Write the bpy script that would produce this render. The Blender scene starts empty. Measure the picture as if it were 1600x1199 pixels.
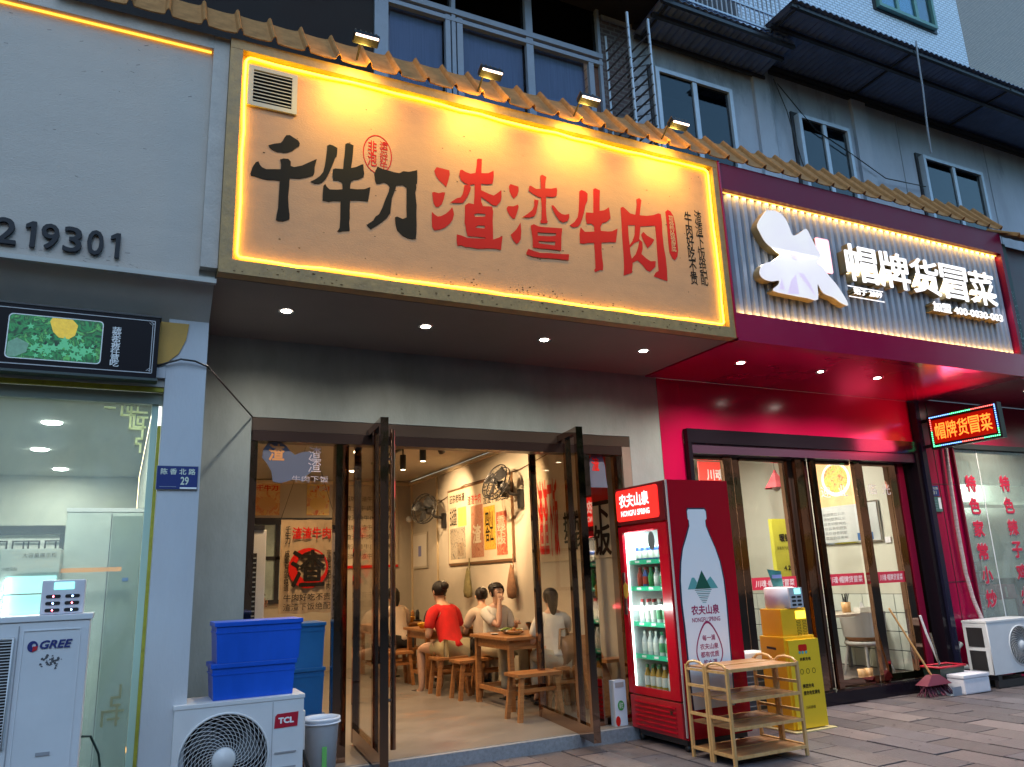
import bpy, bmesh, math, random
from mathutils import Vector, Matrix
random.seed(7)
S = bpy.context.scene
COL = S.collection
R = math.radians

# ------------------------------------------------------------------ camera, world, sun, exposure
cd = bpy.data.cameras.new('camera')
cam = bpy.data.objects.new('camera', cd)
COL.objects.link(cam)
yaw, pitch, roll = R(26.781), R(14.0006), R(-2.2703)
fwd = Vector((math.sin(yaw)*math.cos(pitch), math.cos(yaw)*math.cos(pitch), math.sin(pitch)))
rt = Vector((math.cos(yaw), -math.sin(yaw), 0))
up = rt.cross(fwd)
r2 = rt*math.cos(roll)+up*math.sin(roll)
u2 = -rt*math.sin(roll)+up*math.cos(roll)
m = Matrix((r2, u2, -fwd)).transposed().to_4x4()
m.translation = Vector((0, 0, 1.35))
cam.matrix_world = m
cd.sensor_width = 36
cd.lens = 36*1212.6/1600
cd.clip_start = 0.05
cd.clip_end = 400
S.camera = cam

SUN_EL, SUN_ROT = R(5.0), R(0)
w = bpy.data.worlds.new("World")
S.world = w
w.use_nodes = True
wn = w.node_tree.nodes
sky = wn.new('ShaderNodeTexSky')
sky.sky_type = 'NISHITA'
sky.sun_disc = False
sky.sun_elevation = SUN_EL
sky.sun_rotation = SUN_ROT
sky.air_density = 1.2
sky.dust_density = 0.6
sky.ozone_density = 3.0
w.node_tree.links.new(sky.outputs[0], wn['Background'].inputs[0])
wn['Background'].inputs[1].default_value = 0.15
sl = bpy.data.lights.new('sun', 'SUN')
sl.energy = 0.16
sl.angle = R(40)
sl.color = (0.75, 0.85, 1.0)
so = bpy.data.objects.new('sun', sl)
COL.objects.link(so)
so.rotation_euler = (R(50), 0, R(-10))
S.view_settings.view_transform = 'Standard'
S.view_settings.look = 'None'
S.view_settings.gamma = 1
S.view_settings.use_curve_mapping = False
S.view_settings.exposure = 2.6
S.cycles.use_denoising = True
S.cycles.max_bounces = 7
S.cycles.transparent_max_bounces = 16
S.cycles.sample_clamp_indirect = 4.0
S.cycles.caustics_reflective = False
S.cycles.caustics_refractive = False

E_FLOOD, E_TILE_FILL, E_TRACK, E_LEFT, E_RED, E_LED, E_RW = 6.0, 1.6, 23, 6.5, 10, 2.6, 8

GLYPHS = '''qian:0.679,4.16 0.719,4.181 0.755,4.194 0.769,4.214 0.779,4.24 0.791,4.261 0.814,4.266 0.841,4.252 0.868,4.24 0.88,4.221 0.877,4.197 0.859,4.184 0.833,4.153 0.803,4.134 0.775,4.125 0.767,4.129 0.736,4.122 0.706,4.131 0.687,4.142/0.574,3.932 0.586,3.98 0.604,4.019 0.621,4.03 0.631,4.007 0.645,3.992 0.67,3.984 0.763,4.003 0.764,4.036 0.757,4.074 0.779,4.085 0.809,4.089 0.825,4.073 0.825,4.041 0.847,4.037 0.899,4.06 0.94,4.09 0.995,4.13 0.989,4.097 0.982,4.066 0.981,4.025 0.974,4.001 0.932,3.98 0.886,3.96 0.821,3.95 0.82,3.892 0.816,3.816 0.821,3.743 0.829,3.688 0.829,3.657 0.81,3.646 0.788,3.635 0.758,3.632 0.744,3.636 0.747,3.673 0.755,3.725 0.756,3.799 0.759,3.919 0.728,3.917 0.678,3.908 0.638,3.911 0.608,3.917 0.579,3.917;niu1:1.063,4.246 1.079,4.258 1.103,4.256 1.132,4.244 1.131,4.208 1.128,4.176 1.12,4.17 1.108,4.13 1.095,4.091 1.082,4.052 1.07,4.02 1.057,3.993 1.033,3.962 1.012,3.949 0.983,3.944 0.957,3.954 0.985,3.975 1.016,4.005 1.04,4.043 1.049,4.087 1.056,4.148 1.062,4.21/1.187,4.286 1.202,4.297 1.224,4.296 1.244,4.289 1.241,4.232 1.237,4.183 1.229,4.113 1.265,4.128 1.293,4.149 1.314,4.162 1.317,4.115 1.321,4.091 1.316,4.064 1.283,4.039 1.25,4.028 1.23,4.01 1.225,3.986 1.224,3.956 1.273,3.961 1.323,3.972 1.365,3.997 1.359,3.953 1.348,3.885 1.323,3.883 1.284,3.88 1.225,3.867 1.223,3.796 1.224,3.737 1.221,3.701 1.225,3.656 1.224,3.644 1.181,3.635 1.157,3.625 1.141,3.625 1.157,3.655 1.16,3.72 1.16,3.851 1.105,3.841 1.081,3.83 1.062,3.833 1.04,3.831 1.04,3.89 1.044,3.943 1.055,3.957 1.066,3.939 1.085,3.922 1.136,3.931 1.173,3.941 1.171,3.981 1.163,3.993 1.14,4 1.108,3.995 1.102,4.038 1.106,4.078 1.122,4.086 1.174,4.093 1.177,4.145 1.184,4.219;dao:1.392,4.106 1.415,4.165 1.447,4.155 1.487,4.151 1.534,4.146 1.575,4.148 1.604,4.169 1.643,4.172 1.682,4.188 1.707,4.2 1.707,4.148 1.705,4.094 1.698,4.083 1.7,4.059 1.691,4.019 1.695,3.971 1.7,3.922 1.697,3.86 1.699,3.775 1.697,3.714 1.692,3.664 1.666,3.657 1.631,3.66 1.596,3.672 1.556,3.707 1.544,3.753 1.541,3.801 1.556,3.81 1.597,3.799 1.626,3.816 1.625,3.896 1.627,4.044 1.598,4.06 1.551,4.046 1.539,4.001 1.519,3.942 1.511,3.874 1.507,3.825 1.482,3.784 1.447,3.748 1.414,3.718 1.369,3.68 1.34,3.708 1.386,3.749 1.402,3.781 1.428,3.804 1.453,3.863 1.473,3.927 1.496,3.987 1.503,4.025 1.487,4.046 1.464,4.053 1.43,4.036 1.407,4.03 1.397,4.058;zha1:1.837,4.223 1.856,4.256 1.896,4.255 1.955,4.252 1.958,4.22 1.947,4.173 1.928,4.11 1.906,4.129 1.873,4.154 1.849,4.184/1.819,4.045 1.834,4.054 1.868,4.05 1.899,4.064 1.919,4.066 1.907,4.012 1.891,3.968 1.866,3.941 1.845,3.937 1.83,3.959 1.823,3.996/1.814,3.894 1.835,3.876 1.859,3.865 1.883,3.873 1.92,3.898 1.952,3.932 1.971,3.96 1.98,3.931 1.984,3.904 1.972,3.861 1.95,3.826 1.912,3.788 1.869,3.765 1.83,3.754 1.814,3.777 1.813,3.832/2.179,4.389 2.193,4.399 2.22,4.401 2.216,4.341 2.212,4.282 2.268,4.294 2.295,4.312 2.314,4.326 2.314,4.282 2.307,4.241 2.3,4.213 2.265,4.2 2.206,4.193 2.206,4.142 2.236,4.132 2.275,4.123 2.308,4.118 2.335,4.141 2.373,4.175 2.372,4.122 2.363,4.081 2.328,4.037 2.292,4.038 2.254,4.06 2.202,4.086 2.204,4.044 2.216,4.014 2.291,4.025 2.298,3.984 2.291,3.912 2.291,3.829 2.29,3.759 2.335,3.782 2.368,3.801 2.359,3.745 2.351,3.686 2.312,3.689 2.26,3.684 2.164,3.666 2.101,3.668 2.07,3.663 2.033,3.672 2.005,3.663 1.999,3.704 2.002,3.751 2.041,3.748 2.084,3.738 2.116,3.741 2.23,3.756 2.224,3.763 2.167,3.76 2.085,3.752 2.076,3.792 2.071,3.835 2.065,3.852 2.07,3.929 2.072,3.993 2.101,4.017 2.143,4.016 2.151,4.098 2.154,4.18 2.108,4.164 2.07,4.173 2.045,4.19 2.032,4.229 2.04,4.27 2.057,4.278 2.085,4.264 2.124,4.259 2.163,4.274 2.174,4.332/2.07,4.154 2.115,4.166 2.122,4.141 2.113,4.11 2.09,4.06 2.057,4.009 2.009,3.999 1.954,3.991 1.985,4.018 2.01,4.038 2.039,4.05 2.055,4.079 2.066,4.12;zha1_holes:2.143,3.933 2.166,3.946 2.234,3.953 2.231,3.933 2.149,3.915/2.147,3.829 2.173,3.851 2.226,3.858 2.223,3.835;zha2:2.439,4.222 2.453,4.243 2.52,4.235 2.52,4.198 2.507,4.159 2.475,4.124 2.459,4.143 2.443,4.176/2.412,4.035 2.425,4.054 2.469,4.061 2.51,4.083 2.514,4.064 2.501,4.022 2.478,3.962 2.461,3.957 2.435,3.98 2.416,4.013/2.524,3.938 2.527,3.87 2.519,3.8 2.499,3.768 2.482,3.755 2.453,3.783 2.436,3.822 2.484,3.872/2.716,4.367 2.733,4.38 2.77,4.368 2.76,4.329 2.753,4.267 2.808,4.275 2.856,4.293 2.861,4.273 2.852,4.22 2.818,4.203 2.758,4.197 2.751,4.109 2.751,4.042 2.754,3.996 2.762,3.987 2.754,3.972 2.699,3.962 2.694,3.981 2.706,3.994 2.714,4.102 2.711,4.182 2.69,4.18 2.649,4.194 2.607,4.216 2.614,4.258 2.628,4.264 2.673,4.246 2.715,4.254/2.651,4.152 2.689,4.152 2.681,4.116 2.662,4.039 2.643,4.009 2.601,3.991 2.537,3.981 2.585,4.018 2.629,4.059 2.648,4.096/2.8,4.132 2.821,4.133 2.858,4.092 2.889,4.074 2.918,4.073 2.958,4.088 2.956,4.056 2.936,4.022 2.896,4.004 2.864,4.016 2.831,4.057 2.809,4.1/2.609,3.927 2.636,3.943 2.677,3.932 2.733,3.935 2.817,3.945 2.885,3.952 2.873,3.876 2.864,3.762 2.813,3.761 2.75,3.757 2.681,3.751 2.618,3.749 2.62,3.82/2.559,3.694 2.578,3.732 2.618,3.723 2.679,3.714 2.763,3.726 2.833,3.731 2.934,3.743 2.925,3.693 2.886,3.69 2.837,3.689 2.76,3.683 2.691,3.676 2.622,3.673 2.565,3.682;zha2_holes:2.666,3.881 2.716,3.885 2.83,3.901 2.824,3.88 2.771,3.866 2.666,3.853/2.671,3.811 2.754,3.818 2.816,3.83 2.812,3.797 2.753,3.795 2.671,3.791;niu2:3.066,4.304 3.084,4.32 3.121,4.315 3.142,4.299 3.136,4.238 3.112,4.191 3.095,4.126 3.078,4.075 3.056,4.023 3.032,3.993 2.984,3.977 2.956,3.991 3.001,4.027 3.034,4.073 3.049,4.138 3.059,4.223/3.199,4.349 3.219,4.363 3.262,4.351 3.252,4.26 3.245,4.168 3.288,4.181 3.338,4.217 3.342,4.172 3.345,4.12 3.303,4.081 3.264,4.065 3.242,4.028 3.243,3.994 3.304,3.999 3.35,4.009 3.406,4.042 3.394,3.985 3.379,3.917 3.327,3.91 3.242,3.892 3.237,3.829 3.238,3.761 3.242,3.694 3.235,3.656 3.209,3.656 3.163,3.63 3.156,3.651 3.169,3.663 3.173,3.785 3.171,3.879 3.114,3.868 3.077,3.855 3.04,3.854 3.042,3.932 3.056,3.992 3.092,3.96 3.136,3.967 3.182,3.978 3.182,4.025 3.157,4.041 3.115,4.033 3.108,4.087 3.115,4.13 3.185,4.139;rou:3.453,4.235 3.479,4.249 3.508,4.228 3.545,4.201 3.596,4.199 3.617,4.288 3.618,4.342 3.648,4.359 3.669,4.345 3.651,4.265 3.639,4.202 3.714,4.211 3.781,4.23 3.832,4.256 3.858,4.253 3.862,4.181 3.856,4.071 3.858,3.957 3.868,3.859 3.869,3.753 3.863,3.654 3.803,3.663 3.728,3.677 3.748,3.711 3.782,3.733 3.782,3.81 3.785,3.917 3.788,4.06 3.787,4.135 3.704,4.115 3.635,4.101 3.623,4.032 3.613,3.984 3.642,3.964 3.64,3.907 3.623,3.856 3.668,3.824 3.71,3.806 3.761,3.816 3.753,3.764 3.692,3.71 3.658,3.722 3.622,3.762 3.578,3.793 3.529,3.765 3.514,3.677 3.489,3.666 3.431,3.641 3.442,3.724 3.446,3.828 3.446,3.966 3.45,4.086/3.636,4.027 3.66,4.058 3.696,4.03 3.766,4.005 3.737,3.962 3.689,3.917 3.672,3.944 3.648,3.99;rou_holes:3.512,4.09 3.582,4.102 3.572,4.023 3.547,3.962 3.513,3.916 3.51,3.998/3.513,3.894 3.56,3.94 3.612,3.97 3.597,3.915 3.567,3.847 3.523,3.8 3.514,3.845;seal:3.908,4.284 3.933,4.306 3.961,4.298 3.987,4.262 3.999,4.184 4.003,4.067 4.004,3.952 3.991,3.892 3.961,3.855 3.935,3.866 3.911,3.916 3.909,4.008 3.912,4.154;cut:4.954,4.431 5.001,4.459 5.101,4.468 5.171,4.44 5.213,4.392 5.239,4.326 5.266,4.26 5.347,4.294 5.447,4.356 5.488,4.297 5.536,4.203 5.586,4.119 5.532,4.036 5.59,3.999 5.666,3.919 5.766,3.823 5.861,3.67 5.776,3.674 5.68,3.717 5.556,3.745 5.494,3.826 5.472,3.67 5.34,3.668 5.167,3.67 4.941,3.684 5.011,3.75 5.023,3.79 4.931,3.77 4.838,3.784 4.805,3.836 4.859,3.92 4.973,3.966 5.095,4.048 5.027,4.077 4.927,4.134 4.869,4.222 4.85,4.298'''
# ------------------------------------------------------------------ materials
MATS = {}
def M(name, col, rough=.6, metal=0., var=0., vs=6., st=(1, 1, 1), bump=0., bs=60., emit=None, es=0., alpha=None,
      col2=None, cs=3., cth=.55, spec=None, coat=0.):
    if name in MATS:
        return MATS[name]
    mt = bpy.data.materials.new(name)
    mt.use_nodes = True
    nt = mt.node_tree
    b = nt.nodes['Principled BSDF']
    b.inputs['Base Color'].default_value = (*col, 1)
    b.inputs['Roughness'].default_value = rough
    b.inputs['Metallic'].default_value = metal
    if spec is not None:
        b.inputs['Specular IOR Level'].default_value = spec
    if coat:
        b.inputs['Coat Weight'].default_value = coat
    L = nt.links.new
    def coords(scale):
        tc = nt.nodes.new('ShaderNodeTexCoord')
        mp = nt.nodes.new('ShaderNodeMapping')
        mp.inputs['Scale'].default_value = scale
        L(tc.outputs['Object'], mp.inputs[0])
        return mp.outputs[0]
    out = None
    if var:
        n = nt.nodes.new('ShaderNodeTexNoise')
        n.inputs['Scale'].default_value = vs
        n.inputs['Detail'].default_value = 7
        n.inputs['Roughness'].default_value = .65
        L(coords(st), n.inputs['Vector'])
        cr = nt.nodes.new('ShaderNodeValToRGB')
        cr.color_ramp.elements[0].position = .3
        cr.color_ramp.elements[1].position = .7
        cr.color_ramp.elements[0].color = (*[max(0, c*(1-var)) for c in col], 1)
        cr.color_ramp.elements[1].color = (*[min(1, c*(1+var)) for c in col], 1)
        L(n.outputs[0], cr.inputs[0])
        out = cr.outputs[0]
        rr = nt.nodes.new('ShaderNodeMath')
        rr.operation = 'MULTIPLY_ADD'
        rr.inputs[1].default_value = .3
        rr.inputs[2].default_value = max(0.02, rough-.12)
        L(n.outputs[0], rr.inputs[0])
        L(rr.outputs[0], b.inputs['Roughness'])
    if col2 is not None:
        n2 = nt.nodes.new('ShaderNodeTexNoise')
        n2.inputs['Scale'].default_value = cs
        n2.inputs['Detail'].default_value = 9
        n2.inputs['Roughness'].default_value = .7
        L(coords(st), n2.inputs['Vector'])
        c2 = nt.nodes.new('ShaderNodeValToRGB')
        c2.color_ramp.elements[0].position = cth
        c2.color_ramp.elements[1].position = cth+.08
        L(n2.outputs[0], c2.inputs[0])
        mx = nt.nodes.new('ShaderNodeMix')
        mx.data_type = 'RGBA'
        L(c2.outputs[0], mx.inputs[0])
        if out:
            L(out, mx.inputs[6])
        else:
            mx.inputs[6].default_value = (*col, 1)
        mx.inputs[7].default_value = (*col2, 1)
        out = mx.outputs[2]
    if out:
        L(out, b.inputs['Base Color'])
    if bump:
        n3 = nt.nodes.new('ShaderNodeTexNoise')
        n3.inputs['Scale'].default_value = bs
        n3.inputs['Detail'].default_value = 5
        L(coords(st), n3.inputs['Vector'])
        bm_ = nt.nodes.new('ShaderNodeBump')
        bm_.inputs['Strength'].default_value = bump
        bm_.inputs['Distance'].default_value = .01
        L(n3.outputs[0], bm_.inputs['Height'])
        L(bm_.outputs[0], b.inputs['Normal'])
    if emit:
        b.inputs['Emission Color'].default_value = (*emit, 1)
        b.inputs['Emission Strength'].default_value = es
    MATS[name] = mt
    return mt

def glass(name, tint=(1, 1, 1), refl=1.0, dirt=0.0, dcol=(.7, .75, .75)):
    mt = bpy.data.materials.new(name)
    mt.use_nodes = True
    nt = mt.node_tree
    nt.nodes.remove(nt.nodes['Principled BSDF'])
    out = nt.nodes['Material Output']
    L = nt.links.new
    tr = nt.nodes.new('ShaderNodeBsdfTransparent')
    tr.inputs[0].default_value = (*tint, 1)
    gl = nt.nodes.new('ShaderNodeBsdfGlossy')
    gl.inputs['Roughness'].default_value = .015
    fr = nt.nodes.new('ShaderNodeFresnel')
    # a thin sheet: the back face must not turn into total inner reflection
    ge = nt.nodes.new('ShaderNodeNewGeometry')
    io = nt.nodes.new('ShaderNodeMath'); io.operation = 'MULTIPLY_ADD'
    io.inputs[1].default_value = 1/1.5-1.5; io.inputs[2].default_value = 1.5
    nt.links.new(ge.outputs['Backfacing'], io.inputs[0])
    nt.links.new(io.outputs[0], fr.inputs['IOR'])
    mu = nt.nodes.new('ShaderNodeMath')
    mu.operation = 'MULTIPLY'
    mu.inputs[1].default_value = refl
    mu.use_clamp = True
    L(fr.outputs[0], mu.inputs[0])
    mx = nt.nodes.new('ShaderNodeMixShader')
    L(mu.outputs[0], mx.inputs[0])
    L(tr.outputs[0], mx.inputs[1])
    L(gl.outputs[0], mx.inputs[2])
    last = mx.outputs[0]
    if dirt:
        df = nt.nodes.new('ShaderNodeBsdfDiffuse')
        df.inputs[0].default_value = (*dcol, 1)
        n = nt.nodes.new('ShaderNodeTexNoise')
        n.inputs['Scale'].default_value = 1.6
        n.inputs['Detail'].default_value = 8
        n.inputs['Distortion'].default_value = 1.5
        tc = nt.nodes.new('ShaderNodeTexCoord')
        L(tc.outputs['Object'], n.inputs['Vector'])
        m2 = nt.nodes.new('ShaderNodeMath')
        m2.operation = 'MULTIPLY'
        m2.inputs[1].default_value = dirt*2
        L(n.outputs[0], m2.inputs[0])
        mm = nt.nodes.new('ShaderNodeMixShader')
        L(m2.outputs[0], mm.inputs[0])
        L(last, mm.inputs[1])
        L(df.outputs[0], mm.inputs[2])
        last = mm.outputs[0]
    L(last, out.inputs[0])
    MATS[name] = mt
    return mt

def wood(name, c1, c2, rough=.35, axis=(1, 12, 12), scale=3.):
    mt = M(name, c1, rough)
    nt = mt.node_tree
    L = nt.links.new
    b = nt.nodes['Principled BSDF']
    tc = nt.nodes.new('ShaderNodeTexCoord')
    mp = nt.nodes.new('ShaderNodeMapping')
    mp.inputs['Scale'].default_value = axis
    n = nt.nodes.new('ShaderNodeTexNoise')
    n.inputs['Scale'].default_value = scale
    n.inputs['Detail'].default_value = 6
    n.inputs['Distortion'].default_value = .8
    cr = nt.nodes.new('ShaderNodeValToRGB')
    cr.color_ramp.elements[0].position = .35
    cr.color_ramp.elements[1].position = .65
    cr.color_ramp.elements[0].color = (*c1, 1)
    cr.color_ramp.elements[1].color = (*c2, 1)
    L(tc.outputs['Object'], mp.inputs[0])
    L(mp.outputs[0], n.inputs['Vector'])
    L(n.outputs[0], cr.inputs[0])
    L(cr.outputs[0], b.inputs['Base Color'])
    return mt

def tilemat(name, c1, c2, mortar, bw, bh, ms, rough=.4, off=.5, axes='XZ'):
    mt = M(name, c1, rough)
    nt = mt.node_tree
    L = nt.links.new
    b = nt.nodes['Principled BSDF']
    tc = nt.nodes.new('ShaderNodeTexCoord')
    sp = nt.nodes.new('ShaderNodeSeparateXYZ')
    cb = nt.nodes.new('ShaderNodeCombineXYZ')
    L(tc.outputs['Object'], sp.inputs[0])
    L(sp.outputs[axes[0]], cb.inputs[0])
    L(sp.outputs[axes[1]], cb.inputs[1])
    br = nt.nodes.new('ShaderNodeTexBrick')
    br.inputs['Color1'].default_value = (*c1, 1)
    br.inputs['Color2'].default_value = (*c2, 1)
    br.inputs['Mortar'].default_value = (*mortar, 1)
    br.inputs['Scale'].default_value = 1
    br.inputs['Brick Width'].default_value = bw
    br.inputs['Row Height'].default_value = bh
    br.inputs['Mortar Size'].default_value = ms
    br.offset = off
    L(cb.outputs[0], br.inputs['Vector'])
    L(br.outputs[0], b.inputs['Base Color'])
    bp = nt.nodes.new('ShaderNodeBump')
    bp.inputs['Strength'].default_value = .4
    bp.inputs['Distance'].default_value = .004
    bp.invert = True
    L(br.outputs['Fac'], bp.inputs['Height'])
    L(bp.outputs[0], b.inputs['Normal'])
    return mt

def posterise(name, cols, scale=4., dist=1.5, rough=.6, emit=0., base_off=False):
    """a print: noise driven patches of the given colours"""
    mt = M(name, cols[0], rough)
    nt = mt.node_tree
    L = nt.links.new
    b = nt.nodes['Principled BSDF']
    tc = nt.nodes.new('ShaderNodeTexCoord')
    n = nt.nodes.new('ShaderNodeTexNoise')
    n.inputs['Scale'].default_value = scale
    n.inputs['Detail'].default_value = 6
    n.inputs['Distortion'].default_value = dist
    cr = nt.nodes.new('ShaderNodeValToRGB')
    el = cr.color_ramp.elements
    k = len(cols)
    while len(el) < k:
        el.new(.5)
    for i, c in enumerate(cols):
        el[i].position = .33+.34*i/max(1, k-1)
        el[i].color = (*c, 1)
    L(tc.outputs['Object'], n.inputs['Vector'])
    L(n.outputs[0], cr.inputs[0])
    if base_off: b.inputs['Base Color'].default_value = (.25, .25, .27, 1)
    else: L(cr.outputs[0], b.inputs['Base Color'])
    if emit:
        L(cr.outputs[0], b.inputs['Emission Color'])
        b.inputs['Emission Strength'].default_value = emit
    return mt

def film(name, col, tr=.7):
    mt = bpy.data.materials.new(name)
    mt.use_nodes = True
    nt = mt.node_tree
    nt.nodes.remove(nt.nodes['Principled BSDF'])
    d = nt.nodes.new('ShaderNodeBsdfDiffuse'); t = nt.nodes.new('ShaderNodeBsdfTranslucent')
    d.inputs[0].default_value = (*col, 1); t.inputs[0].default_value = (*col, 1)
    mx = nt.nodes.new('ShaderNodeMixShader'); mx.inputs[0].default_value = tr
    nt.links.new(d.outputs[0], mx.inputs[1]); nt.links.new(t.outputs[0], mx.inputs[2])
    nt.links.new(mx.outputs[0], nt.nodes['Material Output'].inputs[0])
    MATS[name] = mt
    return mt

def per_object_shade(mt, lo=.72, hi=1.22):
    nt = mt.node_tree
    b = nt.nodes['Principled BSDF']
    lk = b.inputs['Base Color'].links[0]
    src = lk.from_socket
    oi = nt.nodes.new('ShaderNodeObjectInfo')
    mr = nt.nodes.new('ShaderNodeMapRange')
    mr.inputs[3].default_value = lo; mr.inputs[4].default_value = hi
    nt.links.new(oi.outputs['Random'], mr.inputs[0])
    vm = nt.nodes.new('ShaderNodeVectorMath'); vm.operation = 'SCALE'
    nt.links.new(src, vm.inputs[0]); nt.links.new(mr.outputs[0], vm.inputs['Scale'])
    nt.links.new(vm.outputs[0], b.inputs['Base Color'])

# ------------------------------------------------------------------ object helpers
def tag(o, label=None, cat=None, group=None, kind=None):
    if label: o['label'] = label
    if cat: o['category'] = cat
    if group: o['group'] = group
    if kind: o['kind'] = kind
    return o
def thing(name, label, cat, loc=(0, 0, 0), group=None):
    o = bpy.data.objects.new(name, None)
    o.empty_display_size = .1
    COL.objects.link(o)
    o.location = loc
    return tag(o, label, cat, group)
def base(o):
    while o.parent:
        o = o.parent
    return Vector(o.location)
def put(name, mesh, mats, parent=None):
    o = bpy.data.objects.new(name, mesh)
    COL.objects.link(o)
    if mats is not None:
        mesh.materials.clear()
        for mt in (mats if isinstance(mats, (list, tuple)) else [mats]):
            mesh.materials.append(mt)
    if parent is not None:
        mesh.transform(Matrix.Translation(-base(parent)))
        o.parent = parent
    return o
def dup(root, loc, rotz=None, label=None):
    r = root.copy()
    COL.objects.link(r)
    r.location = loc
    if rotz is not None: r.rotation_euler = (0, 0, rotz)
    if label: r['label'] = label
    for ch in list(root.children):
        c = ch.copy(); COL.objects.link(c); c.parent = r
        for g in ch.children:
            d = g.copy(); COL.objects.link(d); d.parent = c
    return r

class MB:
    def __init__(s):
        s.v = []; s.f = []; s.mi = []; s.sm = []; s.cur = 0
    def _add(s, vs, fs, smooth=False):
        k = len(s.v)
        s.v += [tuple(v) for v in vs]
        s.f += [tuple(i+k for i in f) for f in fs]
        s.mi += [s.cur]*len(fs)
        s.sm += [smooth]*len(fs)
        return s
    def box(s, x0, x1, y0, y1, z0, z1, bev=0.):
        if bev:
            b = bmesh.new()
            bmesh.ops.create_cube(b, size=1)
            for v in b.verts:
                v.co = Vector((x0+(v.co.x+.5)*(x1-x0), y0+(v.co.y+.5)*(y1-y0), z0+(v.co.z+.5)*(z1-z0)))
            bmesh.ops.bevel(b, geom=b.edges[:], offset=bev, segments=2, profile=.7, affect='EDGES')
            b.verts.index_update()
            s._add([v.co[:] for v in b.verts], [[v.index for v in f.verts] for f in b.faces])
            b.free()
            return s
        vs = [(x, y, z) for z in (z0, z1) for y in (y0, y1) for x in (x0, x1)]
        return s._add(vs, [(0, 2, 3, 1), (4, 5, 7, 6), (0, 1, 5, 4), (2, 6, 7, 3), (0, 4, 6, 2), (1, 3, 7, 5)])
    def quad(s, a, b, c, d):
        return s._add([a, b, c, d], [(0, 1, 2, 3)])
    def prism(s, poly, axis, a, b, bottom=None):
        """poly in the two other axes, extruded from a to b; axis 'x','y','z'"""
        n = len(poly)
        def P(p, t):
            return {'x': (t, p[0], p[1]), 'y': (p[0], t, p[1]), 'z': (p[0], p[1], t)}[axis]
        vs = [P(p, a) for p in poly]+[P(p, b) for p in poly]
        fs = [tuple(range(n)), tuple(range(2*n-1, n-1, -1))]
        for i in range(n):
            j = (i+1) % n
            fs.append((i, i+n, j+n, j))
        return s._add(vs, fs)
    def tube(s, pts, r, n=8, cap=True, smooth=True, closed=False):
        pts = [Vector(p) for p in pts]
        rs = r if isinstance(r, (list, tuple)) else [r]*len(pts)
        m_ = len(pts)
        vs = []; fs = []
        ref = None
        for i, p in enumerate(pts):
            if closed: t = pts[(i+1) % m_]-pts[i-1]
            else: t = pts[min(i+1, m_-1)]-pts[max(i-1, 0)]
            t.normalize()
            if ref is None:
                ref = Vector((0, 0, 1)) if abs(t.z) < .9 else Vector((1, 0, 0))
            a = t.cross(ref)
            if a.length < 1e-5: a = t.orthogonal()
            a.normalize()
            b = t.cross(a).normalized()
            ref = -b if False else ref - t*ref.dot(t)
            if ref.length < 1e-4: ref = b
            ref.normalize()
            for k in range(n):
                an = 2*math.pi*k/n
                vs.append(p+a*math.cos(an)*rs[i]+b*math.sin(an)*rs[i])
        lim = m_ if closed else m_-1
        for i in range(lim):
            for k in range(n):
                i2 = (i+1) % m_
                fs.append((i*n+k, i*n+(k+1) % n, i2*n+(k+1) % n, i2*n+k))
        s._add(vs, fs, smooth)
        if cap and not closed:
            s._add([vs[k] for k in range(n)], [tuple(range(n))[::-1]])
            s._add([vs[(m_-1)*n+k] for k in range(n)], [tuple(range(n))])
        return s
    def lathe(s, prof, o, n=16, axis=Vector((0, 0, 1)), smooth=True):
        """prof: (radius, height) list along axis from origin o"""
        axis = Vector(axis).normalized()
        a = axis.orthogonal().normalized(); b = axis.cross(a)
        o = Vector(o)
        vs = []
        for r_, h in prof:
            for k in range(n):
                an = 2*math.pi*k/n
                vs.append(o+axis*h+a*math.cos(an)*r_+b*math.sin(an)*r_)
        fs = []
        for i in range(len(prof)-1):
            for k in range(n):
                fs.append((i*n+k, i*n+(k+1) % n, (i+1)*n+(k+1) % n, (i+1)*n+k))
        s._add(vs, fs, smooth)
        return s
    def ball(s, c, r, n=12, m_=8, sc=(1, 1, 1)):
        prof = [(math.sin(math.pi*i/m_)*r, -math.cos(math.pi*i/m_)*r) for i in range(m_+1)]
        k = len(s.v)
        s.lathe(prof, (0, 0, 0), n)
        for i in range(k, len(s.v)):
            v = s.v[i]
            s.v[i] = (c[0]+v[0]*sc[0], c[1]+v[1]*sc[1], c[2]+v[2]*sc[2])
        return s
    def xf(s, mat):
        s.v = [tuple(mat @ Vector(v)) for v in s.v]
        return s
    def mesh(s, name):
        me = bpy.data.meshes.new(name)
        me.from_pydata(s.v, [], s.f)
        me.polygons.foreach_set('material_index', s.mi)
        me.polygons.foreach_set('use_smooth', s.sm)
        b = bmesh.new(); b.from_mesh(me)
        bmesh.ops.recalc_face_normals(b, faces=b.faces[:])
        b.to_mesh(me); b.free()
        me.update()
        return me
    def build(s, name, mats, parent=None):
        return put(name, s.mesh(name), mats, parent)

def bx(name, mt, parent, *a, bev=0.):
    return MB().box(*a, bev=bev).build(name, mt, parent)

def curve_mesh(polys, holes=(), ext=0.):
    cu = bpy.data.curves.new('c', 'CURVE')
    cu.dimensions = '2D'; cu.fill_mode = 'BOTH'; cu.extrude = ext
    for p in list(polys)+list(holes):
        sp = cu.splines.new('POLY')
        sp.points.add(len(p)-1)
        for q, (x, y) in zip(sp.points, p): q.co = (x, y, 0, 1)
        sp.use_cyclic_u = True
    ob = bpy.data.objects.new('c', cu)
    me = bpy.data.meshes.new_from_object(ob)
    bpy.data.objects.remove(ob)
    return me

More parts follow.
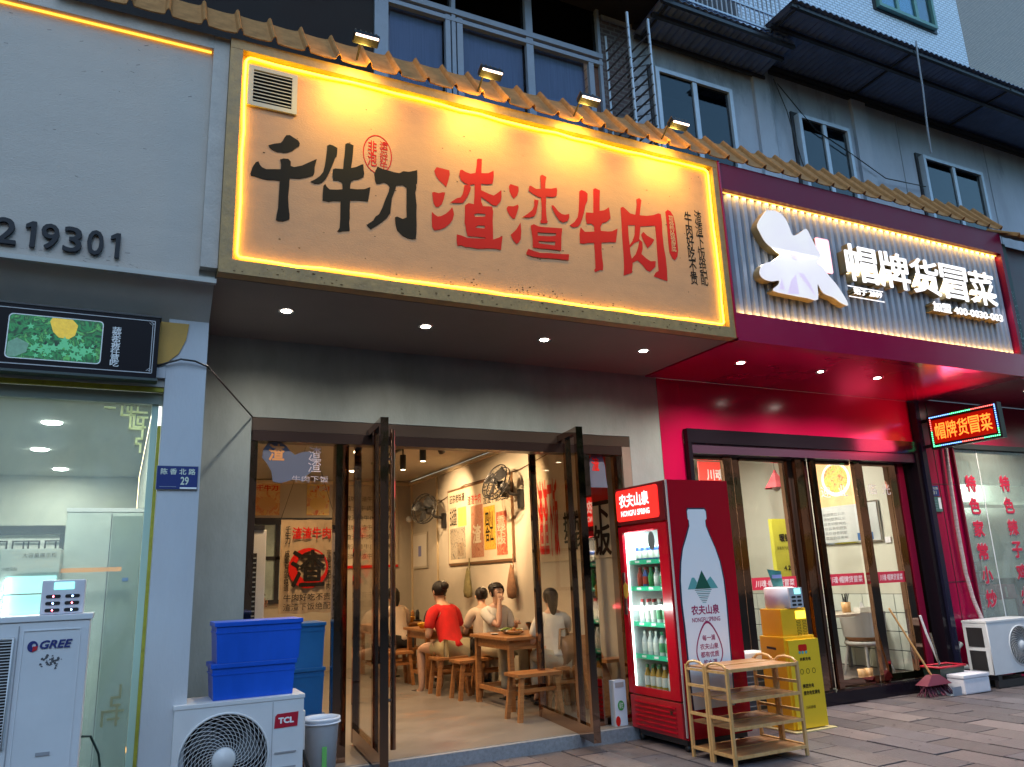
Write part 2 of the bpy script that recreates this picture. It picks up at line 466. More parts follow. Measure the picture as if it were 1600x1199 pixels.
FR = (Vector((1, 0, 0)), Vector((0, 0, 1)))      # facing the street (-Y)
LF = (Vector((0, -1, 0)), Vector((0, 0, 1)))     # facing left (-X)
def frame_mat(O, UV):
    U, V = UV
    N = U.cross(V)
    m_ = Matrix((U, V, N)).transposed().to_4x4()
    m_.translation = Vector(O)
    return m_
def flat(name, polys, O, UV, mt, parent, holes=(), ext=0.):
    me = curve_mesh(polys, holes, ext)
    me.transform(frame_mat(O, UV))
    return put(name, me, mt, parent)

TC = {}
def text_mesh(s, bold=0., ext=0., vertical=False, align='CENTER', shear=0.):
    key = (s, bold, ext, vertical, align, shear)
    if key in TC: return TC[key].copy()
    cu = bpy.data.curves.new('t', 'FONT')
    cu.body = '\n'.join(s) if vertical else s
    cu.size = 1; cu.resolution_u = 3
    cu.space_line = .82 if vertical else .9
    cu.align_x = align
    cu.extrude = ext; cu.shear = shear
    ob = bpy.data.objects.new('t', cu)
    me = bpy.data.meshes.new_from_object(ob)
    bpy.data.objects.remove(ob)
    if bold and me.vertices:
        # heavier strokes: the outline repeated with small shifts, each copy at a depth of its own
        vs = [v.co.copy() for v in me.vertices]; fs = [tuple(p.vertices) for p in me.polygons]
        nv = []; nf = []
        for q, (dx, dy) in enumerate(((0, 0), (1, 0), (-1, 0), (0, 1), (0, -1), (.7, .7), (-.7, -.7), (.7, -.7), (-.7, .7))):
            k = len(nv)
            nv += [(v.x+dx*bold, v.y+dy*bold, v.z*(1+.02*q) if ext else -.0004*q) for v in vs]
            nf += [tuple(i+k for i in f) for f in fs]
        me2 = bpy.data.meshes.new('t'); me2.from_pydata(nv, [], nf); bpy.data.meshes.remove(me); me = me2
    TC[key] = me
    return me.copy()
def text(name, s, u0, u1, v0, v1, O, UV, mt, parent, bold=0., ext=0., vertical=False, keep=False, shear=0., align='CENTER'):
    """lettering fitted into the rectangle u0..u1, v0..v1 of the plane O, UV"""
    me = text_mesh(s, bold, .01 if ext else 0., vertical, align, shear)
    if not me.vertices: return None
    xs = [v.co.x for v in me.vertices]; ys = [v.co.y for v in me.vertices]
    ax, bx_, ay, by = min(xs), max(xs), min(ys), max(ys)
    sx = (u1-u0)/max(1e-6, bx_-ax); sy = (v1-v0)/max(1e-6, by-ay)
    if keep:
        sx = sy = min(sx, sy)
    cx, cy = (u0+u1)/2, (v0+v1)/2
    for v in me.vertices:
        v.co.x = cx+(v.co.x-(ax+bx_)/2)*sx
        v.co.y = cy+(v.co.y-(ay+by)/2)*sy
        v.co.z = v.co.z/.01*ext if ext else v.co.z*.08
    me.transform(frame_mat(O, UV))
    return put(name, me, mt, parent)
def rrect(u0, u1, v0, v1, r, n=4):
    out = []
    for cx, cy, a0 in ((u1-r, v1-r, 0), (u0+r, v1-r, 90), (u0+r, v0+r, 180), (u1-r, v0+r, 270)):
        for i in range(n+1):
            a = R(a0+90*i/n)
            out.append((cx+r*math.cos(a), cy+r*math.sin(a)))
    return out
def lamp(kind, loc, target, energy, color, size=.1, spot=None, blend=.6, parent=None, name='light', sizey=None):
    ld = bpy.data.lights.new(name, kind)
    ld.energy = energy; ld.color = color
    if kind == 'AREA':
        ld.size = size
        if sizey: ld.shape = 'RECTANGLE'; ld.size_y = sizey
    else: ld.shadow_soft_size = size
    if spot: ld.spot_size = R(spot); ld.spot_blend = blend
    o = bpy.data.objects.new(name, ld)
    COL.objects.link(o)
    o.location = loc
    if target is not None:
        o.rotation_euler = (Vector(target)-Vector(loc)).to_track_quat('-Z', 'Y').to_euler()
    if parent is not None:
        o.location = Vector(loc)-base(parent); o.parent = parent
    return o

G = {}
for _it in GLYPHS.split(';'):
    _k, _v = _it.split(':')
    G[_k] = [[tuple(map(float, q.split(','))) for q in p.split(' ')] for p in _v.split('/')]
WARM = (1, .67, .36)
NEUT = (1, .88, .72)
COOL = (.97, 1, .92)

# ------------------------------------------------------------------ shared materials
plaster_w = M('white_plaster', (.35, .375, .43), .8, var=.16, vs=2.2, st=(1, 1, .3), bump=.25, bs=90, col2=(.23, .25, .28), cs=1.3, cth=.55, spec=.3)
plaster_g = M('grey_plaster', (.19, .225, .225), .55, var=.22, vs=1.6, st=(1.4, 1, .6), bump=.15, bs=40)
panel_w = M('fascia_panel', (.44, .39, .345), .55, var=.07, vs=2.5, st=(.7, 1, 2), bump=.3, bs=110, col2=(.36, .35, .34), cs=2.2, cth=.72)
frame_w = M('fascia_frame', (.43, .375, .33), .5, var=.15, vs=9, bump=.3, bs=60)
slab_g = M('painted_slab', (.46, .45, .42), .7, var=.12, vs=2)
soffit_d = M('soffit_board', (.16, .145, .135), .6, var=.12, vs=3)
gold = M('sign_frame', (.34, .21, .075), .5, metal=.0, var=.25, vs=14, bump=.3, bs=50, col2=(.12, .08, .04), cs=12, cth=.70)
signp = M('sign_panel', (.63, .315, .155), .6, metal=.0, var=.07, vs=5, st=(1, 1, 2.2), bump=.22, bs=70, col2=(.34, .16, .07), cs=18, cth=.70, spec=.25)
inkd = M('sign_ink', (.018, .013, .009), .7, spec=.15)
inkr = M('sign_red', (.58, .012, .006), .6, spec=.2)
redp = M('red_panel', (.34, .002, .045), .16, var=.03, vs=1.2, spec=.5)
redd = M('red_fascia', (.17, .004, .028), .35, var=.06, vs=2, spec=.3)
tilem = M('resin_tile', (.36, .17, .06), .6, var=.25, vs=18, col2=(.12, .05, .03), cs=9, cth=.66, spec=.2)
alu = M('aluminium', (.42, .48, .56), .4, metal=.2, var=.08, vs=12)
aluD = M('blue_grey_aluminium', (.20, .24, .31), .5, var=.1, vs=9)
darkw = M('dark_void', (.012, .010, .012), .8)
darkf = M('dark_frame', (.02, .019, .022), .4)
mirror = M('bronze_mirror_steel', (.34, .21, .15), .05, metal=1., bump=.22, bs=3, st=(1, 1, .6))
black = M('black_plastic', (.012, .012, .013), .4)
chrome = M('chrome', (.6, .6, .6), .15, metal=1.)
white_p = M('white_enamel', (.62, .63, .65), .35, var=.05, vs=4, col2=(.40, .40, .40), cs=6, cth=.74)
woodm = wood('varnished_wood', (.26, .10, .03), (.38, .17, .06), .3)
woodl = wood('bamboo', (.52, .28, .10), (.64, .38, .16), .35, (8, 8, 1))
woodp = wood('bamboo_board', (.28, .13, .05), (.44, .23, .10), .35, (1, 14, 14))
wing = glass('window_glass_dark', (.30, .33, .36), 1.3)
clear = glass('clear_glass', (.97, .97, .96), .6)
dusty = glass('dusty_glass', (.93, .97, .93), 1.0, .20, (.62, .68, .63))

# ------------------------------------------------------------------ ground
asph = M('mortar_bed', (.05, .045, .045), .9, var=.2, vs=20)
o = bx('street_ground', asph, None, -60, 60, -80, 5.99, -.4, -.035); tag(o, kind='structure')
stone = []
for i, c in enumerate(((.105, .085, .088), (.088, .074, .080), (.122, .098, .098), (.092, .080, .090))):
    stone.append(M('paving_stone_%d' % i, c, .5, var=.22, vs=7, bump=.5, bs=45, col2=tuple(q*.55 for q in c), cs=4, cth=.62))
pv = bx('pavement', asph, None, -1.5, 16, 2.4, 6.1, -.034, -.012); tag(pv, kind='structure')
SW, SL, JT = .30, .60, .012
for mt_ in stone: per_object_shade(mt_)
pm = []
for k in range(8):
    b_ = MB().box(-SW/2+JT/2, SW/2-JT/2, -SL/2+JT/2, SL/2-JT/2, -.03, 0, bev=.005)
    me = b_.mesh('paving_stone'); me.materials.append(stone[k % 4]); pm.append(me)
rs = random.Random(3)
for i in range(int(11.6/SW)):
    x = 1.9+i*SW
    ymin = max(2.9, 5.6-(x-1.9)*.72) if x < 5.6 else 3.0
    for j in range(-1, 7):
        y = 2.6+j*SL+(.3 if i % 2 else 0)+.0
        if y+SL/2 < ymin or y > 6.2: continue
        o = bpy.data.objects.new('paving_stone', rs.choice(pm)); COL.objects.link(o)
        o.parent = pv
        o.location = (x, y, rs.uniform(-.004, .003)); o.rotation_euler = (rs.uniform(-.004, .004), rs.uniform(-.005, .005), 0)

lt_ = MB(); rlt = random.Random(77)
for k in range(240):
    x = rlt.uniform(2.2, 12); y = rlt.uniform(3.4, 5.85); r_ = rlt.uniform(.004, .016)
    n_ = 6; a0 = rlt.uniform(0, 6)
    lt_._add([(x+r_*rlt.uniform(.5, 1.1)*math.cos(a0+6.283*q/n_), y+r_*rlt.uniform(.5, 1.1)*math.sin(a0+6.283*q/n_), .0042+.000008*k) for q in range(n_)], [tuple(range(n_))])
o = lt_.build('gum_spots', M('gum_spot', (.055, .05, .05), .8), None); tag(o, 'dark gum spots and grime specks scattered over the paving', 'dirt', kind='stuff')
gr_ = MB()
for k in range(130):
    x = rlt.choice((rlt.uniform(2.2, 4.5), rlt.uniform(6, 12))); y = rlt.uniform(5.6, 5.9) if x > 4.6 else rlt.uniform(5.55, 5.83); r_ = rlt.uniform(.003, .012)
    a0 = rlt.uniform(0, 6)
    gr_._add([(x+r_*math.cos(a0), y+r_*math.sin(a0), .006), (x+r_*math.cos(a0+2), y+r_*math.sin(a0+2), .006+r_*.4), (x+r_*math.cos(a0+4), y+r_*math.sin(a0+4), .006)], [(0, 1, 2)])
o = gr_.build('leaf_litter', M('litter', (.20, .15, .09), .8, var=.5, vs=3), None); tag(o, 'small leaf litter and grit along the foot of the shop fronts', 'litter', kind='stuff')
# ------------------------------------------------------------------ the building
B = thing('apartment_building', 'pale grey plastered apartment block rising above the shop signs, with windows and awnings', 'building', (4, 6, 0))
# upper wall
MB().box(4.3, 12.4, 6.0, 6.3, 4.86, 7.30).build('wall', plaster_w, B)
tw = tilemat('small_white_tile', (.60, .66, .76), (.52, .58, .68), (.27, .30, .36), .10, .045, .007, .4)
MB().box(-3, 11.03, 6.02, 12, 7.30, 14).build('tiled_wall', tw, B)
MB().box(-3, 4.3, 6.6, 6.7, 4.86, 7.3).build('recess_wall', darkw, B)
for x, wd in ((6.72, .012), (8.3, .012), (9.0, .01), (10.9, .012)):
    MB().box(x, x+wd, 5.992, 5.9995, 4.9, 7.3).build('wall_joint', M('joint', (.25, .27, .3), .8), B)
for x in (6.42, 8.12):
    MB().box(x, x+.26, 5.955, 5.999, 4.9, 7.3).build('pilaster', plaster_w, B)

def window(x0, x1, z0, z1, y, panes, parent, fr=.05, fm=alu, gm=wing, lintel=True):
    """sliding window: frame ring with sash stiles, one glass child each"""
    f = MB()
    f.box(x0, x1, y-.03, y+.05, z1-fr, z1); f.box(x0, x1, y-.03, y+.05, z0, z0+fr)
    f.box(x0, x0+fr, y-.03, y+.05, z0+fr, z1-fr); f.box(x1-fr, x1, y-.03, y+.05, z0+fr, z1-fr)
    for k in range(1, panes):
        xm = x0+(x1-x0)*k/panes
        f.box(xm-.03, xm+.03, y-.02, y+.04, z0+fr, z1-fr)
    fo = f.build('window', fm, parent)
    for k in range(panes):
        xa = x0+(x1-x0)*k/panes+.02; xb = x0+(x1-x0)*(k+1)/panes-.02
        MB().box(xa, xb, y+.005*k, y+.005*k+.006, z0+fr, z1-fr).build('pane', gm, fo)
    return fo
for (a, b_, c, d) in ((4.90, 6.0, 5.6, 6.76), (7.04, 7.93, 5.6, 6.72), (9.32, 10.6, 5.6, 6.67)):
    bx('window_reveal', darkf, B, a-.04, b_+.04, 5.975, 5.998, 5.5, d+.06)
    bx('room_dark', darkw, B, a+.02, b_-.02, 5.964, 5.974, 5.6, d-.02)
    window(a, b_, c, d, 5.93, 2, B)
bx('curtain', M('curtain', (.16, .19, .18), .8, var=.2, vs=3, st=(20, 1, 1)), B, 4.95, 5.4, 5.955, 5.963, 5.62, 6.45)
bx('curtain', M('curtain_pale', (.30, .33, .36), .8, var=.2, vs=3, st=(20, 1, 1)), B, 7.55, 7.88, 5.955, 5.963, 5.62, 6.6)
bx('curtain', MATS['curtain'], B, 9.98, 10.5, 5.955, 5.963, 5.62, 6.1)
# top window in the tiled wall
bx('window_reveal', darkf, B, 9.0, 10.36, 6.0, 6.018, 8.95, 10.6)
window(9.05, 10.3, 8.98, 10.5, 5.97, 3, B, .05, M('green_frame', (.10, .22, .19), .4), glass('pale_window_glass', (.55, .75, .85), 2.2))
bx('pane_backing', M('pale_blind', (.45, .58, .66), .6), B, 9.08, 9.85, 5.985, 5.995, 9.0, 10.5)

bx('gap_strip', darkf, B, 4.7, 13.2, 5.95, 6.019, 7.24, 7.42)  # dark strip added to cover the bright gap behind the awning
# neighbour block
nb = thing('neighbour_building', 'brown-grey tiled high-rise at the top right corner behind the apartment block', 'building', (14, 9, 0))
bt = tilemat('small_brown_tile', (.24, .21, .20), (.20, .18, .175), (.12, .11, .11), .12, .05, .008, .5)
MB().box(11.2, 26, 9, 16, 0, 22).build('wall', bt, nb)
w_ = window(16, 18, 10.5, 12, 8.96, 2, nb)

# glazed balcony enclosure above the beef shop
E_ = thing('balcony_enclosure', 'dark glazed balcony with blue-grey aluminium frames above the beef sign', 'balcony', (3, 6, 4.9))
curt = M('blue_grey_blind', (.16, .18, .25), .45, var=.2, vs=2, st=(30, 1, 1))
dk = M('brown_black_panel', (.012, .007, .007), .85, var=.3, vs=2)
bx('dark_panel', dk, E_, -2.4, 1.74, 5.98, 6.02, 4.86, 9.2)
for (x0, x1, zb) in ((1.9, 2.44, curt), (2.58, 3.32, curt), (3.40, 4.06, curt)):
    bx('blind', zb, E_, x0, x1, 6.05, 6.06, 4.86, 6.66)
    MB().box(x0, x1, 6.0, 6.006, 4.86, 6.66).build('pane', glass('enclosure_glass', (.75, .78, .85), .45) if 'enclosure_glass' not in MATS else MATS['enclosure_glass'], E_)
for (x0, x1) in ((1.86, 2.5), (2.56, 3.36), (3.42, 4.2)):
    MB().box(x0, x1, 6.0, 6.006, 6.76, 8.4).build('upper_pane', wing, E_)
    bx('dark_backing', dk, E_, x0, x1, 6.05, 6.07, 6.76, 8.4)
for (x0, x1, z1) in ((1.74, 1.87, 8.4), (2.44, 2.49, 6.66), (2.505, 2.545, 8.4), (2.56, 2.62, 6.66), (3.32, 3.40, 8.4), (4.06, 4.12, 6.64), (4.20, 4.235, 8.4)):
    bx('mullion', aluD, E_, x0, x1, 5.95, 5.995, 4.86, z1)
bx('transom', aluD, E_, 1.87, 4.24, 5.94, 5.994, 6.68, 6.74)
bx('transom', aluD, E_, 1.87, 4.24, 5.945, 5.996, 6.60, 6.645)
bx('dark_jamb', M('brick_dark', (.10, .045, .03), .8, var=.3, vs=20), E_, 4.12, 4.20, 5.99, 6.02, 4.86, 6.6)
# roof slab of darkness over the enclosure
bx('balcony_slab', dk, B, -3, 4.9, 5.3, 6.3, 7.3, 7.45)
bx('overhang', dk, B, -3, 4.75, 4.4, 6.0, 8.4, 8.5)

brick_d = tilemat('dark_brick', (.075, .045, .045), (.05, .035, .038), (.10, .09, .09), .11, .055, .010, .8)
bx('brick_pier', brick_d, B, 4.25, 4.62, 5.97, 5.996, 4.86, 7.2)
# security grille with spikes
g_ = thing('security_grille', 'rusty black window grille with spikes between the glazed balcony and the first plastered window', 'grille', (4.5, 5.8, 5))
iron = M('iron', (.05, .045, .05), .5)
mb = MB()
for i in range(16):
    z = 5.0+i*.12
    mb = MB().box(4.30, 4.312, 5.55, 5.97, z, z+.016); mb.build('bar', iron, g_)
    MB().box(4.56, 4.575, 5.55, 5.97, z, z+.016).build('bar', iron, g_)
    MB().tube([(4.6, 5.97, z), (4.78, 5.85, z+.03)], [.009, .003], 5).build('spike', iron, g_)
for x, y in ((4.30, 5.55), (4.30, 5.96), (4.565, 5.55)):
    bx('upright', alu, g_, x, x+.022, y, y+.02, 4.9, 7.0)

# awnings
cor = M('navy_sheet', (.13, .18, .33), .45, var=.2, vs=5)
def awning(name, label, x0, x1, ya, za, yb, zb, pitch=.09):
    t = thing(name, label, 'awning', (x0, ya, za))
    n = int((x1-x0)/pitch*4)
    vs = []; fs = []
    for i in range(n+1):
        x = x0+(x1-x0)*i/n
        h = .012*math.sin(2*math.pi*i/4)
        vs += [(x, ya, za+h), (x, yb, zb+h), (x, ya, za+h+.004), (x, yb, zb+h+.004)]
        if i:
            k = 4*i
            fs += [(k-4, k, k+1, k-3), (k-2, k-1, k+3, k+2), (k-3, k+1, k+3, k-1), (k-4, k-2, k+2, k)]
    MB()._add(vs, fs).build('corrugated_sheet', cor, t)
    for f, dz in ((.06, -.05), (.62, -.05), (.94, -.04)):
        y = ya+(yb-ya)*f; z = za+(zb-za)*f+dz
        bx('rail', darkf, t, x0, x1, y-.02, y+.02, z-.02, z+.02)
    k = x0+.1
    while k < x1:
        MB().tube([(k, ya-.01, za-.04), (k, yb+.03, zb-.04)], .016, 6).build('bracket', darkf, t)
        k += 1.9
    return t
awning('upper_awning', 'long navy corrugated metal awning running along the white tiled wall at top right', 6.16, 13.2, 5.99, 7.33, 5.0, 7.36)
awning('small_awning', 'short dark curved awning below the balcony railing, left of the long navy awning', 4.70, 6.60, 5.99, 7.16, 5.42, 7.24)
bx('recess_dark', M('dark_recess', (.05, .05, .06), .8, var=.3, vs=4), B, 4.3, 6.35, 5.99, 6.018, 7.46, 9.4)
window(4.6, 5.6, 7.6, 9.0, 5.95, 2, B)
t = thing('balcony_railing', 'white metal balcony railing above the short dark awning', 'railing', (5, 5.45, 7.3))
for i in range(26):
    x = 4.7+i*.07
    MB().tube([(x, 5.45, 7.29), (x, 5.45, 8.3)], .009, 5).build('baluster', plaster_w, t)
for z in (7.30, 7.52, 8.2):
    bx('rail', alu, t, 4.65, 6.5, 5.44, 5.46, z, z+.022)
o = MB().tube([(8.14, 4.98, 7.42), (8.10, 4.97, 7.2), (8.16, 5.02, 6.8), (8.17, 5.06, 6.3), (8.22, 5.1, 6.0)], .012, 6).build('hanging_strip', M('strip', (.22, .24, .28), .6), None)
tag(o, 'loose grey strip hanging down from the edge of the long navy awning', 'strip')
for nm, pts in (('overhead_cable', [(6.75, 5.9, 7.05), (7.3, 5.9, 6.55), (7.9, 5.9, 6.35), (8.5, 5.92, 6.15), (9.3, 5.93, 6.2)]),
                ('overhead_cable', [(6.7, 5.9, 7.1), (6.85, 5.9, 6.7), (7.0, 5.92, 6.1), (7.15, 5.95, 5.7)])):
    o = MB().tube(pts, .007, 5).build(nm, black, None)
    tag(o, 'thin dark cable drooping across the plaster from the awning to the ' + ('third upper window' if len(pts) == 5 else 'second upper window'), 'cable')

# ------------------------------------------------------------------ canopy boxes and facade walls (parts of the building)
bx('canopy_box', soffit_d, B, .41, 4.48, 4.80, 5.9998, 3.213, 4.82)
bx('canopy_box', redd, B, 4.485, 8.50, 4.80, 5.998, 3.213, 4.82)
bx('canopy_box', slab_g, B, -3.0, .405, 4.81, 5.99, 3.215, 4.82)
bx('canopy_roof', M('roof_sheet', (.05, .045, .045), .8), B, -3, 12.4, 4.93, 5.99, 4.83, 4.87)
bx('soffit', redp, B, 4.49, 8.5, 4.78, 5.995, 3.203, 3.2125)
# grey facade wall with opening .82-4.25, to z 2.6
bx('wall', plaster_g, B, .40, .82, 6.0, 6.3, 0, 3.26)
bx('wall', plaster_g, B, 4.25, 4.619, 6.0, 6.3, 0, 3.26)
bx('wall', plaster_g, B, .8205, 4.2495, 6.0, 6.3, 2.6, 3.26)
# red facade wall
bx('wall', redp, B, 4.62, 4.89, 5.996, 6.3, 0, 3.202)
bx('wall', redp, B, 4.891, 8.279, 5.996, 6.3, 2.68, 3.202)
bx('wall', redp, B, 8.28, 8.93, 5.994, 6.3, 0, 3.24)
bx('wall', redp, B, 8.931, 12.3, 5.994, 6.3, 0, .56)
bx('wall', redp, B, 8.931, 12.3, 5.994, 6.3, 2.72, 3.24)
for x in (8.62,):
    bx('panel_joint', darkf, B, x, x+.006, 5.990, 5.9935, 0, 3.2)
for z in (2.22, 1.1):
    bx('panel_joint', darkf, B, 8.45, 8.93, 5.990, 5.9935, z, z+.006)
# left shop: pillar, lintel and sloping board
bx('pillar', M('pillar_paint', (.48, .50, .54), .6, var=.08, vs=2.2, st=(1, 1, .3), bump=.2, bs=70, col2=(.38, .42, .50), cs=1.6, cth=.63), B, .17, .40, 5.0, 5.999, 0, 3.2)
bx('lintel', slab_g, B, -3, .169, 5.02, 5.3, 2.55, 3.2)
MB().prism([(4.79, 3.19), (5.05, 2.93), (5.05, 3.2), (4.80, 3.212)], 'x', -3, .40).build('sloping_board', slab_g, B)
# curved bracket at the pillar head
MB().prism([(.169, 2.60), (.169, 2.69), (.10, 2.665), (.0, 2.65), (.0, 2.60)], 'y', 4.99, 5.018).build('curved_bracket', MATS['pillar_paint'], B)
MB().prism([(.0, 2.66), (.10, 2.675), (.175, 2.70), (.235, 2.76), (.272, 2.85), (.285, 2.955), (.0, 2.955)], 'y', 4.990, 4.998).build('yellow_panel', M('ochre_panel', (.50, .28, .05), .6, var=.1), B)

# left fascia
F1 = thing('left_fascia_sign', 'pale grey fascia board with raised black phone digits at the left edge', 'sign', (-.3, 4.75, 3.2))
bx('panel', panel_w, F1, -3, .31, 4.792, 4.808, 3.19, 4.78)
bx('frame', frame_w, F1, .31, .408, 4.74, 4.80, 3.25, 4.87)
bx('frame', frame_w, F1, -3, .309, 4.742, 4.80, 4.775, 4.872)
bx('ledge', slab_g, F1, -3, .409, 4.76, 4.80, 3.16, 3.189)
bx('led_strip', M('amber_led', (.8, .4, .1), .5, emit=(1, .42, .04), es=.5), F1, -3, .30, 4.775, 4.785, 4.762, 4.772)
sc_ = MB(); rsc = random.Random(21)
for k in range(46):
    x = rsc.uniform(-.9, .28); z = rsc.choice((rsc.uniform(3.2, 3.3), rsc.uniform(4.4, 4.72), rsc.uniform(3.3, 4.7)))
    l_ = rsc.uniform(.004, .03); a_ = rsc.uniform(-.5, .5); w_ = rsc.uniform(.0008, .003)
    sc_._add([(x, 4.7912-.00001*k, z), (x+l_*math.cos(a_), 4.7912-.00001*k, z+l_*math.sin(a_)), (x+l_*.9*math.cos(a_), 4.7912-.00001*k, z+l_*math.sin(a_)+w_), (x, 4.7912-.00001*k, z+w_)], [(0, 1, 2, 3)])
o = sc_.build('scuff_marks', M('scuff_dark', (.08, .08, .085), .8), F1); o['kind'] = 'stuff'
inkb = M('digit_black', (.010, .012, .018), .5, spec=.25)
for i, ch in enumerate('219301'):
    xs, wd = ((-.75, .105), (-.61, .055), (-.53, .09), (-.42, .095), (-.30, .085), (-.185, .055))[i]
    if ch == '1':
        flat('digit', [[(xs+.030, 3.245), (xs+.055, 3.245), (xs+.055, 3.40), (xs+.034, 3.40), (xs+.004, 3.378), (xs+.004, 3.355), (xs+.030, 3.366)]], (0, 4.776, 0), FR, inkb, F1, (), .008)
        continue
    text('digit', ch, xs, xs+wd, 3.245, 3.40, (0, 4.776, 0), FR, inkb, F1, bold=.012, ext=.008)

# ------------------------------------------------------------------ beef restaurant sign
SG = thing('restaurant_sign', 'large yellow-lit tan signboard with three dark and four red brush characters', 'sign', (2.45, 4.75, 3.2))
bx('panel', signp, SG, .49, 4.43, 4.755, 4.79, 3.31, 4.79)
bx('frame', gold, SG, .41, 4.50, 4.70, 4.797, 4.79, 4.86)
bx('frame', gold, SG, .41, 4.50, 4.70, 4.797, 3.215, 3.305)
bx('frame', gold, SG, .41, .487, 4.702, 4.796, 3.306, 4.789)
bx('frame', gold, SG, 4.433, 4.50, 4.702, 4.796, 3.306, 4.789)
rnd = random.Random(5)
npts = []
rr = rrect(.515, 4.405, 3.335, 4.765, .035, 4)
for i in range(len(rr)):
    a, b_ = rr[i], rr[(i+1) % len(rr)]
    L_ = math.hypot(b_[0]-a[0], b_[1]-a[1])
    k = max(1, int(L_/.16))
    for j in range(k):
        f = j/k
        npts.append((a[0]+(b_[0]-a[0])*f+(rnd.uniform(-.006, .006) if k > 2 else 0), 4.735, a[1]+(b_[1]-a[1])*f+(rnd.uniform(-.007, .007) if k > 2 else 0)))
neon = M('yellow_neon', (1, .7, .2), .4, emit=(1, .68, .02), es=1.7)
MB().tube(npts, .0085, 8, closed=True).build('neon_tube', neon, SG)
for nm, key, mt, hk in (('character', 'qian', inkd, None), ('character', 'niu1', inkd, None), ('character', 'dao', inkd, None), ('character', 'zha1', inkr, 'zha1_holes'),
                        ('character', 'zha2', inkr, 'zha2_holes'), ('character', 'niu2', inkr, None), ('character', 'rou', inkr, 'rou_holes')):
    holes = G[hk] if hk else []
    if key == 'zha1':
        # overlapping strokes are laid one by one
        for q, p in enumerate(G[key]):
            hs = []
            if q == 3: hs = holes
            flat(nm if q == 0 else 'stroke', [p], (0, 4.7525-.0006*q, 0), FR, mt, SG, hs, .0003)
    elif key in ('zha2', 'rou'):
        for q, p in enumerate(G[key]):
            hs = holes if (key == 'zha2' and q == 6) or (key == 'rou' and q == 0) else []
            flat(nm if q == 0 else 'stroke', [p], (0, 4.7525-.0006*q, 0), FR, mt, SG, hs, .0003)
    else:
        flat(nm, G[key], (0, 4.752, 0), FR, mt, SG, holes, .001)
flat('seal', G['seal'], (0, 4.752, 0), FR, inkr, SG, (), .001)
sx = [p[0] for p in G['seal'][0]]; sz = [p[1] for p in G['seal'][0]]
scx = (min(sx)+max(sx))/2
text('seal_lettering', '现炒锅底', scx-.022, scx+.028, min(sz)+.07, max(sz)-.05, (0, 4.749, 0), FR, signp, SG, .02, vertical=True)
def ell(cx, cy, a, b_, n=28, rot=0):
    return [(cx+a*math.cos(2*math.pi*i/n)*math.cos(rot)-b_*math.sin(2*math.pi*i/n)*math.sin(rot), cy+a*math.cos(2*math.pi*i/n)*math.sin(rot)+b_*math.sin(2*math.pi*i/n)*math.cos(rot)) for i in range(n)]
flat('round_seal', [ell(1.415, 4.26, .105, .15)], (0, 4.753, 0), FR, inkr, SG, [ell(1.415, 4.26, .098, .143)], .0005)
text('seal_lettering', '非泡', 1.345, 1.41, 4.16, 4.36, (0, 4.753, 0), FR, inkr, SG, .02, vertical=True)
text('seal_lettering', '遗忘好牛', 1.43, 1.49, 4.15, 4.37, (0, 4.753, 0), FR, inkr, SG, .01, vertical=True)
text('side_lettering', '牛肉好吃不贵', 4.105, 4.185, 3.66, 4.33, (0, 4.753, 0), FR, inkd, SG, .015, vertical=True)
text('side_lettering', '渣渣下饭绝配', 4.215, 4.295, 3.67, 4.36, (0, 4.753, 0), FR, inkd, SG, .005, vertical=True)
v_ = MB()
v_.box(.53, .85, 4.735, 4.754, 4.69, 4.72).box(.53, .85, 4.735, 4.754, 4.42, 4.45).box(.53, .565, 4.735, 4.754, 4.45, 4.69).box(.815, .85, 4.735, 4.754, 4.45, 4.69)
cream = M('cream_paint', (.62, .50, .32), .5)
vo = v_.build('vent', cream, SG)
bx('vent_back', darkw, vo, .56, .82, 4.7495, 4.7535, 4.445, 4.695)
for k in range(9):
    z = 4.462+k*.026
    MB().prism([(4.736, z), (4.752, z+.016), (4.752, z+.019), (4.736, z+.004)], 'x', .566, .814).build('slat', cream, vo)

sp_ = MB(); rsp = random.Random(31)
for k in range(230):
    if k % 3 == 0: x, z, y = rsp.uniform(.5, 4.42), rsp.uniform(3.225, 3.295), 4.6990
    elif k % 3 == 1: x, z, y = rsp.gauss(2.7, .5), 3.35+abs(rsp.gauss(0, .05)), 4.7540
    else: x, z, y = rsp.uniform(.6, 4.4), rsp.uniform(3.34, 4.7), 4.7540
    if not .5 < x < 4.4: continue
    s_ = rsp.uniform(.001, .0045)*(1.4 if k % 3 == 0 else 1)
    y -= .000004*k
    sp_._add([(x-s_*2, y, z-s_*.4), (x+s_, y, z-s_), (x+s_*2.2, y, z+s_*.5), (x-s_*.6, y, z+s_)], [(0, 1, 2, 3)])
o = sp_.build('dirt_specks', M('dirt_speck', (.10, .055, .025), .9, spec=.1), SG); o['kind'] = 'stuff'
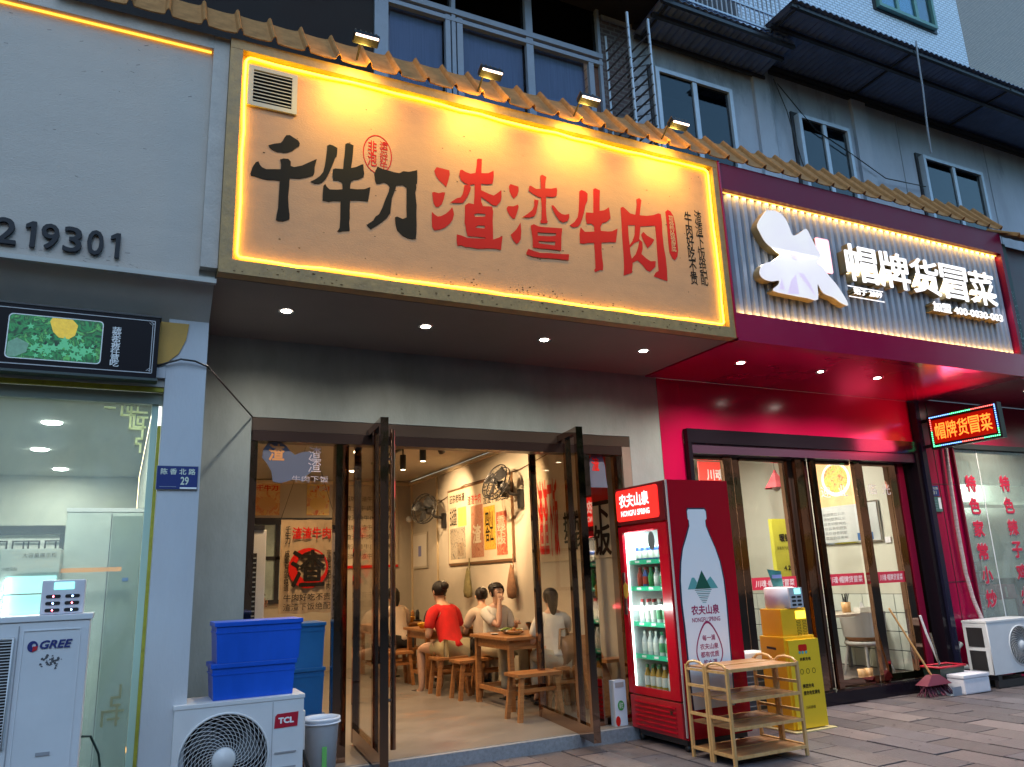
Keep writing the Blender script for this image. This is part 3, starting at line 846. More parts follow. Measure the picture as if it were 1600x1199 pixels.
# flood lights over the sign
for i, (x, px_) in enumerate(((1.24, 0), (2.17, 0), (3.01, 0), (3.88, 0))):
    f = thing('flood_light', 'black bracketed floodlight, %s, above the yellow-lit sign' % ('first from the left', 'second from the left', 'third from the left', 'rightmost, over the last red character')[i], 'lamp', (x, 4.5, 4.9), 'floodlights above the beef sign')
    h = MB().box(-.088, .088, -.038, .038, -.028, .012, bev=.006).xf(Matrix.Translation((x, 4.45, 4.93)) @ Matrix.Rotation(R(-28), 4, 'X'))
    h.build('housing', black, f)
    h = MB().box(-.078, .078, -.034, -.020, -.036, -.031).xf(Matrix.Translation((x, 4.45, 4.93)) @ Matrix.Rotation(R(-28), 4, 'X'))
    h.build('lens', M('flood_lens', (1, .9, .8), .4, emit=(1, .72, .60), es=1.0), f)
    MB().tube([(x, 4.47, 4.96), (x, 4.55, 5.0), (x, 4.68, 4.92)], .008, 6).build('arm', black, f)
    for k in range(5):
        MB().box(-.08+k*.036, -.07+k*.036, -.035, .035, 0.012, .034).xf(Matrix.Translation((x, 4.45, 4.93)) @ Matrix.Rotation(R(-28), 4, 'X')).build('fin', M('dull_bronze', (.10, .06, .03), .5), f)
    lamp('SPOT', (x, 4.46, 4.885), (x, 4.76, 4.50), E_FLOOD, (1, .74, .12), .03, 112, .9, f, 'flood_lamp')
    lamp('POINT', (x, 4.50, 4.86), None, E_TILE_FILL, (1, .60, .10), .05, parent=f, name='tile_fill')  # extra point lamp added to brighten the tile strip above

# resin tile apron over all signs
TA = thing('tile_apron', 'sloping resin tile strip with raised ribs running above all the shop signs', 'roof tiles', (4, 4.8, 4.9))
def apron(x0, x1, y0, z0, y1, z1, pitch):
    n = int((x1-x0)/pitch)
    dx = (x1-x0)/n
    vd = Vector((0, y1-y0, z1-z0)); L_ = vd.length; vd.normalize(); nn = Vector((0, -vd.z, vd.y))
    me = None
    for i in range(n):
        if me is None:
            prof = [(0, .0), (.2, -.003), (.45, -.005), (.72, -.002), (.80, .004), (.84, .030), (.89, .040), (.94, .030), (.98, .004), (1.0, .0)]
            vs = []; fs = []
            for s_ in range(4):
                t_ = s_/3*L_
                for (u, h) in prof:
                    for th in (0, -.008):
                        p = vd*t_ + nn*(h+th+(.006 if s_ == 0 else 0)); vs.append((u*dx, p.y, p.z))
            w_ = len(prof)*2
            for s_ in range(3):
                for q in range(len(prof)-1):
                    a = s_*w_+2*q; c = a+w_
                    fs += [(a, a+2, c+2, c), (a+1, c+1, c+3, a+3)]
            for q in range(len(prof)-1):
                fs.append((2*q, 2*q+1, 2*q+3, 2*q+2))
            me = MB()._add(vs, fs).mesh('tile'); me.materials.append(tilem)
        o = bpy.data.objects.new('tile', me); COL.objects.link(o); o.parent = TA
        o.location = Vector((x0+i*dx, y0, z0+rnd.uniform(-.004, .004)))-TA.location
apron(-.60, 8.5, 4.66, 4.868, 4.93, 5.22, .215)
apron(8.5, 12.2, 4.60, 4.80, 4.93, 5.0, .215)

# ------------------------------------------------------------------ red shop sign
RS = thing('hotpot_sign', 'red framed sign with grey ribbed panel, lit white characters and white cut-out light', 'sign', (6.5, 4.72, 3.2))
bx('top_band', redd, RS, 4.51, 8.52, 4.70, 4.799, 4.60, 4.85)
bx('bottom_band', redp, RS, 4.51, 8.52, 4.70, 4.799, 3.20, 3.445)
bx('end_band', redd, RS, 8.47, 8.52, 4.701, 4.798, 3.446, 4.599)
bx('edge_strip', redp, RS, 4.49, 4.509, 4.69, 4.799, 3.22, 4.86)
bx('backing', M('grey_backing', (.10, .12, .15), .5), RS, 4.51, 8.47, 4.785, 4.798, 3.446, 4.599)
ribm = M('grey_rib', (.34, .36, .41), .4, var=.08)
nr = 44
me = None
for i in range(nr):
    x = 4.515+i*(3.95/nr)
    if me is None:
        me = MB().prism([(0, 4.785), (.012, 4.752), (.052, 4.752), (.064, 4.785)], 'z', 3.447, 4.598).mesh('rib'); me.materials.append(ribm)
        me.transform(Matrix.Translation(-RS.location))
    o = bpy.data.objects.new('rib', me); COL.objects.link(o); o.parent = RS; o.location = (x, 0, 0)
leds = M('warm_led_strip', (1, .6, .2), .5, emit=(1, .52, .10), es=.28)
bx('led_strip', leds, RS, 4.53, 8.46, 4.745, 4.755, 4.588, 4.597)
bx('led_strip', leds, RS, 4.53, 8.46, 4.745, 4.755, 3.448, 3.457)
lamp('AREA', (6.5, 4.742, 4.585), (6.5, 4.79, 4.45), 1.9, (1, .55, .16), 3.9, None, .6, RS, 'led_glow_top', .02)
lamp('AREA', (6.5, 4.742, 3.46), (6.5, 4.79, 3.60), 1.4, (1, .55, .16), 3.9, None, .6, RS, 'led_glow_bottom', .02)
lit = M('lit_acrylic', (.3, .3, .3), .4, emit=(1, .98, 1), es=.24)
side = M('letter_side', (.35, .27, .14), .35, metal=.6)
def channel(name, s, u0, u1, v0, v1, bold):
    text(name, s, u0, u1, v0, v1, (0, 4.675, 0), FR, lit, RS, bold, .004)
    text(name+'_side', s, u0, u1, v0, v1, (0, 4.722, 0), FR, side, RS, bold, .040)
for i, ch in enumerate('帽牌货冒菜'):
    u0 = 5.93+i*.458
    channel('character', ch, u0, u0+.43, 3.93, 4.31, .012)
channel('small_lettering', '始于 2009', 5.98, 6.36, 3.795, 3.865, .01)
for z in (3.778, 3.882):
    bx('rule', lit, RS, 5.94, 6.42, 4.70, 4.705, z-.004, z+.004)
channel('phone_lettering', '加盟 400-0030-003', 7.10, 8.22, 3.765, 3.865, .015)
def smooth(p):
    out = []
    n = len(p)
    for i in range(n):
        p0, p1, p2, p3 = p[i-1], p[i], p[(i+1) % n], p[(i+2) % n]
        for t_ in (0, .34, .67):
            out.append(tuple(.5*(2*p1[a]+(p2[a]-p0[a])*t_+(2*p0[a]-5*p1[a]+4*p2[a]-p3[a])*t_**2+(3*p1[a]-p0[a]-3*p2[a]+p3[a])*t_**3) for a in (0, 1)))
    return out
G['cut'] = [smooth(G['cut'][0])]
flat('cut_out_light', G['cut'], (0, 4.665, 0), FR, posterise('lit_cut', [(1, .98, 1), (1, 1, 1), (.93, .90, 1), (1, .99, 1)], 1.6, .6, .4, .12, True), RS, (), .004)
flat('cut_out_side', G['cut'], (0, 4.708, 0), FR, side, RS, (), .037)
cx0 = min(p[0] for p in G['cut'][0]); cz0 = min(p[1] for p in G['cut'][0])
foldm = M('lilac_lit', (.3, .3, .3), .4, emit=(.72, .58, .88), es=.13)
for q, fp in enumerate(([(.30, .02), (.44, .03), (.43, .22), (.36, .15)], [(.46, .24), (.52, .17), (.64, .04), (.60, .14), (.53, .24)], [(.40, .42), (.48, .45), (.47, .36), (.42, .37)], [(.20, .05), (.27, .05), (.25, .16)])):
    flat('fold_print', [[(cx0+a, cz0+b_) for a, b_ in fp]], (0, 4.6600-.0004*q, 0), FR, foldm, RS, (), .0002)
pk = M('pink_lit', (.9, .4, .45), .4, emit=(1, .38, .42), es=.32)
flat('seal_light', [rrect(5.555, 5.73, 3.955, 4.295, .02)], (0, 4.672, 0), FR, pk, RS, (), .004)
flat('seal_side', [rrect(5.555, 5.73, 3.955, 4.295, .02)], (0, 4.708, 0), FR, side, RS, (), .033)
flat('seal_face', [rrect(5.575, 5.71, 3.975, 4.275, .012)], (0, 4.666, 0), FR, lit, RS, (), .0005)
text('seal_lettering', '川魂', 5.585, 5.70, 3.99, 4.26, (0, 4.6645, 0), FR, pk, RS, .0, vertical=True)
for sp in ((5.2, 4.1), (6.3, 4.15), (7.2, 4.15), (8.0, 4.12)):
    lamp('AREA', (sp[0], 4.66, sp[1]), (sp[0], 0, 1.2), 2.2, (1, .97, 1), .7, None, .6, RS, 'sign_glow', .3)

# neighbour's dark sign
NS = thing('far_right_sign', 'dark neighbouring shop sign cut by the right edge of the view', 'sign', (9, 4.8, 3.4))
bx('board', M('dark_board', (.05, .012, .02), .3, var=.3), NS, 8.66, 12, 4.78, 4.9, 3.42, 4.76)
bx('side_board', M('foliage_reflection', (.03, .05, .05), .5, var=.4), NS, 8.525, 8.655, 4.74, 4.9, 3.42, 4.76)  # plant reflections on the sign are painted as leaf colours and shapes
fl = M('pale_leaf_reflection', (.35, .5, .45), .6)
lv = MB()
for i in range(90):
    x = 8.56+rnd.uniform(0, .085); z = 3.46+rnd.random()**1.4*.75
    a = rnd.uniform(0, 6.3); s_ = rnd.uniform(.006, .014)
    lv._add([(x-s_*math.cos(a), 4.737, z-s_*math.sin(a)), (x+s_*.5*math.sin(a), 4.737, z-s_*.5*math.cos(a)), (x+s_*math.cos(a), 4.737, z+s_*math.sin(a))], [(0, 1, 2)])
lo = lv.build('leaf_print_or_reflection', fl, NS); lo['kind'] = 'stuff'
bx('canopy', redd, B, 8.53, 12.3, 4.91, 5.99, 3.25, 4.8)

# soffit downlights
dl = M('downlight_face', (1, 1, 1), .4, emit=(1, .93, .82), es=9)
for i, x in enumerate((.92, 1.95, 2.97, 3.95, 5.05, 6.08, 6.89, 9.47)):
    red = x > 4.5
    lab = ['leftmost recessed downlight in the grey soffit below the beef sign', 'second downlight from the left in the grey soffit under the beef sign',
           'third downlight from the left in the grey soffit under the beef sign', 'rightmost downlight in the grey soffit under the beef sign', 'leftmost downlight in the red soffit',
           'middle downlight in the red soffit', 'third downlight in the red soffit, under the lit characters', 'downlight in the red soffit beyond the LED matrix sign'][i]
    z = 3.25 if x > 8.5 else (3.202 if red else 3.212)
    d = thing('downlight', lab, 'lamp', (x, 5.27, z), 'recessed downlights under the signs')
    MB().lathe([(.05, 0), (.058, -.006), (.062, -.001), (.05, -.0005)], (x, 5.27, z), 20).build('trim_ring', chrome, d)
    MB().lathe([(.0, -.003), (.035 if x != 6.08 else .025, -.003)], (x, 5.27, z), 16).build('diffuser', dl, d)
    lamp('SPOT', (x, 5.27, z-.012), (x, 5.27, 0), 12 if not red else 34, (1, .88, .72), .03, 150, .9, d, 'bulb')

# ------------------------------------------------------------------ beef restaurant interior
wallb = M('restaurant_wall', (.46, .41, .33), .8, var=.10, vs=1.5)
ceilb = M('restaurant_ceiling', (.42, .38, .32), .8, var=.05)
floorb = M('restaurant_floor', (.175, .155, .135), .3, var=.2, vs=2.2, col2=(.22, .15, .11), cs=1.4, cth=.56)
def st(name, mt, *a):
    o = bx(name, mt, None, *a); tag(o, kind='structure'); return o
st('restaurant_floor', floorb, .40, 4.25, 5.90, 12.4, .0, .10)
st('door_step', M('grey_granite', (.20, .22, .25), .5, var=.25, vs=40), .42, 4.55, 5.84, 5.898, -.02, .098)
st('restaurant_ceiling', ceilb, .40, 4.25, 6.301, 12.4, 2.95, 3.0)
st('restaurant_wall', wallb, 4.25, 4.45, 6.302, 12.4, .1, 2.949)
st('restaurant_wall', wallb, .30, .45, 6.302, 12.4, .1, 2.949)
st('restaurant_wall', wallb, .45, 4.25, 12.3, 12.4, .1, 2.949)
st('cornice', cream, 4.20, 4.249, 6.4, 12.29, 2.88, 2.93)
st('cornice', cream, .46, 4.19, 12.25, 12.299, 2.88, 2.93)
for y in (11.05, 12.2): st('conduit', cream, 4.225, 4.249, y, y+.03, .1, 2.87)
# opening frame of bronze mirror steel
SF = thing('shop_front_frame', 'dark bronze mirror steel door frame with glazed sidelights of the beef restaurant', 'door frame', (2.5, 6.05, .1))
bx('head_rail', M('bronze_head', (.10, .07, .055), .3, metal=.7), SF, .825, 4.245, 6.0, 6.14, 2.50, 2.595)
bx('head_cover', M('dark_bronze', (.03, .015, .012), .35, metal=.5), SF, .83, 4.24, 6.002, 6.13, 2.42, 2.499)
for a, b_ in ((.825, .875), (1.47, 1.57), (3.74, 3.80), (4.10, 4.15)):
    bx('mullion', mirror, SF, a, b_, 6.02, 6.12, .10, 2.42)
bx('jamb_panel', M('taupe_panel', (.20, .16, .13), .35, var=.1), SF, 4.155, 4.248, 6.0, 6.29, .10, 2.499)
for a, b_ in ((.875, 1.47), (3.80, 4.10)):
    bx('sill_rail', mirror, SF, a, b_, 6.03, 6.11, .10, .16)
    MB().box(a, b_, 6.065, 6.071, .16, 2.42).build('glass_pane', clear, SF)
stk = M('etched_sticker', (.11, .12, .17), .7, spec=.2)
bull = [(1.0, 2.12), (.985, 2.2), (.95, 2.26), (.915, 2.3), (.92, 2.36), (.95, 2.41), (.99, 2.435), (1.04, 2.43), (1.09, 2.40), (1.12, 2.36), (1.16, 2.33), (1.20, 2.35), (1.25, 2.36), (1.31, 2.35), (1.33, 2.30), (1.31, 2.22), (1.25, 2.17), (1.23, 2.13), (1.15, 2.14), (1.06, 2.11)]
flat('sticker', [bull], (0, 6.062, 0), FR, stk, SF, (), .0005)
text('sticker_lettering', '渣', .96, 1.08, 2.28, 2.41, (0, 6.0595, 0), FR, M('sticker_orange', (.6, .25, .08), .6), SF, .03)
text('sticker_lettering', '渣渣', 1.26, 1.36, 2.2, 2.40, (0, 6.0595, 0), FR, M('sticker_pale', (.5, .42, .45), .6), SF, 0, vertical=True)
text('sticker_lettering', '牛肉下饭', 1.14, 1.42, 2.12, 2.17, (0, 6.0595, 0), FR, MATS['sticker_pale'], SF)
flat('sticker', [[(3.82, 2.12), (3.83, 2.38), (3.87, 2.45), (3.92, 2.46), (3.97, 2.42), (3.995, 2.32), (4.0, 2.2), (4.01, 2.12)]], (0, 6.062, 0), FR, stk, SF, (), .0005)
text('sticker_lettering', '渣', 3.85, 3.93, 2.27, 2.40, (0, 6.0595, 0), FR, inkr, SF, .03)

# open door leaves
def leaf(name, label, p0, p1, z0=.12, z1=2.54):
    t = thing(name, label, 'door', (p0[0], p0[1], z0))
    d = Vector((p1[0]-p0[0], p1[1]-p0[1], 0)); L_ = d.length; d.normalize()
    n = Vector((-d.y, d.x, 0))
    mt = Matrix((d, n, Vector((0, 0, 1)))).transposed().to_4x4(); mt.translation = Vector((p0[0], p0[1], 0))
    def pc(nm, m_, *a):
        MB().box(*a).xf(mt).build(nm, m_, t)
    pc('stile', mirror, 0, .055, -.03, .03, z0, z1)
    pc('stile', mirror, .27, .325, -.026, .026, z0, z1)
    pc('stile', mirror, L_-.05, L_, -.03, .03, z0, z1)
    pc('rail', mirror, .0555, L_-.0505, -.028, .028, z1-.055, z1-.001)
    pc('rail', mirror, .0555, L_-.0505, -.028, .028, z0+.001, z0+.11)
    pc('glass_pane', clear, .056, L_-.051, -.004, .004, z0+.111, z1-.056)
    return t, mt, L_
t, mt, L_ = leaf('door_leaf', 'open mirror steel framed glass door leaf on the left side of the restaurant entrance', (1.69, 5.47), (1.80, 6.62))
MB().tube([(1.90, 5.93, .16), (1.90, 5.93, 2.54)], .022, 8).build('pull_handle', mirror, t)
for z in (.5, 2.3):
    MB().tube([(1.90, 5.93, z), (1.745, 5.93, z)], .012, 6).build('handle_bolt', mirror, t)
t, mt, L_ = leaf('door_leaf', 'open mirror steel framed glass door leaf on the right, beside the drinks fridge', (3.42, 5.55), (3.60, 6.78), .08, 2.57)
# ceiling track and spots
TR = thing('spot_track', 'black ceiling track with cylindrical spotlights inside the beef restaurant', 'track light', (2.98, 8, 2.85))
bx('rail', black, TR, 2.965, 2.995, 6.6, 10.2, 2.90, 2.93)
hot = M('spot_lens', (1, .9, .7), .4, emit=(1, .8, .5), es=5)
for i, (y, tgt) in enumerate(((6.9, None), (7.35, (4.2, 8.3, 2.2)), (7.75, (4.2, 8.9, 2.0)), (8.2, None), (8.9, None), (9.6, (4.2, 10.2, 2.3)))):
    d = Vector((0, 0, -1)) if not tgt else (Vector(tgt)-Vector((2.98, y, 2.75))).normalized()
    if tgt: d = (d+Vector((0, 0, -.6))).normalized()
    o = Vector((2.98, y, 2.83)); c = o+d*.0
    s_ = MB().lathe([(0, 0), (.038, 0), (.038, .18), (.03, .18)], c, 14, d).build('spot_body', black, TR)
    MB().lathe([(0, .178), (.03, .178)], c, 12, d).build('lens', hot, s_)
    MB().tube([(2.98, y, 2.91), (2.98, y, 2.80)], .01, 6).build('swivel', black, s_)
    lamp('SPOT', c+d*.2, (Vector(tgt) if tgt else c+Vector((0, 0, -3))), E_TRACK*(2.0 if tgt else .7), WARM, .03, 62 if tgt else 115, .7, TR, 'spot_bulb')
for x, y in ((1.6, 7.2), (1.6, 9.6), (3.0, 11.2)):
    d = thing('ceiling_spot', 'round recessed spotlight in the restaurant ceiling, ' + {7.2: 'nearest the door at the left', 9.6: 'farther in at the left', 11.2: 'deepest, before the back wall'}[y], 'lamp', (x, y, 2.945), 'recessed spots in the restaurant ceiling')
    MB().lathe([(0, 0), (.06, 0), (.07, .004)], (x, y, 2.944), 14).build('face', hot, d)
    lamp('SPOT', (x, y, 2.93), (x, y, 0), E_TRACK*1.4, WARM, .06, 150, .9, d, 'bulb')
# framed pictures
paper = M('aged_paper', (.55, .46, .33), .6, var=.12, vs=3)
MU = thing('mural', 'large framed food print with brush lettering between the two wall fans', 'picture', (4.24, 9.5, 2))
bx('frame', M('brown_frame', (.14, .07, .03), .4), MU, 4.225, 4.248, 8.5, 10.6, 1.54, 2.60)
bx('print', paper, MU, 4.219, 4.2249, 8.53, 10.57, 1.57, 2.57)
for nm, cc, y0, y1, z0, z1 in (('photo_patch', [(.12, .10, .08), (.35, .3, .22), (.25, .2, .15)], 9.95, 10.5, 1.62, 2.05), ('photo_patch', [(.5, .35, .1), (.6, .5, .1), (.25, .3, .08)], 9.9, 10.2, 2.06, 2.32),
                               ('bottle_patch', [(.25, .08, .04), (.4, .2, .12), (.35, .12, .06)], 9.35, 9.75, 1.62, 2.3), ('yellow_patch', [(.55, .28, .03), (.6, .4, .05), (.4, .15, .02)], 8.98, 9.33, 1.7, 2.25), ('red_patch', [(.45, .03, .02), (.5, .12, .06), (.5, .35, .2)], 8.65, 8.95, 1.62, 2.15)):
    bx(nm, posterise(nm+str(y0), cc, 11, 2.5), MU, 4.2165, 4.2188, y0, y1, z0, z1)
bx('photo_patch', posterise('photo2', [(.05, .045, .04), (.3, .22, .14), (.12, .09, .06)], 16, 2), MU, 4.2160, 4.2164, 10.02, 10.24, 1.66, 1.84)
text('lettering', '正宗老味道', -10.5, -9.95, 2.40, 2.52, (4.2150, 0, 0), LF, inkd, MU, .015)
text('lettering', '古法渣渣', -10.5, -10.25, 2.08, 2.34, (4.2150, 0, 0), LF, inkd, MU, .01)
text('lettering', '香辣下饭', -8.93, -8.68, 1.75, 2.1, (4.2145, 0, 0), LF, paper, MU, .02, vertical=True)
text('lettering', '渣', -9.70, -9.42, 1.80, 2.05, (4.2150, 0, 0), LF, paper, MU, .03)
text('lettering', '牛肉好吃不贵\n渣渣下饭绝配', -9.33, -8.6, 2.28, 2.54, (4.2165, 0, 0), LF, inkd, MU, .01)
text('lettering', '渣渣牛肉', -9.85, -9.4, 2.32, 2.45, (4.2165, 0, 0), LF, inkr, MU, .01)
text('lettering', '四川\n合江', -9.28, -9.04, 1.8, 2.18, (4.2150, 0, 0), LF, inkd, MU, .03)
CE = thing('certificate', 'small pale framed certificate near the far corner of the right wall', 'picture', (4.24, 11.8, 1.8))
bx('frame', M('pale_frame', (.5, .45, .36), .5), CE, 4.23, 4.2485, 11.5, 12.15, 1.54, 2.08)
bx('sheet', M('sheet_paper', (.62, .58, .5), .7), CE, 4.226, 4.2299, 11.53, 12.12, 1.57, 2.05)
bx('blue_mark', M('blue_mark', (.2, .22, .45), .7), CE, 4.224, 4.2259, 11.75, 11.88, 1.72, 1.88)
for i, (x0, x1, lab, cols, head) in enumerate(((1.76, 2.14, 'orange and cream food poster at the left of the back wall', [(.65, .30, .08), (.7, .5, .2), (.6, .2, .05), (.7, .45, .12)], '千牛刀'),
                                   (2.55, 2.90, 'red and yellow poster of a noodle bowl on the back wall', [(.6, .05, .02), (.7, .5, .15), (.65, .45, .2), (.55, .12, .04)], '牛肉'))):
    p = thing('poster', lab, 'poster', ((x0+x1)/2, 12.29, 2.6))
    bx('sheet', posterise('poster_print%d' % i, cols, 6), p, x0, x1, 12.286, 12.298, 2.40, 2.88)
    text('lettering', head, x0+.03, x1-.03, 2.77, 2.86, (0, 12.284, 0), FR, inkr if i == 0 else paper, p, .03)
    flat('bowl_print', [ell((x0+x1)/2, 2.58, .13, .10)], (0, 12.284, 0), FR, M('bowl_%d' % i, (.65, .42, .12) if i else (.62, .36, .12), .6), p, (), .0005)
mnu = thing('menu_board', 'tall cream menu sheet with rows of writing behind the left door leaf', 'menu', (3.6, 12.29, 2.2))
bx('sheet', paper, mnu, 3.1, 4.02, 12.28, 12.298, 1.62, 2.86)
bx('border', inkr, mnu, 3.1, 4.02, 12.279, 12.2985, 1.58, 1.62)
for i in range(7):
    text('writing', '招牌渣渣牛肉饭套餐'[i % 3:], 3.15, 3.95, 1.72+i*.15, 1.80+i*.15, (0, 12.277, 0), FR, inkd, mnu)
# kitchen pass window
kw = thing('kitchen_window', 'dark framed kitchen window in the back wall under the two posters', 'window', (2.3, 12.28, 1.2))
for a in ((1.66, 3.0, 2.26, 2.36), (1.66, 3.0, 1.1, 1.16), (1.66, 1.72, 1.16, 2.26), (2.94, 3.0, 1.16, 2.26), (2.1, 2.16, 1.16, 2.26), (1.72, 2.94, 1.74, 1.79)):
    bx('frame_bar', darkf, kw, a[0], a[1], 12.26, 12.2985, a[2], a[3])
bx('pane', M('pale_kitchen_pane', (.35, .45, .45), .4, var=.3, vs=3), kw, 1.70, 2.96, 12.285, 12.2975, 1.14, 2.3)  # pale mottled colour of the opaque panes
# banner
bnm = M('banner_cloth', (.42, .30, .18), .8, var=.18, vs=5, bump=.3, bs=8)
BN = thing('cloth_banner', 'hanging tan cloth banner with a black character over a red circle', 'banner', (1.72, 8.2, 1))
bn = MB(); vs = []; fs = []
for i in range(17):
    x = 1.45+.55*i/16
    for j in range(9):
        z = 2.01-.93*j/8
        vs.append((x, 8.2+.012*math.sin(i*1.9)*(.3+j/8), z+.008*math.sin(i*.8)))
for i in range(16):
    for j in range(8):
        a = i*9+j; fs.append((a, a+1, a+10, a+9))
bn._add(vs, fs, True).build('cloth', bnm, BN)
bx('rod', black, BN, 1.42, 2.03, 8.195, 8.205, 2.01, 2.02)
MB().tube([(1.45, 8.2, 2.02), (1.72, 8.2, 2.9), (2.0, 8.2, 2.02)], .003, 4).build('cord', black, BN)
flat('brush_circle', [ell(1.73, 1.52, .20, .20, 24)], (0, 8.175, 0), FR, inkr, BN, [ell(1.76, 1.54, .15, .15, 24)], .0004)
text('lettering', '渣渣牛肉', 1.56, 1.95, 1.81, 1.93, (0, 8.176, 0), FR, inkr, BN, .02)
text('lettering', '千牛刀', 1.49, 1.545, 1.76, 1.94, (0, 8.176, 0), FR, inkd, BN, .01, vertical=True)
text('lettering', '渣', 1.55, 1.90, 1.33, 1.70, (0, 8.172, 0), FR, inkd, BN, .018)
text('lettering', '成都百年老味道', 1.49, 1.54, 1.30, 1.70, (0, 8.176, 0), FR, inkd, BN, .01, vertical=True)
text('lettering', '非遗泡菜配牛肉', 1.91, 1.96, 1.30, 1.70, (0, 8.176, 0), FR, inkd, BN, .01, vertical=True)
text('lettering', '牛肉好吃不贵', 1.49, 1.96, 1.20, 1.27, (0, 8.176, 0), FR, inkd, BN, .01)
text('lettering', '渣渣下饭绝配', 1.49, 1.96, 1.11, 1.18, (0, 8.176, 0), FR, inkd, BN, 0)
# standing air conditioner
SA = thing('floor_air_conditioner', 'tall white floor standing air conditioner with dark louvre behind the left sidelight', 'air conditioner', (1.1, 7.6, .1))
bx('cabinet', white_p, SA, .93, 1.20, 7.5, 7.8, .10, 1.86, bev=.01)
bx('top_cap', darkf, SA, .95, 1.18, 7.49, 7.79, 1.861, 1.90)
bx('louvre_recess', darkw, SA, .94, 1.12, 7.492, 7.499, .95, 1.65)
for k in range(16): bx('louvre', M('grey_louvre', (.3, .32, .34), .4), SA, .945, 1.115, 7.480, 7.4915, .97+k*.042, .982+k*.042)
bx('louvre_spine', MATS['grey_louvre'], SA, 1.02, 1.03, 7.476, 7.4795, .95, 1.65)
# fans
def wall_fan(lab, y, z, yaw_, tilt):
    t = thing('wall_fan', lab, 'fan', (4.24, y, z))
    bx('wall_plate', black, t, 4.19, 4.248, y-.04, y+.04, z-.2, z+.02, bev=.01)
    MB().tube([(4.19, y, z-.05), (4.08, y, z-.03), (4.02, y, z+.03)], .02, 8).build('arm', black, t)
    mt = Matrix.Translation((3.98, y, z+.06)) @ Matrix.Rotation(R(yaw_), 4, 'Z') @ Matrix.Rotation(R(tilt), 4, 'Y')
    def k(nm, mb, m_=black): mb.xf(mt).build(nm, m_, t)
    k('motor', MB().lathe([(0, .10), (.05, .09), (.06, .03), (.055, -.03), (.0, -.05)], (0, 0, 0), 14, (1, 0, 0)))
    k('hub', MB().lathe([(0, -.16), (.04, -.155), (.045, -.10), (.02, -.08), (.02, -.04)], (0, 0, 0), 14, (1, 0, 0)))
    for b_ in range(3):
        a = R(120*b_+20)
        c, s_ = math.cos(a), math.sin(a)
        vs = []
        for r_, w in ((.03, .03), (.10, .07), (.18, .08), (.19, .02)):
            for s2 in (-1, 1):
                yy = r_*c - s2*w*s_; zz = r_*s_ + s2*w*c
                vs.append((-.12+s2*.02, yy, zz))
        k('blade', MB()._add(vs, [(0, 1, 3, 2), (2, 3, 5, 4), (4, 5, 7, 6)]))
    cg = MB()
    for rr_, xx in ((.215, -.12), (.21, -.06), (.07, -.19)):
        cg.tube([(xx, rr_*math.cos(2*math.pi*q/24), rr_*math.sin(2*math.pi*q/24)) for q in range(24)], .008 if rr_ > .1 else .004, 5, closed=True)
    for q in range(30):
        a = 2*math.pi*q/30
        cg.tube([(-.19, .03*math.cos(a), .03*math.sin(a)), (-.175, .13*math.cos(a), .13*math.sin(a)), (-.12, .215*math.cos(a), .215*math.sin(a)), (-.06, .21*math.cos(a), .21*math.sin(a)), (-.01, .06*math.cos(a), .06*math.sin(a))], .0016, 3)
    k('cage', cg)
wall_fan('black wall fan farther back, beside the certificate', 10.75, 2.28, 28, 12)
wall_fan('black wall fan nearer the street, above the right end of the mural', 8.25, 2.34, 10, 25)
o = MB().tube([(4.235, 12.0, 2.35), (4.235, 10.8, 2.5), (4.235, 10.0, 2.62), (4.235, 8.3, 2.6), (4.235, 7.2, 2.72)], .006, 5).build('wall_cable', M('brown_cable', (.1, .05, .03), .6), None)
tag(o, 'thin brown cable running along the restaurant wall above the mural', 'cable')
# hanging bags
for i, (y, lab, c) in enumerate(((9.8, 'olive green cloth bag hanging under the left end of the mural', (.16, .14, .06)), (8.48, 'brown patterned shoulder bag hanging under the right end of the mural', (.20, .10, .05)))):
    t = thing('hanging_bag', lab, 'bag', (4.2, y, 1.55))
    bm_ = M('bag_cloth%d' % i, c, .8, var=.4, vs=14)
    MB().lathe([(.012, .0), (.035, -.06), (.07, -.18), (.095, -.30), (.08, -.38), (0, -.40)], (4.17, y, 1.50), 14).xf(Matrix.Translation((4.17*.45, 0, 0)) @ Matrix.Diagonal((.55, 1, 1, 1))).build('sack', bm_, t)
    MB().tube([(4.2, y, 1.62), (4.19, y-.02, 1.5), (4.18, y-.05, 1.38)], .008, 5).build('strap', bm_, t)
# camera
o = MB().ball((4.15, 12.1, 2.32), .05).build('security_camera', white_p, None); tag(o, 'small white dome camera in the far corner of the restaurant', 'camera')

def table(lab, x0, x1, y0, y1, z=.78):
    t = thing('wooden_table', lab, 'table', ((x0+x1)/2, (y0+y1)/2, .1))
    bx('tabletop', woodm, t, x0, x1, y0, y1, z-.03, z, bev=.004)
    for x in (x0+.04, x1-.09):
        for y in (y0+.04, y1-.09):
            bx('leg', woodm, t, x, x+.05, y, y+.05, .1, z-.031)
    for y in (y0+.05, y1-.08): bx('apron', woodm, t, x0+.0905, x1-.0905, y, y+.03, z-.12, z-.0315)
    for x in (x0+.05, x1-.08): bx('apron', woodm, t, x, x+.03, y0+.0905, y1-.0905, z-.12, z-.0315)
    for y in (y0+.055, y1-.085): bx('stretcher', woodm, t, x0+.0905, x1-.0905, y, y+.025, .24, .28)
    for x in (x0+.055, x1-.085): bx('stretcher', woodm, t, x, x+.025, y0+.0905, y1-.0905, .24, .28)
    return t
table('wooden table with the food nearest the door, in front of the woman in white', 3.42, 4.16, 7.1, 8.02)
table('wooden table in front of the person in the red shirt', 3.34, 4.16, 9.22, 10.0)
table('wooden table farthest back, beside the person in the white shirt', 3.15, 4.05, 10.75, 11.5)
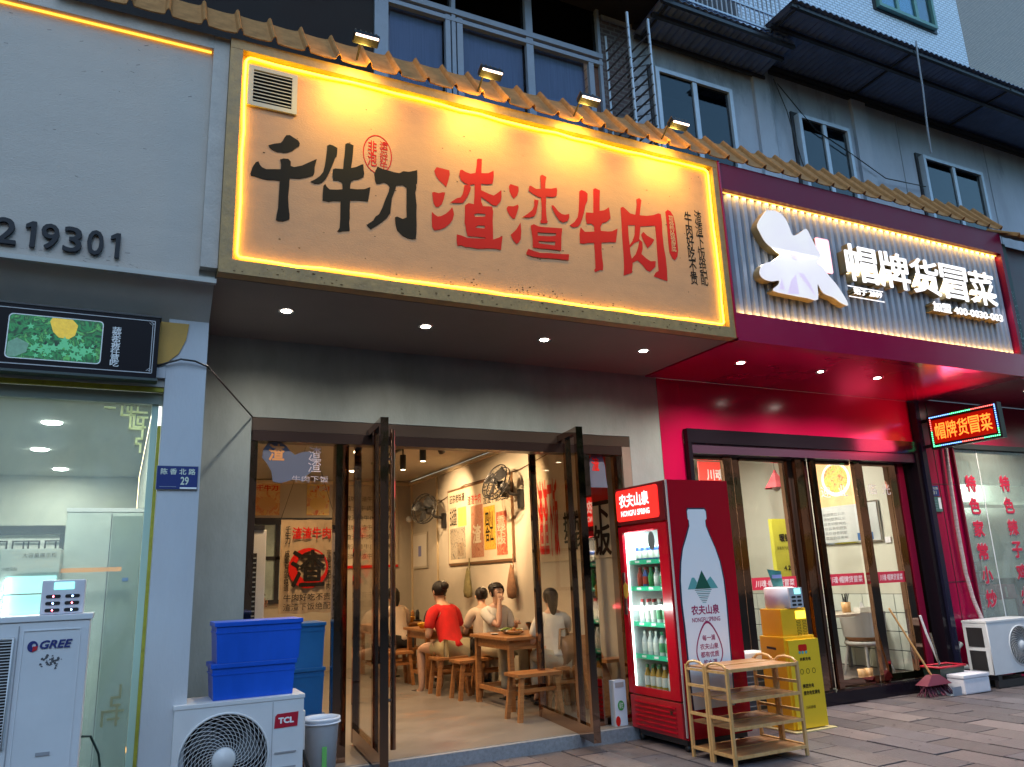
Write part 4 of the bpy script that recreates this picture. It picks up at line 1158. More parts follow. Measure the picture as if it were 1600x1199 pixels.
def bench(lab, x0, x1, y0, y1, z=.5, grp=None):
    t = thing('wooden_stool', lab, 'stool', ((x0+x1)/2, (y0+y1)/2, .1), grp)
    bx('seat', woodm, t, x0, x1, y0, y1, z-.03, z, bev=.004)
    for sx in (0, 1):
        for sy in (0, 1):
            xx = x0+.05 if not sx else x1-.05; yy = y0+.04 if not sy else y1-.04
            ox = (-.04 if not sx else .04); oy = (-.02 if not sy else .02)
            MB()._add([(xx-.02, yy-.02, z-.031), (xx+.02, yy-.02, z-.031), (xx+.02, yy+.02, z-.031), (xx-.02, yy+.02, z-.031),
                       (xx-.02+ox, yy-.02+oy, .1), (xx+.02+ox, yy-.02+oy, .1), (xx+.02+ox, yy+.02+oy, .1), (xx-.02+ox, yy+.02+oy, .1)],
                      [(0, 1, 2, 3), (7, 6, 5, 4), (0, 4, 5, 1), (1, 5, 6, 2), (2, 6, 7, 3), (3, 7, 4, 0)]).build('leg', woodm, t)
    for sy in (y0+.03, y1-.05): bx('stretcher', woodm, t, x0+.06, x1-.06, sy, sy+.02, z-.16, z-.13)
    return t
bench('wooden stool nearest the street, in front of the food table', 3.27, 3.72, 6.58, 6.88)
bench('wooden stool under the person in the red shirt', 3.28, 3.66, 8.62, 8.92)
bench('wooden stool under the woman in the white top', 3.62, 4.05, 8.22, 8.50)
bench('empty wooden stool between the red shirt and the food table', 3.34, 3.58, 8.12, 8.42)
bench('long wooden stool before the farthest table', 3.12, 3.85, 10.22, 10.5)
bench('small wooden stool behind the left leg of the person in red', 3.05, 3.40, 9.75, 10.05)

# food on the near table
def bowl(lab, x, y, r_, h, mt, fill=None, z=.781, nm='bowl', cat='bowl'):
    t = thing(nm, lab, cat, (x, y, z))
    MB().lathe([(0, .002), (r_*.5, .002), (r_*.95, h), (r_, h), (r_*.9, h-.004), (r_*.45, .01), (0, .01)], (x, y, z), 20).build('shell', mt, t)
    if fill:
        f = MB()
        rr_ = random.Random(int(x*1000))
        for k in range(26):
            a = rr_.uniform(0, 6.28); q = rr_.random()**.5*r_*.75
            f.ball((x+q*math.cos(a), y+q*math.sin(a), z+h*.7+rr_.uniform(0, .035)*(1-q/r_)), rr_.uniform(.012, .022), 6, 4, (1.3, .8, .7))
        fo = f.build('food', fill, t); fo['kind'] = 'stuff'
    return t
greens = M('herb_green', (.16, .22, .03), .6, var=.5, vs=40)
sauce = M('chilli_beef', (.30, .10, .02), .45, var=.5, vs=40, col2=(.45, .25, .04), cs=30, cth=.5)
porc = M('porcelain', (.6, .58, .52), .2)
stone_b = M('black_stoneware', (.03, .028, .03), .35)
bowl('wide plate of beef heaped with green herbs, centre of the near table', 3.72, 7.62, .13, .045, porc, greens)
bowl('orange braised dish in front of the herb plate', 3.66, 7.42, .10, .04, porc, sauce)
bowl('black stone pot on the near table, right of the herb plate', 3.98, 7.6, .09, .10, stone_b, sauce)
bowl('small white bowl at the right of the near table', 4.06, 7.34, .05, .045, porc)
bowl('small white saucer at the left edge of the near table', 3.53, 7.62, .05, .015, porc, None, nm='saucer', cat='saucer')
bowl('orange fruit bowl on the table left of the red shirt', 3.42, 9.5, .06, .06, M('yellow_bowl', (.6, .35, .03), .4), M('citrus', (.7, .4, .03), .5))
bowl('yellow flower bowl on the farthest table', 3.78, 11.0, .07, .08, M('yellow_bowl2', (.6, .35, .05), .4), M('citrus2', (.7, .42, .04), .5))
t = thing('condiment_rack', 'black condiment rack against the wall on the farthest table', 'rack', (3.9, 11.2, .78))
bx('tray', black, t, 3.72, 4.02, 11.2, 11.35, .781, .80)
for k in range(4): MB().lathe([(0, 0), (.03, 0), (.03, .10), (.018, .12), (.018, .14), (0, .14)], (3.76+k*.075, 11.27, .801), 10).build('jar', (stone_b, porc, sauce, stone_b)[k], t)
t = thing('chair_with_bag', 'brown leather handbag standing on the seat behind the near stool', 'bag', (3.95, 6.98, .5))
MB().lathe([(0, -.12), (.15, -.12), (.17, -.09), (.17, .09), (.15, .12), (0, .12)], (3.98, 7.0, .62), 18, (1, .3, 0)).build('body', M('tan_leather', (.22, .12, .06), .45, var=.3), t)
MB().tube([(3.86, 6.86, .66), (3.9, 6.9, .84), (4.0, 6.95, .84), (4.05, 6.98, .68)], .012, 6).build('strap', MATS['tan_leather'], t)
bench('low stool holding the brown handbag beside the wall', 3.80, 4.16, 6.84, 7.06)
# items at the right sidelight
t = thing('milk_carton_display', 'white carton standing on the step with a green badge, right of the open door', 'carton', (3.9, 6.0, .1))
bx('carton', M('carton_white', (.62, .66, .72), .5), t, 3.845, 3.965, 5.93, 6.0, .10, .46)
flat('badge', [ell(3.905, .26, .032, .04)], (0, 5.927, 0), FR, M('badge_green', (.03, .28, .05), .5), t, (), .001)
text('badge_lettering', '绿农', 3.885, 3.925, .235, .285, (0, 5.9245, 0), FR, M('print_white', (.8, .8, .8), .5), t)
flat('red_fruit', [ell(3.868, .14, .023, .04)], (0, 5.9265, 0), FR, inkr, t, (), .001)
bx('flap', M('grey_print', (.35, .33, .32), .6), t, 3.86, 3.945, 5.927, 5.9295, .405, .445)
t = thing('folded_wooden_chair', 'dark wooden chair back leaning behind the right sidelight', 'chair', (4.1, 6.5, .1))
MB()._add([(3.98, 6.45, .1), (4.22, 6.35, .1), (4.05, 6.5, .80), (3.90, 6.6, .80), (3.98, 6.49, .1), (4.22, 6.39, .1), (4.05, 6.54, .80), (3.90, 6.64, .80)], [(0, 1, 2, 3), (7, 6, 5, 4), (0, 4, 5, 1), (1, 5, 6, 2), (2, 6, 7, 3), (3, 7, 4, 0)]).build('back', woodm, t)
bx('seat', woodm, t, 4.03, 4.24, 6.30, 6.48, .56, .59)
pm_ = thing('wall_print', 'cream poster with large black calligraphy on the wall right of the door', 'poster', (4.24, 6.9, 2))
bx('sheet', paper, pm_, 4.236, 4.249, 6.35, 7.9, 1.50, 2.72)
bx('red_banner', inkr, pm_, 4.233, 4.2355, 6.35, 6.75, 2.05, 2.62)
text('lettering', '下饭', -6.72, -6.40, 1.52, 2.05, (4.231, 0, 0), LF, inkd, pm_, .03, vertical=True)
text('lettering', '招牌\n牛肉', -7.3, -6.85, 1.6, 2.0, (4.231, 0, 0), LF, inkd, pm_, .03)
text('lettering', '渣渣下饭', -7.85, -7.4, 1.55, 2.4, (4.231, 0, 0), LF, inkr, pm_, .02)

# added crates that stand in for the blue crates mirrored in the sidelight
tealb = M('teal_reflection', (.01, .12, .36), .35, var=.15, vs=3)
blue = M('blue_plastic', (.0, .075, .50), .38, var=.12, vs=2.5, st=(3, 1, 1))
def crate(lab, x0, x1, y0, y1, z0, z1, mt, grp):
    t = thing('plastic_crate', lab, 'crate', ((x0+x1)/2, (y0+y1)/2, z0), grp)
    w_ = .012; s_ = .014
    b = MB()
    b.prism([(x0+s_, z0), (x1-s_, z0), (x1, z1), (x0, z1)], 'y', y0, y1)
    b.build('body', mt, t)
    bx('rim', mt, t, x0-.008, x1+.008, y0-.008, y1+.008, z1-.022, z1+.004, bev=.004)
    bx('band', mt, t, x0-.001, x1+.001, y0-.003, y1+.003, z1-.06, z1-.052)
    for k in range(3):
        xx = x0+(x1-x0)*(k+.5)/3
    return t
for k in range(3):
    crate(('bottom', 'middle', 'top')[k]+' teal blue crate standing in for the reflection in the left sidelight glass', .98, 1.45, 6.2, 6.55, .1+k*.325, .1+k*.325+.32, tealb, 'teal crates standing in for a reflection')

# ------------------------------------------------------------------ people
def skin_mesh(verts, edges, root=0, sub=1):
    me = bpy.data.meshes.new('b')
    me.from_pydata([v[:3] for v in verts], edges, [])
    ob = bpy.data.objects.new('b', me); COL.objects.link(ob)
    md = ob.modifiers.new('s', 'SKIN'); md.use_smooth_shade = True
    for i, v in enumerate(verts):
        sv = me.skin_vertices[0].data[i]
        sv.radius = (v[3], v[4] if len(v) > 4 else v[3]); sv.use_root = (i == root)
    ss = ob.modifiers.new('d', 'SUBSURF'); ss.levels = ss.render_levels = sub
    dg = bpy.context.evaluated_depsgraph_get()
    out = bpy.data.meshes.new_from_object(ob.evaluated_get(dg))
    bpy.data.objects.remove(ob); bpy.data.meshes.remove(me)
    return out
skin = M('skin', (.50, .29, .19), .5, var=.08, vs=10)
hairm = M('black_hair', (.012, .009, .008), .5, bump=.9, bs=60, st=(1, 1, .15), spec=.3)
def person(lab, loc, face, shirt, legs, wr=None, wl=None, lean=0., hair='short', sc=.88, legc=None, longleg=False, hgt=0., turn=0):
    """seated figure; origin on the seat, facing -Y before turning by `face` degrees"""
    t = thing('person', lab, 'person', loc)
    mt = Matrix.Translation(loc) @ Matrix.Rotation(R(face), 4, 'Z') @ Matrix.Scale(sc, 4)
    ln = lean
    pel = (0, .02, .10, .15, .12); wai = (0, -.01-ln*.3, .24, .135, .10); che = (0, -.03-ln*.7, .40, .155, .105)
    nb_ = (0, -.04-ln, .53, .09, .07); nk = (0, -.06-ln*1.15, .60, .052, .052)
    jaw = (0, -.10-ln*1.25, .665, .060, .062); hd = (0, -.085-ln*1.25, .735, .082, .092); tp = (0, -.08-ln*1.25, .80, .062, .07)
    wr = wr or (-.14, -.36-ln, .34); wl = wl or (.14, -.36-ln, .34)
    V = [pel, wai, che, nb_, nk, jaw, hd, tp]; Ed = [(i, i+1) for i in range(7)]
    sh = {}
    for s_, wv in ((-1, wr), (1, wl)):
        k = len(V)
        S_ = Vector((s_*.175, -.035-ln*.95, .50)); W_ = Vector(wv)
        mid = (S_+W_)/2; dv = W_-S_
        h_ = math.sqrt(max(.02, .28**2-(dv.length/2)**2))
        bend = Vector((s_*.35, .15, -1)); bend -= dv.normalized()*bend.dot(dv.normalized()); bend.normalize()
        El = mid+bend*h_
        V += [(*S_, .062), (*((S_+El)/2), .047), (*El, .040), (*((El+W_)/2), .036), (*W_, .026), (*(W_+(W_-El).normalized()*.06), .034, .016)]
        Ed += [(3, k), (k, k+1), (k+1, k+2), (k+2, k+3), (k+3, k+4), (k+4, k+5)]
        sh[s_] = (S_, El, W_)
    kn = {}
    for s_ in (-1, 1):
        k = len(V)
        V += [(s_*.095, .0, .085, .088), (s_*.12, -.22, .095, .078), (s_*.14, -.42, .085, .058), (s_*.14, -.415, -.10, .052), (s_*.14, -.41, -.34, .034), (s_*.14, -.44, -.40, .036), (s_*.145, -.56, -.415, .030, .020)]
        Ed += [(0, k)]+[(k+i, k+i+1) for i in range(6)]
    me = skin_mesh(V, Ed)
    bm_ = bmesh.new(); bm_.from_mesh(me)
    mb = MB()
    for s_ in (-1, 1):
        S_, El, W_ = sh[s_]
        d = (W_-El).normalized(); sd = d.cross(Vector((0, 0, 1))).normalized()*s_; dn = Vector((0, 0, -1))
        P0 = W_+d*.07
        for q, (off, ln_) in enumerate(((-.027, .060), (-.010, .072), (.008, .075), (.025, .066))):
            a = P0+sd*off
            mb.tube([a-d*.02, a+d*ln_*.5+dn*.006, a+d*ln_*.8+dn*.022, a+d*ln_*.85+dn*.038], [.0095, .009, .008, .006], 6)
        a = W_+d*.03-sd*.025
        mb.tube([a, a-sd*.022+d*.02+dn*.01, a-sd*.02+d*.05+dn*.02], [.011, .010, .007], 6)
    hx, hy, hz = hd[0], hd[1], hd[2]
    mb.lathe([(.0, -.02), (.010, -.012), (.014, .0), (.006, .03)], (hx, hy-.092, hz-.018), 8, (0, -.25, 1))     # nose
    for s_ in (-1, 1): mb.ball((hx+s_*.084, hy+.01, hz-.012), .024, 8, 6, (.4, .7, 1.2))
    k0 = len(bm_.verts)
    vv = [bm_.verts.new(v) for v in mb.v]
    for f in mb.f:
        try: bm_.faces.new([vv[i] for i in f])
        except ValueError: pass
    for f in bm_.faces: f.smooth = True
    bm_.to_mesh(me); bm_.free()
    me.transform(mt)
    put('body', me, skin, t)
    # shirt
    Vs = [(0, .03, .045, .195, .165), (0, -.0, .10, .175, .145), (0, -.01-ln*.3, .24, .155, .125), (0, -.03-ln*.7, .40, .172, .128), (0, -.04-ln, .525, .10, .085)]
    Es = [(0, 1), (1, 2), (2, 3), (3, 4)]
    for s_ in (-1, 1):
        S_, El, W_ = sh[s_]
        k = len(Vs)
        Vs += [(*S_, .078), (*(S_+(El-S_)*.5), .068), (*(S_+(El-S_)*.72), .070)]
        Es += [(4, k), (k, k+1), (k+1, k+2)]
    ms = skin_mesh(Vs, Es)
    ms.transform(mt); put('shirt', ms, shirt, t)
    # shorts or trousers
    Vp = [(0, .02, .09, .145, .115)]; Ep = []
    for s_ in (-1, 1):
        k = len(Vp)
        Vp += [(s_*.095, .0, .085, .100), (s_*.125, -.24, .095, .095)]
        Ep += [(0, k), (k, k+1)]
        if longleg:
            Vp += [(s_*.14, -.43, .085, .078), (s_*.14, -.42, -.10, .072), (s_*.14, -.41, -.33, .066)]
            Ep += [(k+1, k+2), (k+2, k+3), (k+3, k+4)]
    mp_ = skin_mesh(Vp, Ep); mp_.transform(mt); put('trousers' if longleg else 'shorts', mp_, legs, t)
    for s_ in (-1, 1):
        MB().box(s_*.14-.045, s_*.14+.045, -.60, -.36, -.445, -.415, bev=.01).xf(mt).build('shoe_sole', black, t)
        MB().box(s_*.14-.044, s_*.14+.044, -.56, -.47, -.414, -.385, bev=.01).xf(mt).build('shoe_strap', black, t)
    # hair
    hb = MB().ball((hx, hy+.012, hz+.022), .099, 20, 14, (.93, 1.0, .98))
    b2 = bmesh.new()
    vv = [b2.verts.new(v) for v in hb.v]
    for f in hb.f:
        try: b2.faces.new([vv[i] for i in f])
        except ValueError: pass
    bmesh.ops.remove_doubles(b2, verts=b2.verts[:], dist=1e-4)
    low = hz-(.05 if hair == 'short' else .06)
    dl_ = [v for v in b2.verts if (v.co.y < hy-.045 and v.co.z < hz+.05) or v.co.z < low]
    bmesh.ops.delete(b2, geom=dl_, context='VERTS')
    for f in b2.faces: f.smooth = True
    mh = bpy.data.meshes.new('h'); b2.to_mesh(mh); b2.free(); mh.transform(mt)
    ho = put('hair', mh, hairm, t)
    if hair == 'bun':
        MB().ball((hx, hy+.115, hz+.055), .05, 12, 8).xf(mt).build('bun', hairm, ho)
        MB().tube([(hx-.03, hy+.095, hz+.1), (hx, hy+.11, hz+.115), (hx+.03, hy+.095, hz+.1)], .007, 5).xf(mt).build('hair_clip', porc, ho)
    if hair == 'long':
        MB().tube([(hx, hy+.08, hz+.03), (hx, hy+.115, hz-.08), (hx, hy+.11, hz-.2)], [.07, .055, .02], 10).xf(mt).build('tail', hairm, ho)
    ey = M('eye_dark', (.02, .015, .012), .3)
    for s_ in (-1, 1):
        MB().ball((hx+s_*.030, hy-.086, hz+.004), .0085, 8, 6, (1.5, .5, .8)).xf(mt).build('eye', ey, t)
        MB().tube([(hx+s_*.018, hy-.091, hz+.026), (hx+s_*.046, hy-.083, hz+.026)], .003, 4).xf(mt).build('eyebrow', hairm, t)
    MB().ball((hx, hy-.094, hz-.055), .016, 8, 6, (1.3, .5, .45)).xf(mt).build('mouth', M('lips', (.35, .08, .06), .4), t)
    return t
redt = M('red_cotton', (.55, .012, .01), .9, var=.22, vs=9, st=(1, 1, .5), bump=1.0, bs=11)
whitet = M('white_cotton', (.58, .55, .47), .85, var=.14, vs=7, st=(1, 1, .5), bump=1.0, bs=11)
creamt = M('cream_cotton', (.55, .44, .34), .85, var=.14, vs=7, st=(1, 1, .5), bump=1.0, bs=11)
blackt = M('black_cotton', (.02, .018, .018), .85)
olive = M('olive_shorts', (.32, .26, .14), .85, var=.12)
beige = M('beige_trousers', (.46, .40, .28), .85, var=.12, bump=.4, bs=14)
person('person in a bright red T-shirt seen from behind, hair up, bending over a table', (3.53, 8.80, .49), 196, redt, olive, wr=(-.05, -.33, .28), wl=(.05, -.33, .28), lean=.12, hair='bun', sc=1.0)
person('woman in a white top facing the street, raising chopsticks to her mouth', (3.86, 8.36, .5), 8, whitet, beige, wr=(-.05, -.23, .62), wl=(.13, -.30, .36), lean=.02, hair='bun', longleg=True, sc=.94)
person('person with dark bun turned away, half hidden behind the woman in white', (4.02, 8.98, .50), 172, creamt, blackt, hair='bun', sc=.88)
person('man in a black shirt facing the street beyond the red shirt', (3.95, 10.35, .48), -8, blackt, blackt, lean=.08, hair='short', sc=.88)
person('person in a loose pale T-shirt leaning over the farthest table', (3.42, 10.36, .5), 190, creamt, blackt, lean=.12, hair='long', sc=.92)
person('person in a pale shirt at the near table, partly behind the right door leaf', (3.88, 6.98, .5), 165, whitet, beige, wr=(-.1, -.3, .55), lean=.03, hair='long', sc=.86, longleg=True)
person('man with short dark hair glimpsed through the left sidelight behind the floor air conditioner', (1.33, 9.15, .5), 60, creamt, blackt, hair='short', sc=.95)
# chopsticks
o = MB().tube([(3.83, 8.06, 1.11), (3.90, 8.16, 1.10)], .003, 4).build('chopsticks', woodl, None)
tag(o, 'pair of light chopsticks held at the mouth of the woman in white', 'chopsticks')

# ------------------------------------------------------------------ left shop
lw = M('left_room_wall', (.30, .31, .27), .7, var=.06, vs=1.5)
st('left_room_floor', M('left_room_floor', (.25, .27, .24), .4, var=.1), -5, .165, 5.2, 12, .0, .08)
st('left_room_ceiling', M('left_room_ceiling', (.34, .36, .34), .8), -5, .165, 5.31, 12, 2.9, 2.95)
st('left_room_wall', lw, -5, .165, 12, 12.1, .08, 2.9)
st('left_room_wall', lw, .17, .298, 6.0, 12, .08, 2.9)
st('left_room_wall', lw, -5.1, -5, 5.3, 12, .08, 2.9)
for i, (x, y) in enumerate(((-.65, 8.17), (-.86, 9.76), (-.75, 11.3), (-2.2, 8.2), (-2.2, 10.5), (-.45, 5.75))):  # the last one is unseen, added to backlight the window tape
    d = thing('ceiling_panel_light', 'round ceiling light in the left shop, %s' % ('nearest the window', 'second from the window', 'third from the window', 'front one of the left row', 'rear one of the left row', 'unseen, added behind the glass to backlight the tape')[i], 'lamp', (x, y, 2.89), 'ceiling lights of the left shop')
    MB().lathe([(0, 0), (.075, 0), (.085, .008)], (x, y, 2.888), 18).build('diffuser', M('cool_diffuser', (1, 1, 1), .4, emit=(.95, 1, .98), es=11), d)
    lamp('AREA', (x, y, 2.88), (x, y, 0), E_LEFT, COOL, .35, None, .6, d, 'panel')
LW = thing('left_shop_window', 'large dusty shop window edged with yellow-green tape on the far left', 'window', (-1, 5.1, 0))
MB().box(-3, .135, 5.095, 5.105, 0, 2.50).build('glass_pane', dusty, LW)
tape = M('yellow_tape', (.36, .34, .03), .6, var=.2, vs=20)
bx('tape', tape, LW, .150, .168, 5.07, 5.11, 0, 2.32)
bx('tape', tape, LW, -3, .168, 5.03, 5.06, 2.522, 2.548)
bx('top_rail', M('grey_green_rail', (.22, .26, .22), .5), LW, -3, .168, 5.065, 5.12, 2.45, 2.521)
bx('edge_strip', M('pale_green_strip', (.42, .58, .50), .4), LW, .112, .149, 5.085, 5.115, 0, 2.449)
crm = film('cream_tape', (.86, .88, .66))
# fret pattern, top right corner
px_ = lambda a, b_: (-.02+a*.0042, 2.47-b_*.0042)
def fret(segs, nm='fret_tape', w_=.006, y=5.088, org=(-.14, 2.43), s_=1.0, mt=None):
    b = MB(); yk = 0
    for (a, b1, c, d) in segs:
        yk += 1
        xa, xb = sorted((org[0]+a*s_, org[0]+c*s_)); za, zb = sorted((org[1]-b1*s_, org[1]-d*s_))
        b.box(xa-w_, xb+w_, y-.001-.00007*yk, y+.001-.00007*yk, za-w_, zb+w_)
    b.build(nm, mt or crm, LW)
fret([(0, .01, .05, .01), (.09, 0, .09, .05), (.09, .05, .16, .05), (.16, .05, .16, .12), (.16, .12, .22, .12), (.12, 0, .12, .03), (.12, .03, .225, .03), (.14, 0, .14, .09), (.175, 0, .175, .03),
      (.14, .09, .14, .13), (.14, .13, .21, .13), (.21, .06, .21, .19), (.18, .06, .23, .06), (.18, .06, .18, .10), (.18, .10, .21, .10), (.18, .19, .21, .19), (.18, .19, .18, .22), (.18, .22, .205, .22), (.205, .22, .205, .27)])
fret([(.20, 0, .20, .06), (.16, .06, .20, .06), (.16, .06, .16, .10), (.16, .10, .20, .10), (.12, .13, .22, .13), (.12, .13, .12, .2), (.19, .1, .19, .2), (.15, .17, .2, .17)], y=5.088, org=(-.14, .85), mt=M('tan_tape', (.35, .33, .18), .6))
# freezer cabinet and cooler inside
t = thing('tall_white_cabinet', 'tall pale grey-green cabinet with a small blue sticker behind the left shop window', 'cabinet', (-.1, 6.8, .08))
cabm = M('pale_cabinet', (.50, .56, .53), .4, var=.06)
bx('body', cabm, t, -.36, .14, 6.5, 7.2, .08, 1.93, bev=.01)
bx('top_edge', white_p, t, -.365, .145, 6.495, 7.2, 1.931, 1.96)
bx('door_gap', darkf, t, -.072, -.068, 6.494, 6.499, .1, 1.92)
bx('side_panel', M('grey_green_panel', (.22, .28, .25), .5, var=.1), t, -.06, .135, 6.492, 6.4985, .12, 1.90)
bx('blue_sticker', M('blue_sticker', (.03, .12, .4), .5), t, .03, .07, 6.488, 6.4915, 1.43, 1.455)
t = thing('display_cooler', 'glass-front display cooler with a bright LED strip, lower left of the left shop', 'fridge', (-.6, 6.3, .08))
bx('body', cabm, t, -1.05, -.36, 6.21, 6.7, .08, 1.66)
bx('lit_interior', M('cooler_lit', (.3, .6, .65), .4, emit=(.45, .95, .95), es=.25), t, -.66, -.37, 6.2, 6.2095, .30, 1.48)
for z in (.55, .85, 1.15, 1.36): bx('wire_shelf', chrome, t, -.66, -.37, 6.18, 6.195, z, z+.008)
for k in range(26): bx('led', M('led_white', (1, 1, 1), .4, emit=(.9, 1, 1), es=9), t, -.655, -.643, 6.17, 6.18, .5+k*.038, .512+k*.038)
bx('header', M('header_panel', (.5, .55, .52), .4), t, -.70, -.36, 6.195, 6.2095, 1.50, 1.655)
text('header_lettering', '冷藏保鲜', -.69, -.60, 1.515, 1.54, (0, 6.19, 0), FR, darkf, t)
text('header_lettering', '大容量展示柜', -.58, -.38, 1.60, 1.63, (0, 6.19, 0), FR, darkf, t)
o = bx('orange_menu', M('orange_sign', (.7, .3, .08), .5, emit=(1, .4, .1), es=.06), None, -.42, .02, 6.40, 6.41, 1.50, 1.53); tag(o, 'thin orange lit strip in front of the pale cabinet in the left shop', 'sign')
ls = thing('lattice_screen', 'black and white lattice screen deep inside the left shop', 'screen', (-.8, 9, .08))
bx('backing', M('screen_white', (.6, .62, .58), .6), ls, -2.6, -.52, 9.0, 9.02, .08, 1.93)
for k in range(8):
    for z0 in (1.15, .35):
        x0 = -2.55+k*.27
        b = MB()
        for (a, b1, c, d) in ((0, 0, .22, 0), (0, 0, 0, .7), (.22, 0, .22, .7), (.05, .08, .17, .08), (.05, .08, .05, .3), (.17, .08, .17, .3), (.0, .3, .22, .3), (.09, 0, .09, .5), (.13, 0, .13, .5), (0, .18, .22, .18), (.0, .5, .22, .5), (0, .7, .22, .7)):
            yq = len(b.v)*.0001
            b.box(x0+a-.007, x0+c+.007, 8.975-yq, 8.985-yq, z0+.72-d-.007, z0+.72-b1+.007)
        b.build('lattice', darkf, ls)
bx('screen_frame', darkf, ls, -2.65, -.50, 8.97, 8.999, 1.931, 2.02)
bx('screen_frame', darkf, ls, -.54, -.50, 8.97, 8.999, .08, 1.93)

# black picture signboard
BS = thing('picture_signboard', 'black signboard with a green vegetable photo and the column 蔬菜免费任意吃', 'sign', (-.3, 4.9, 2.56))
blk = M('gloss_black', (.008, .006, .009), .4, spec=.12)
bx('board', blk, BS, -3, .118, 4.90, 4.98, 2.57, 2.945)
bx('edge', darkf, BS, -3, .125, 4.895, 4.985, 2.946, 2.955)
bx('edge', M('dark_green_edge', (.03, .05, .05), .3), BS, -3, .125, 4.895, 4.985, 2.555, 2.5695)
vg = posterise('vegetable_print', [(.002, .008, .004), (.004, .05, .015), (.012, .14, .04), (.003, .02, .008), (.05, .24, .06), (.006, .06, .02)], 9, 2.5, .45, .16)
flat('photo', [rrect(-.645, -.185, 2.635, 2.885, .02)], (0, 4.8985, 0), FR, vg, BS, (), .0005)
flat('photo_border', [rrect(-.650, -.180, 2.630, 2.890, .022)], (0, 4.898, 0), FR, M('print_white', (.8, .8, .8), .5), BS, [rrect(-.645, -.185, 2.635, 2.885, .02)], .0005)
flat('yellow_pepper', [[(-.45, 2.86), (-.43, 2.80), (-.40, 2.77), (-.35, 2.765), (-.32, 2.79), (-.31, 2.85), (-.34, 2.883), (-.44, 2.883)]], (0, 4.8975, 0), FR, M('pepper_yellow', (.5, .36, .03), .4, var=.3, vs=30, emit=(.6, .4, .03), es=.1), BS, (), .0003)
flat('pale_leaf', [[(-.64, 2.64), (-.64, 2.72), (-.60, 2.75), (-.54, 2.72), (-.55, 2.67), (-.60, 2.64)]], (0, 4.8975, 0), FR, M('leaf_pale', (.25, .45, .28), .5, var=.2, vs=30), BS, (), .0003)
lf = M('leaf_print_or_reflection', (.10, .42, .20), .5, emit=(.08, .4, .18), es=.07)
rl = random.Random(11)
lb = MB()
for k in range(46):
    cx, cz = rl.gauss(-.38, .10), rl.gauss(2.70, .035)
    if not (-.63 < cx < -.20 and 2.65 < cz < 2.86): continue
    a = rl.uniform(0, 6.28); s_ = rl.uniform(.012, .028)
    p = []
    for q in range(10):
        rr_ = s_*(1 if q % 2 == 0 else .45)
        p.append((cx+rr_*math.cos(a+q*.628), 4.8968-.00002*k, cz+rr_*math.sin(a+q*.628)))
    lb._add(p, [tuple(range(10))])
lo = lb.build('leaf_print_or_reflection', lf, BS); lo['kind'] = 'stuff'
wl_ = MATS['print_white']
text('lettering', '蔬菜免费任意吃', -.135, -.085, 2.625, 2.865, (0, 4.898, 0), FR, wl_, BS, .01, vertical=True)
silv = M('silver_line', (.5, .5, .52), .3)
for a in ((-3, .09, 2.598, 2.603), (-3, .09, 2.920, 2.924), (.089, .093, 2.60, 2.922), (.078, .0815, 2.61, 2.912)):
    bx('trim_line', silv, BS, a[0], a[1], 4.897, 4.8995, a[2], a[3])
for z, s_ in ((2.612, 1), (2.91, -1)):
    MB().tube([(.06, 4.897, z), (.075, 4.896, z+.015*s_), (.09, 4.897, z+.005*s_), (.082, 4.896, z-.004), (.07, 4.897, z+.004)], .0022, 4).build('corner_ornament', silv, BS)
# street plate
SP = thing('house_number_plate', 'dark blue street plate reading 陈香北路 29 on the white pillar', 'sign', (.275, 4.99, 1.93))
bx('plate', M('plate_blue', (.012, .03, .16), .35), SP, .163, .385, 4.985, 4.999, 1.93, 2.065)
bx('plate_edge', M('plate_edge', (.25, .28, .3), .4), SP, .160, .388, 4.988, 4.9995, 1.927, 2.068)
text('lettering', '陈 香 北 路', .182, .372, 2.015, 2.052, (0, 4.984, 0), FR, M('plate_letter', (.62, .68, .55), .6), SP, .02)
text('lettering', '29', .292, .337, 1.955, 2.003, (0, 4.984, 0), FR, MATS['plate_letter'], SP, .02)
bx('torn_strip', wl_, SP, .29, .383, 4.982, 4.9845, 1.931, 1.941)
bx('small_print', M('plate_print', (.25, .3, .4), .6), SP, .18, .27, 4.983, 4.9848, 1.942, 1.945)
o = MB().tube([(.11, 4.99, 2.665), (.17, 4.975, 2.69), (.25, 4.97, 2.72), (.33, 4.97, 2.715), (.405, 4.985, 2.69), (.82, 5.99, 2.60)], .006, 6).build('black_cable', black, None)
tag(o, 'black cable running round the white pillar to the bronze door frame', 'cable')

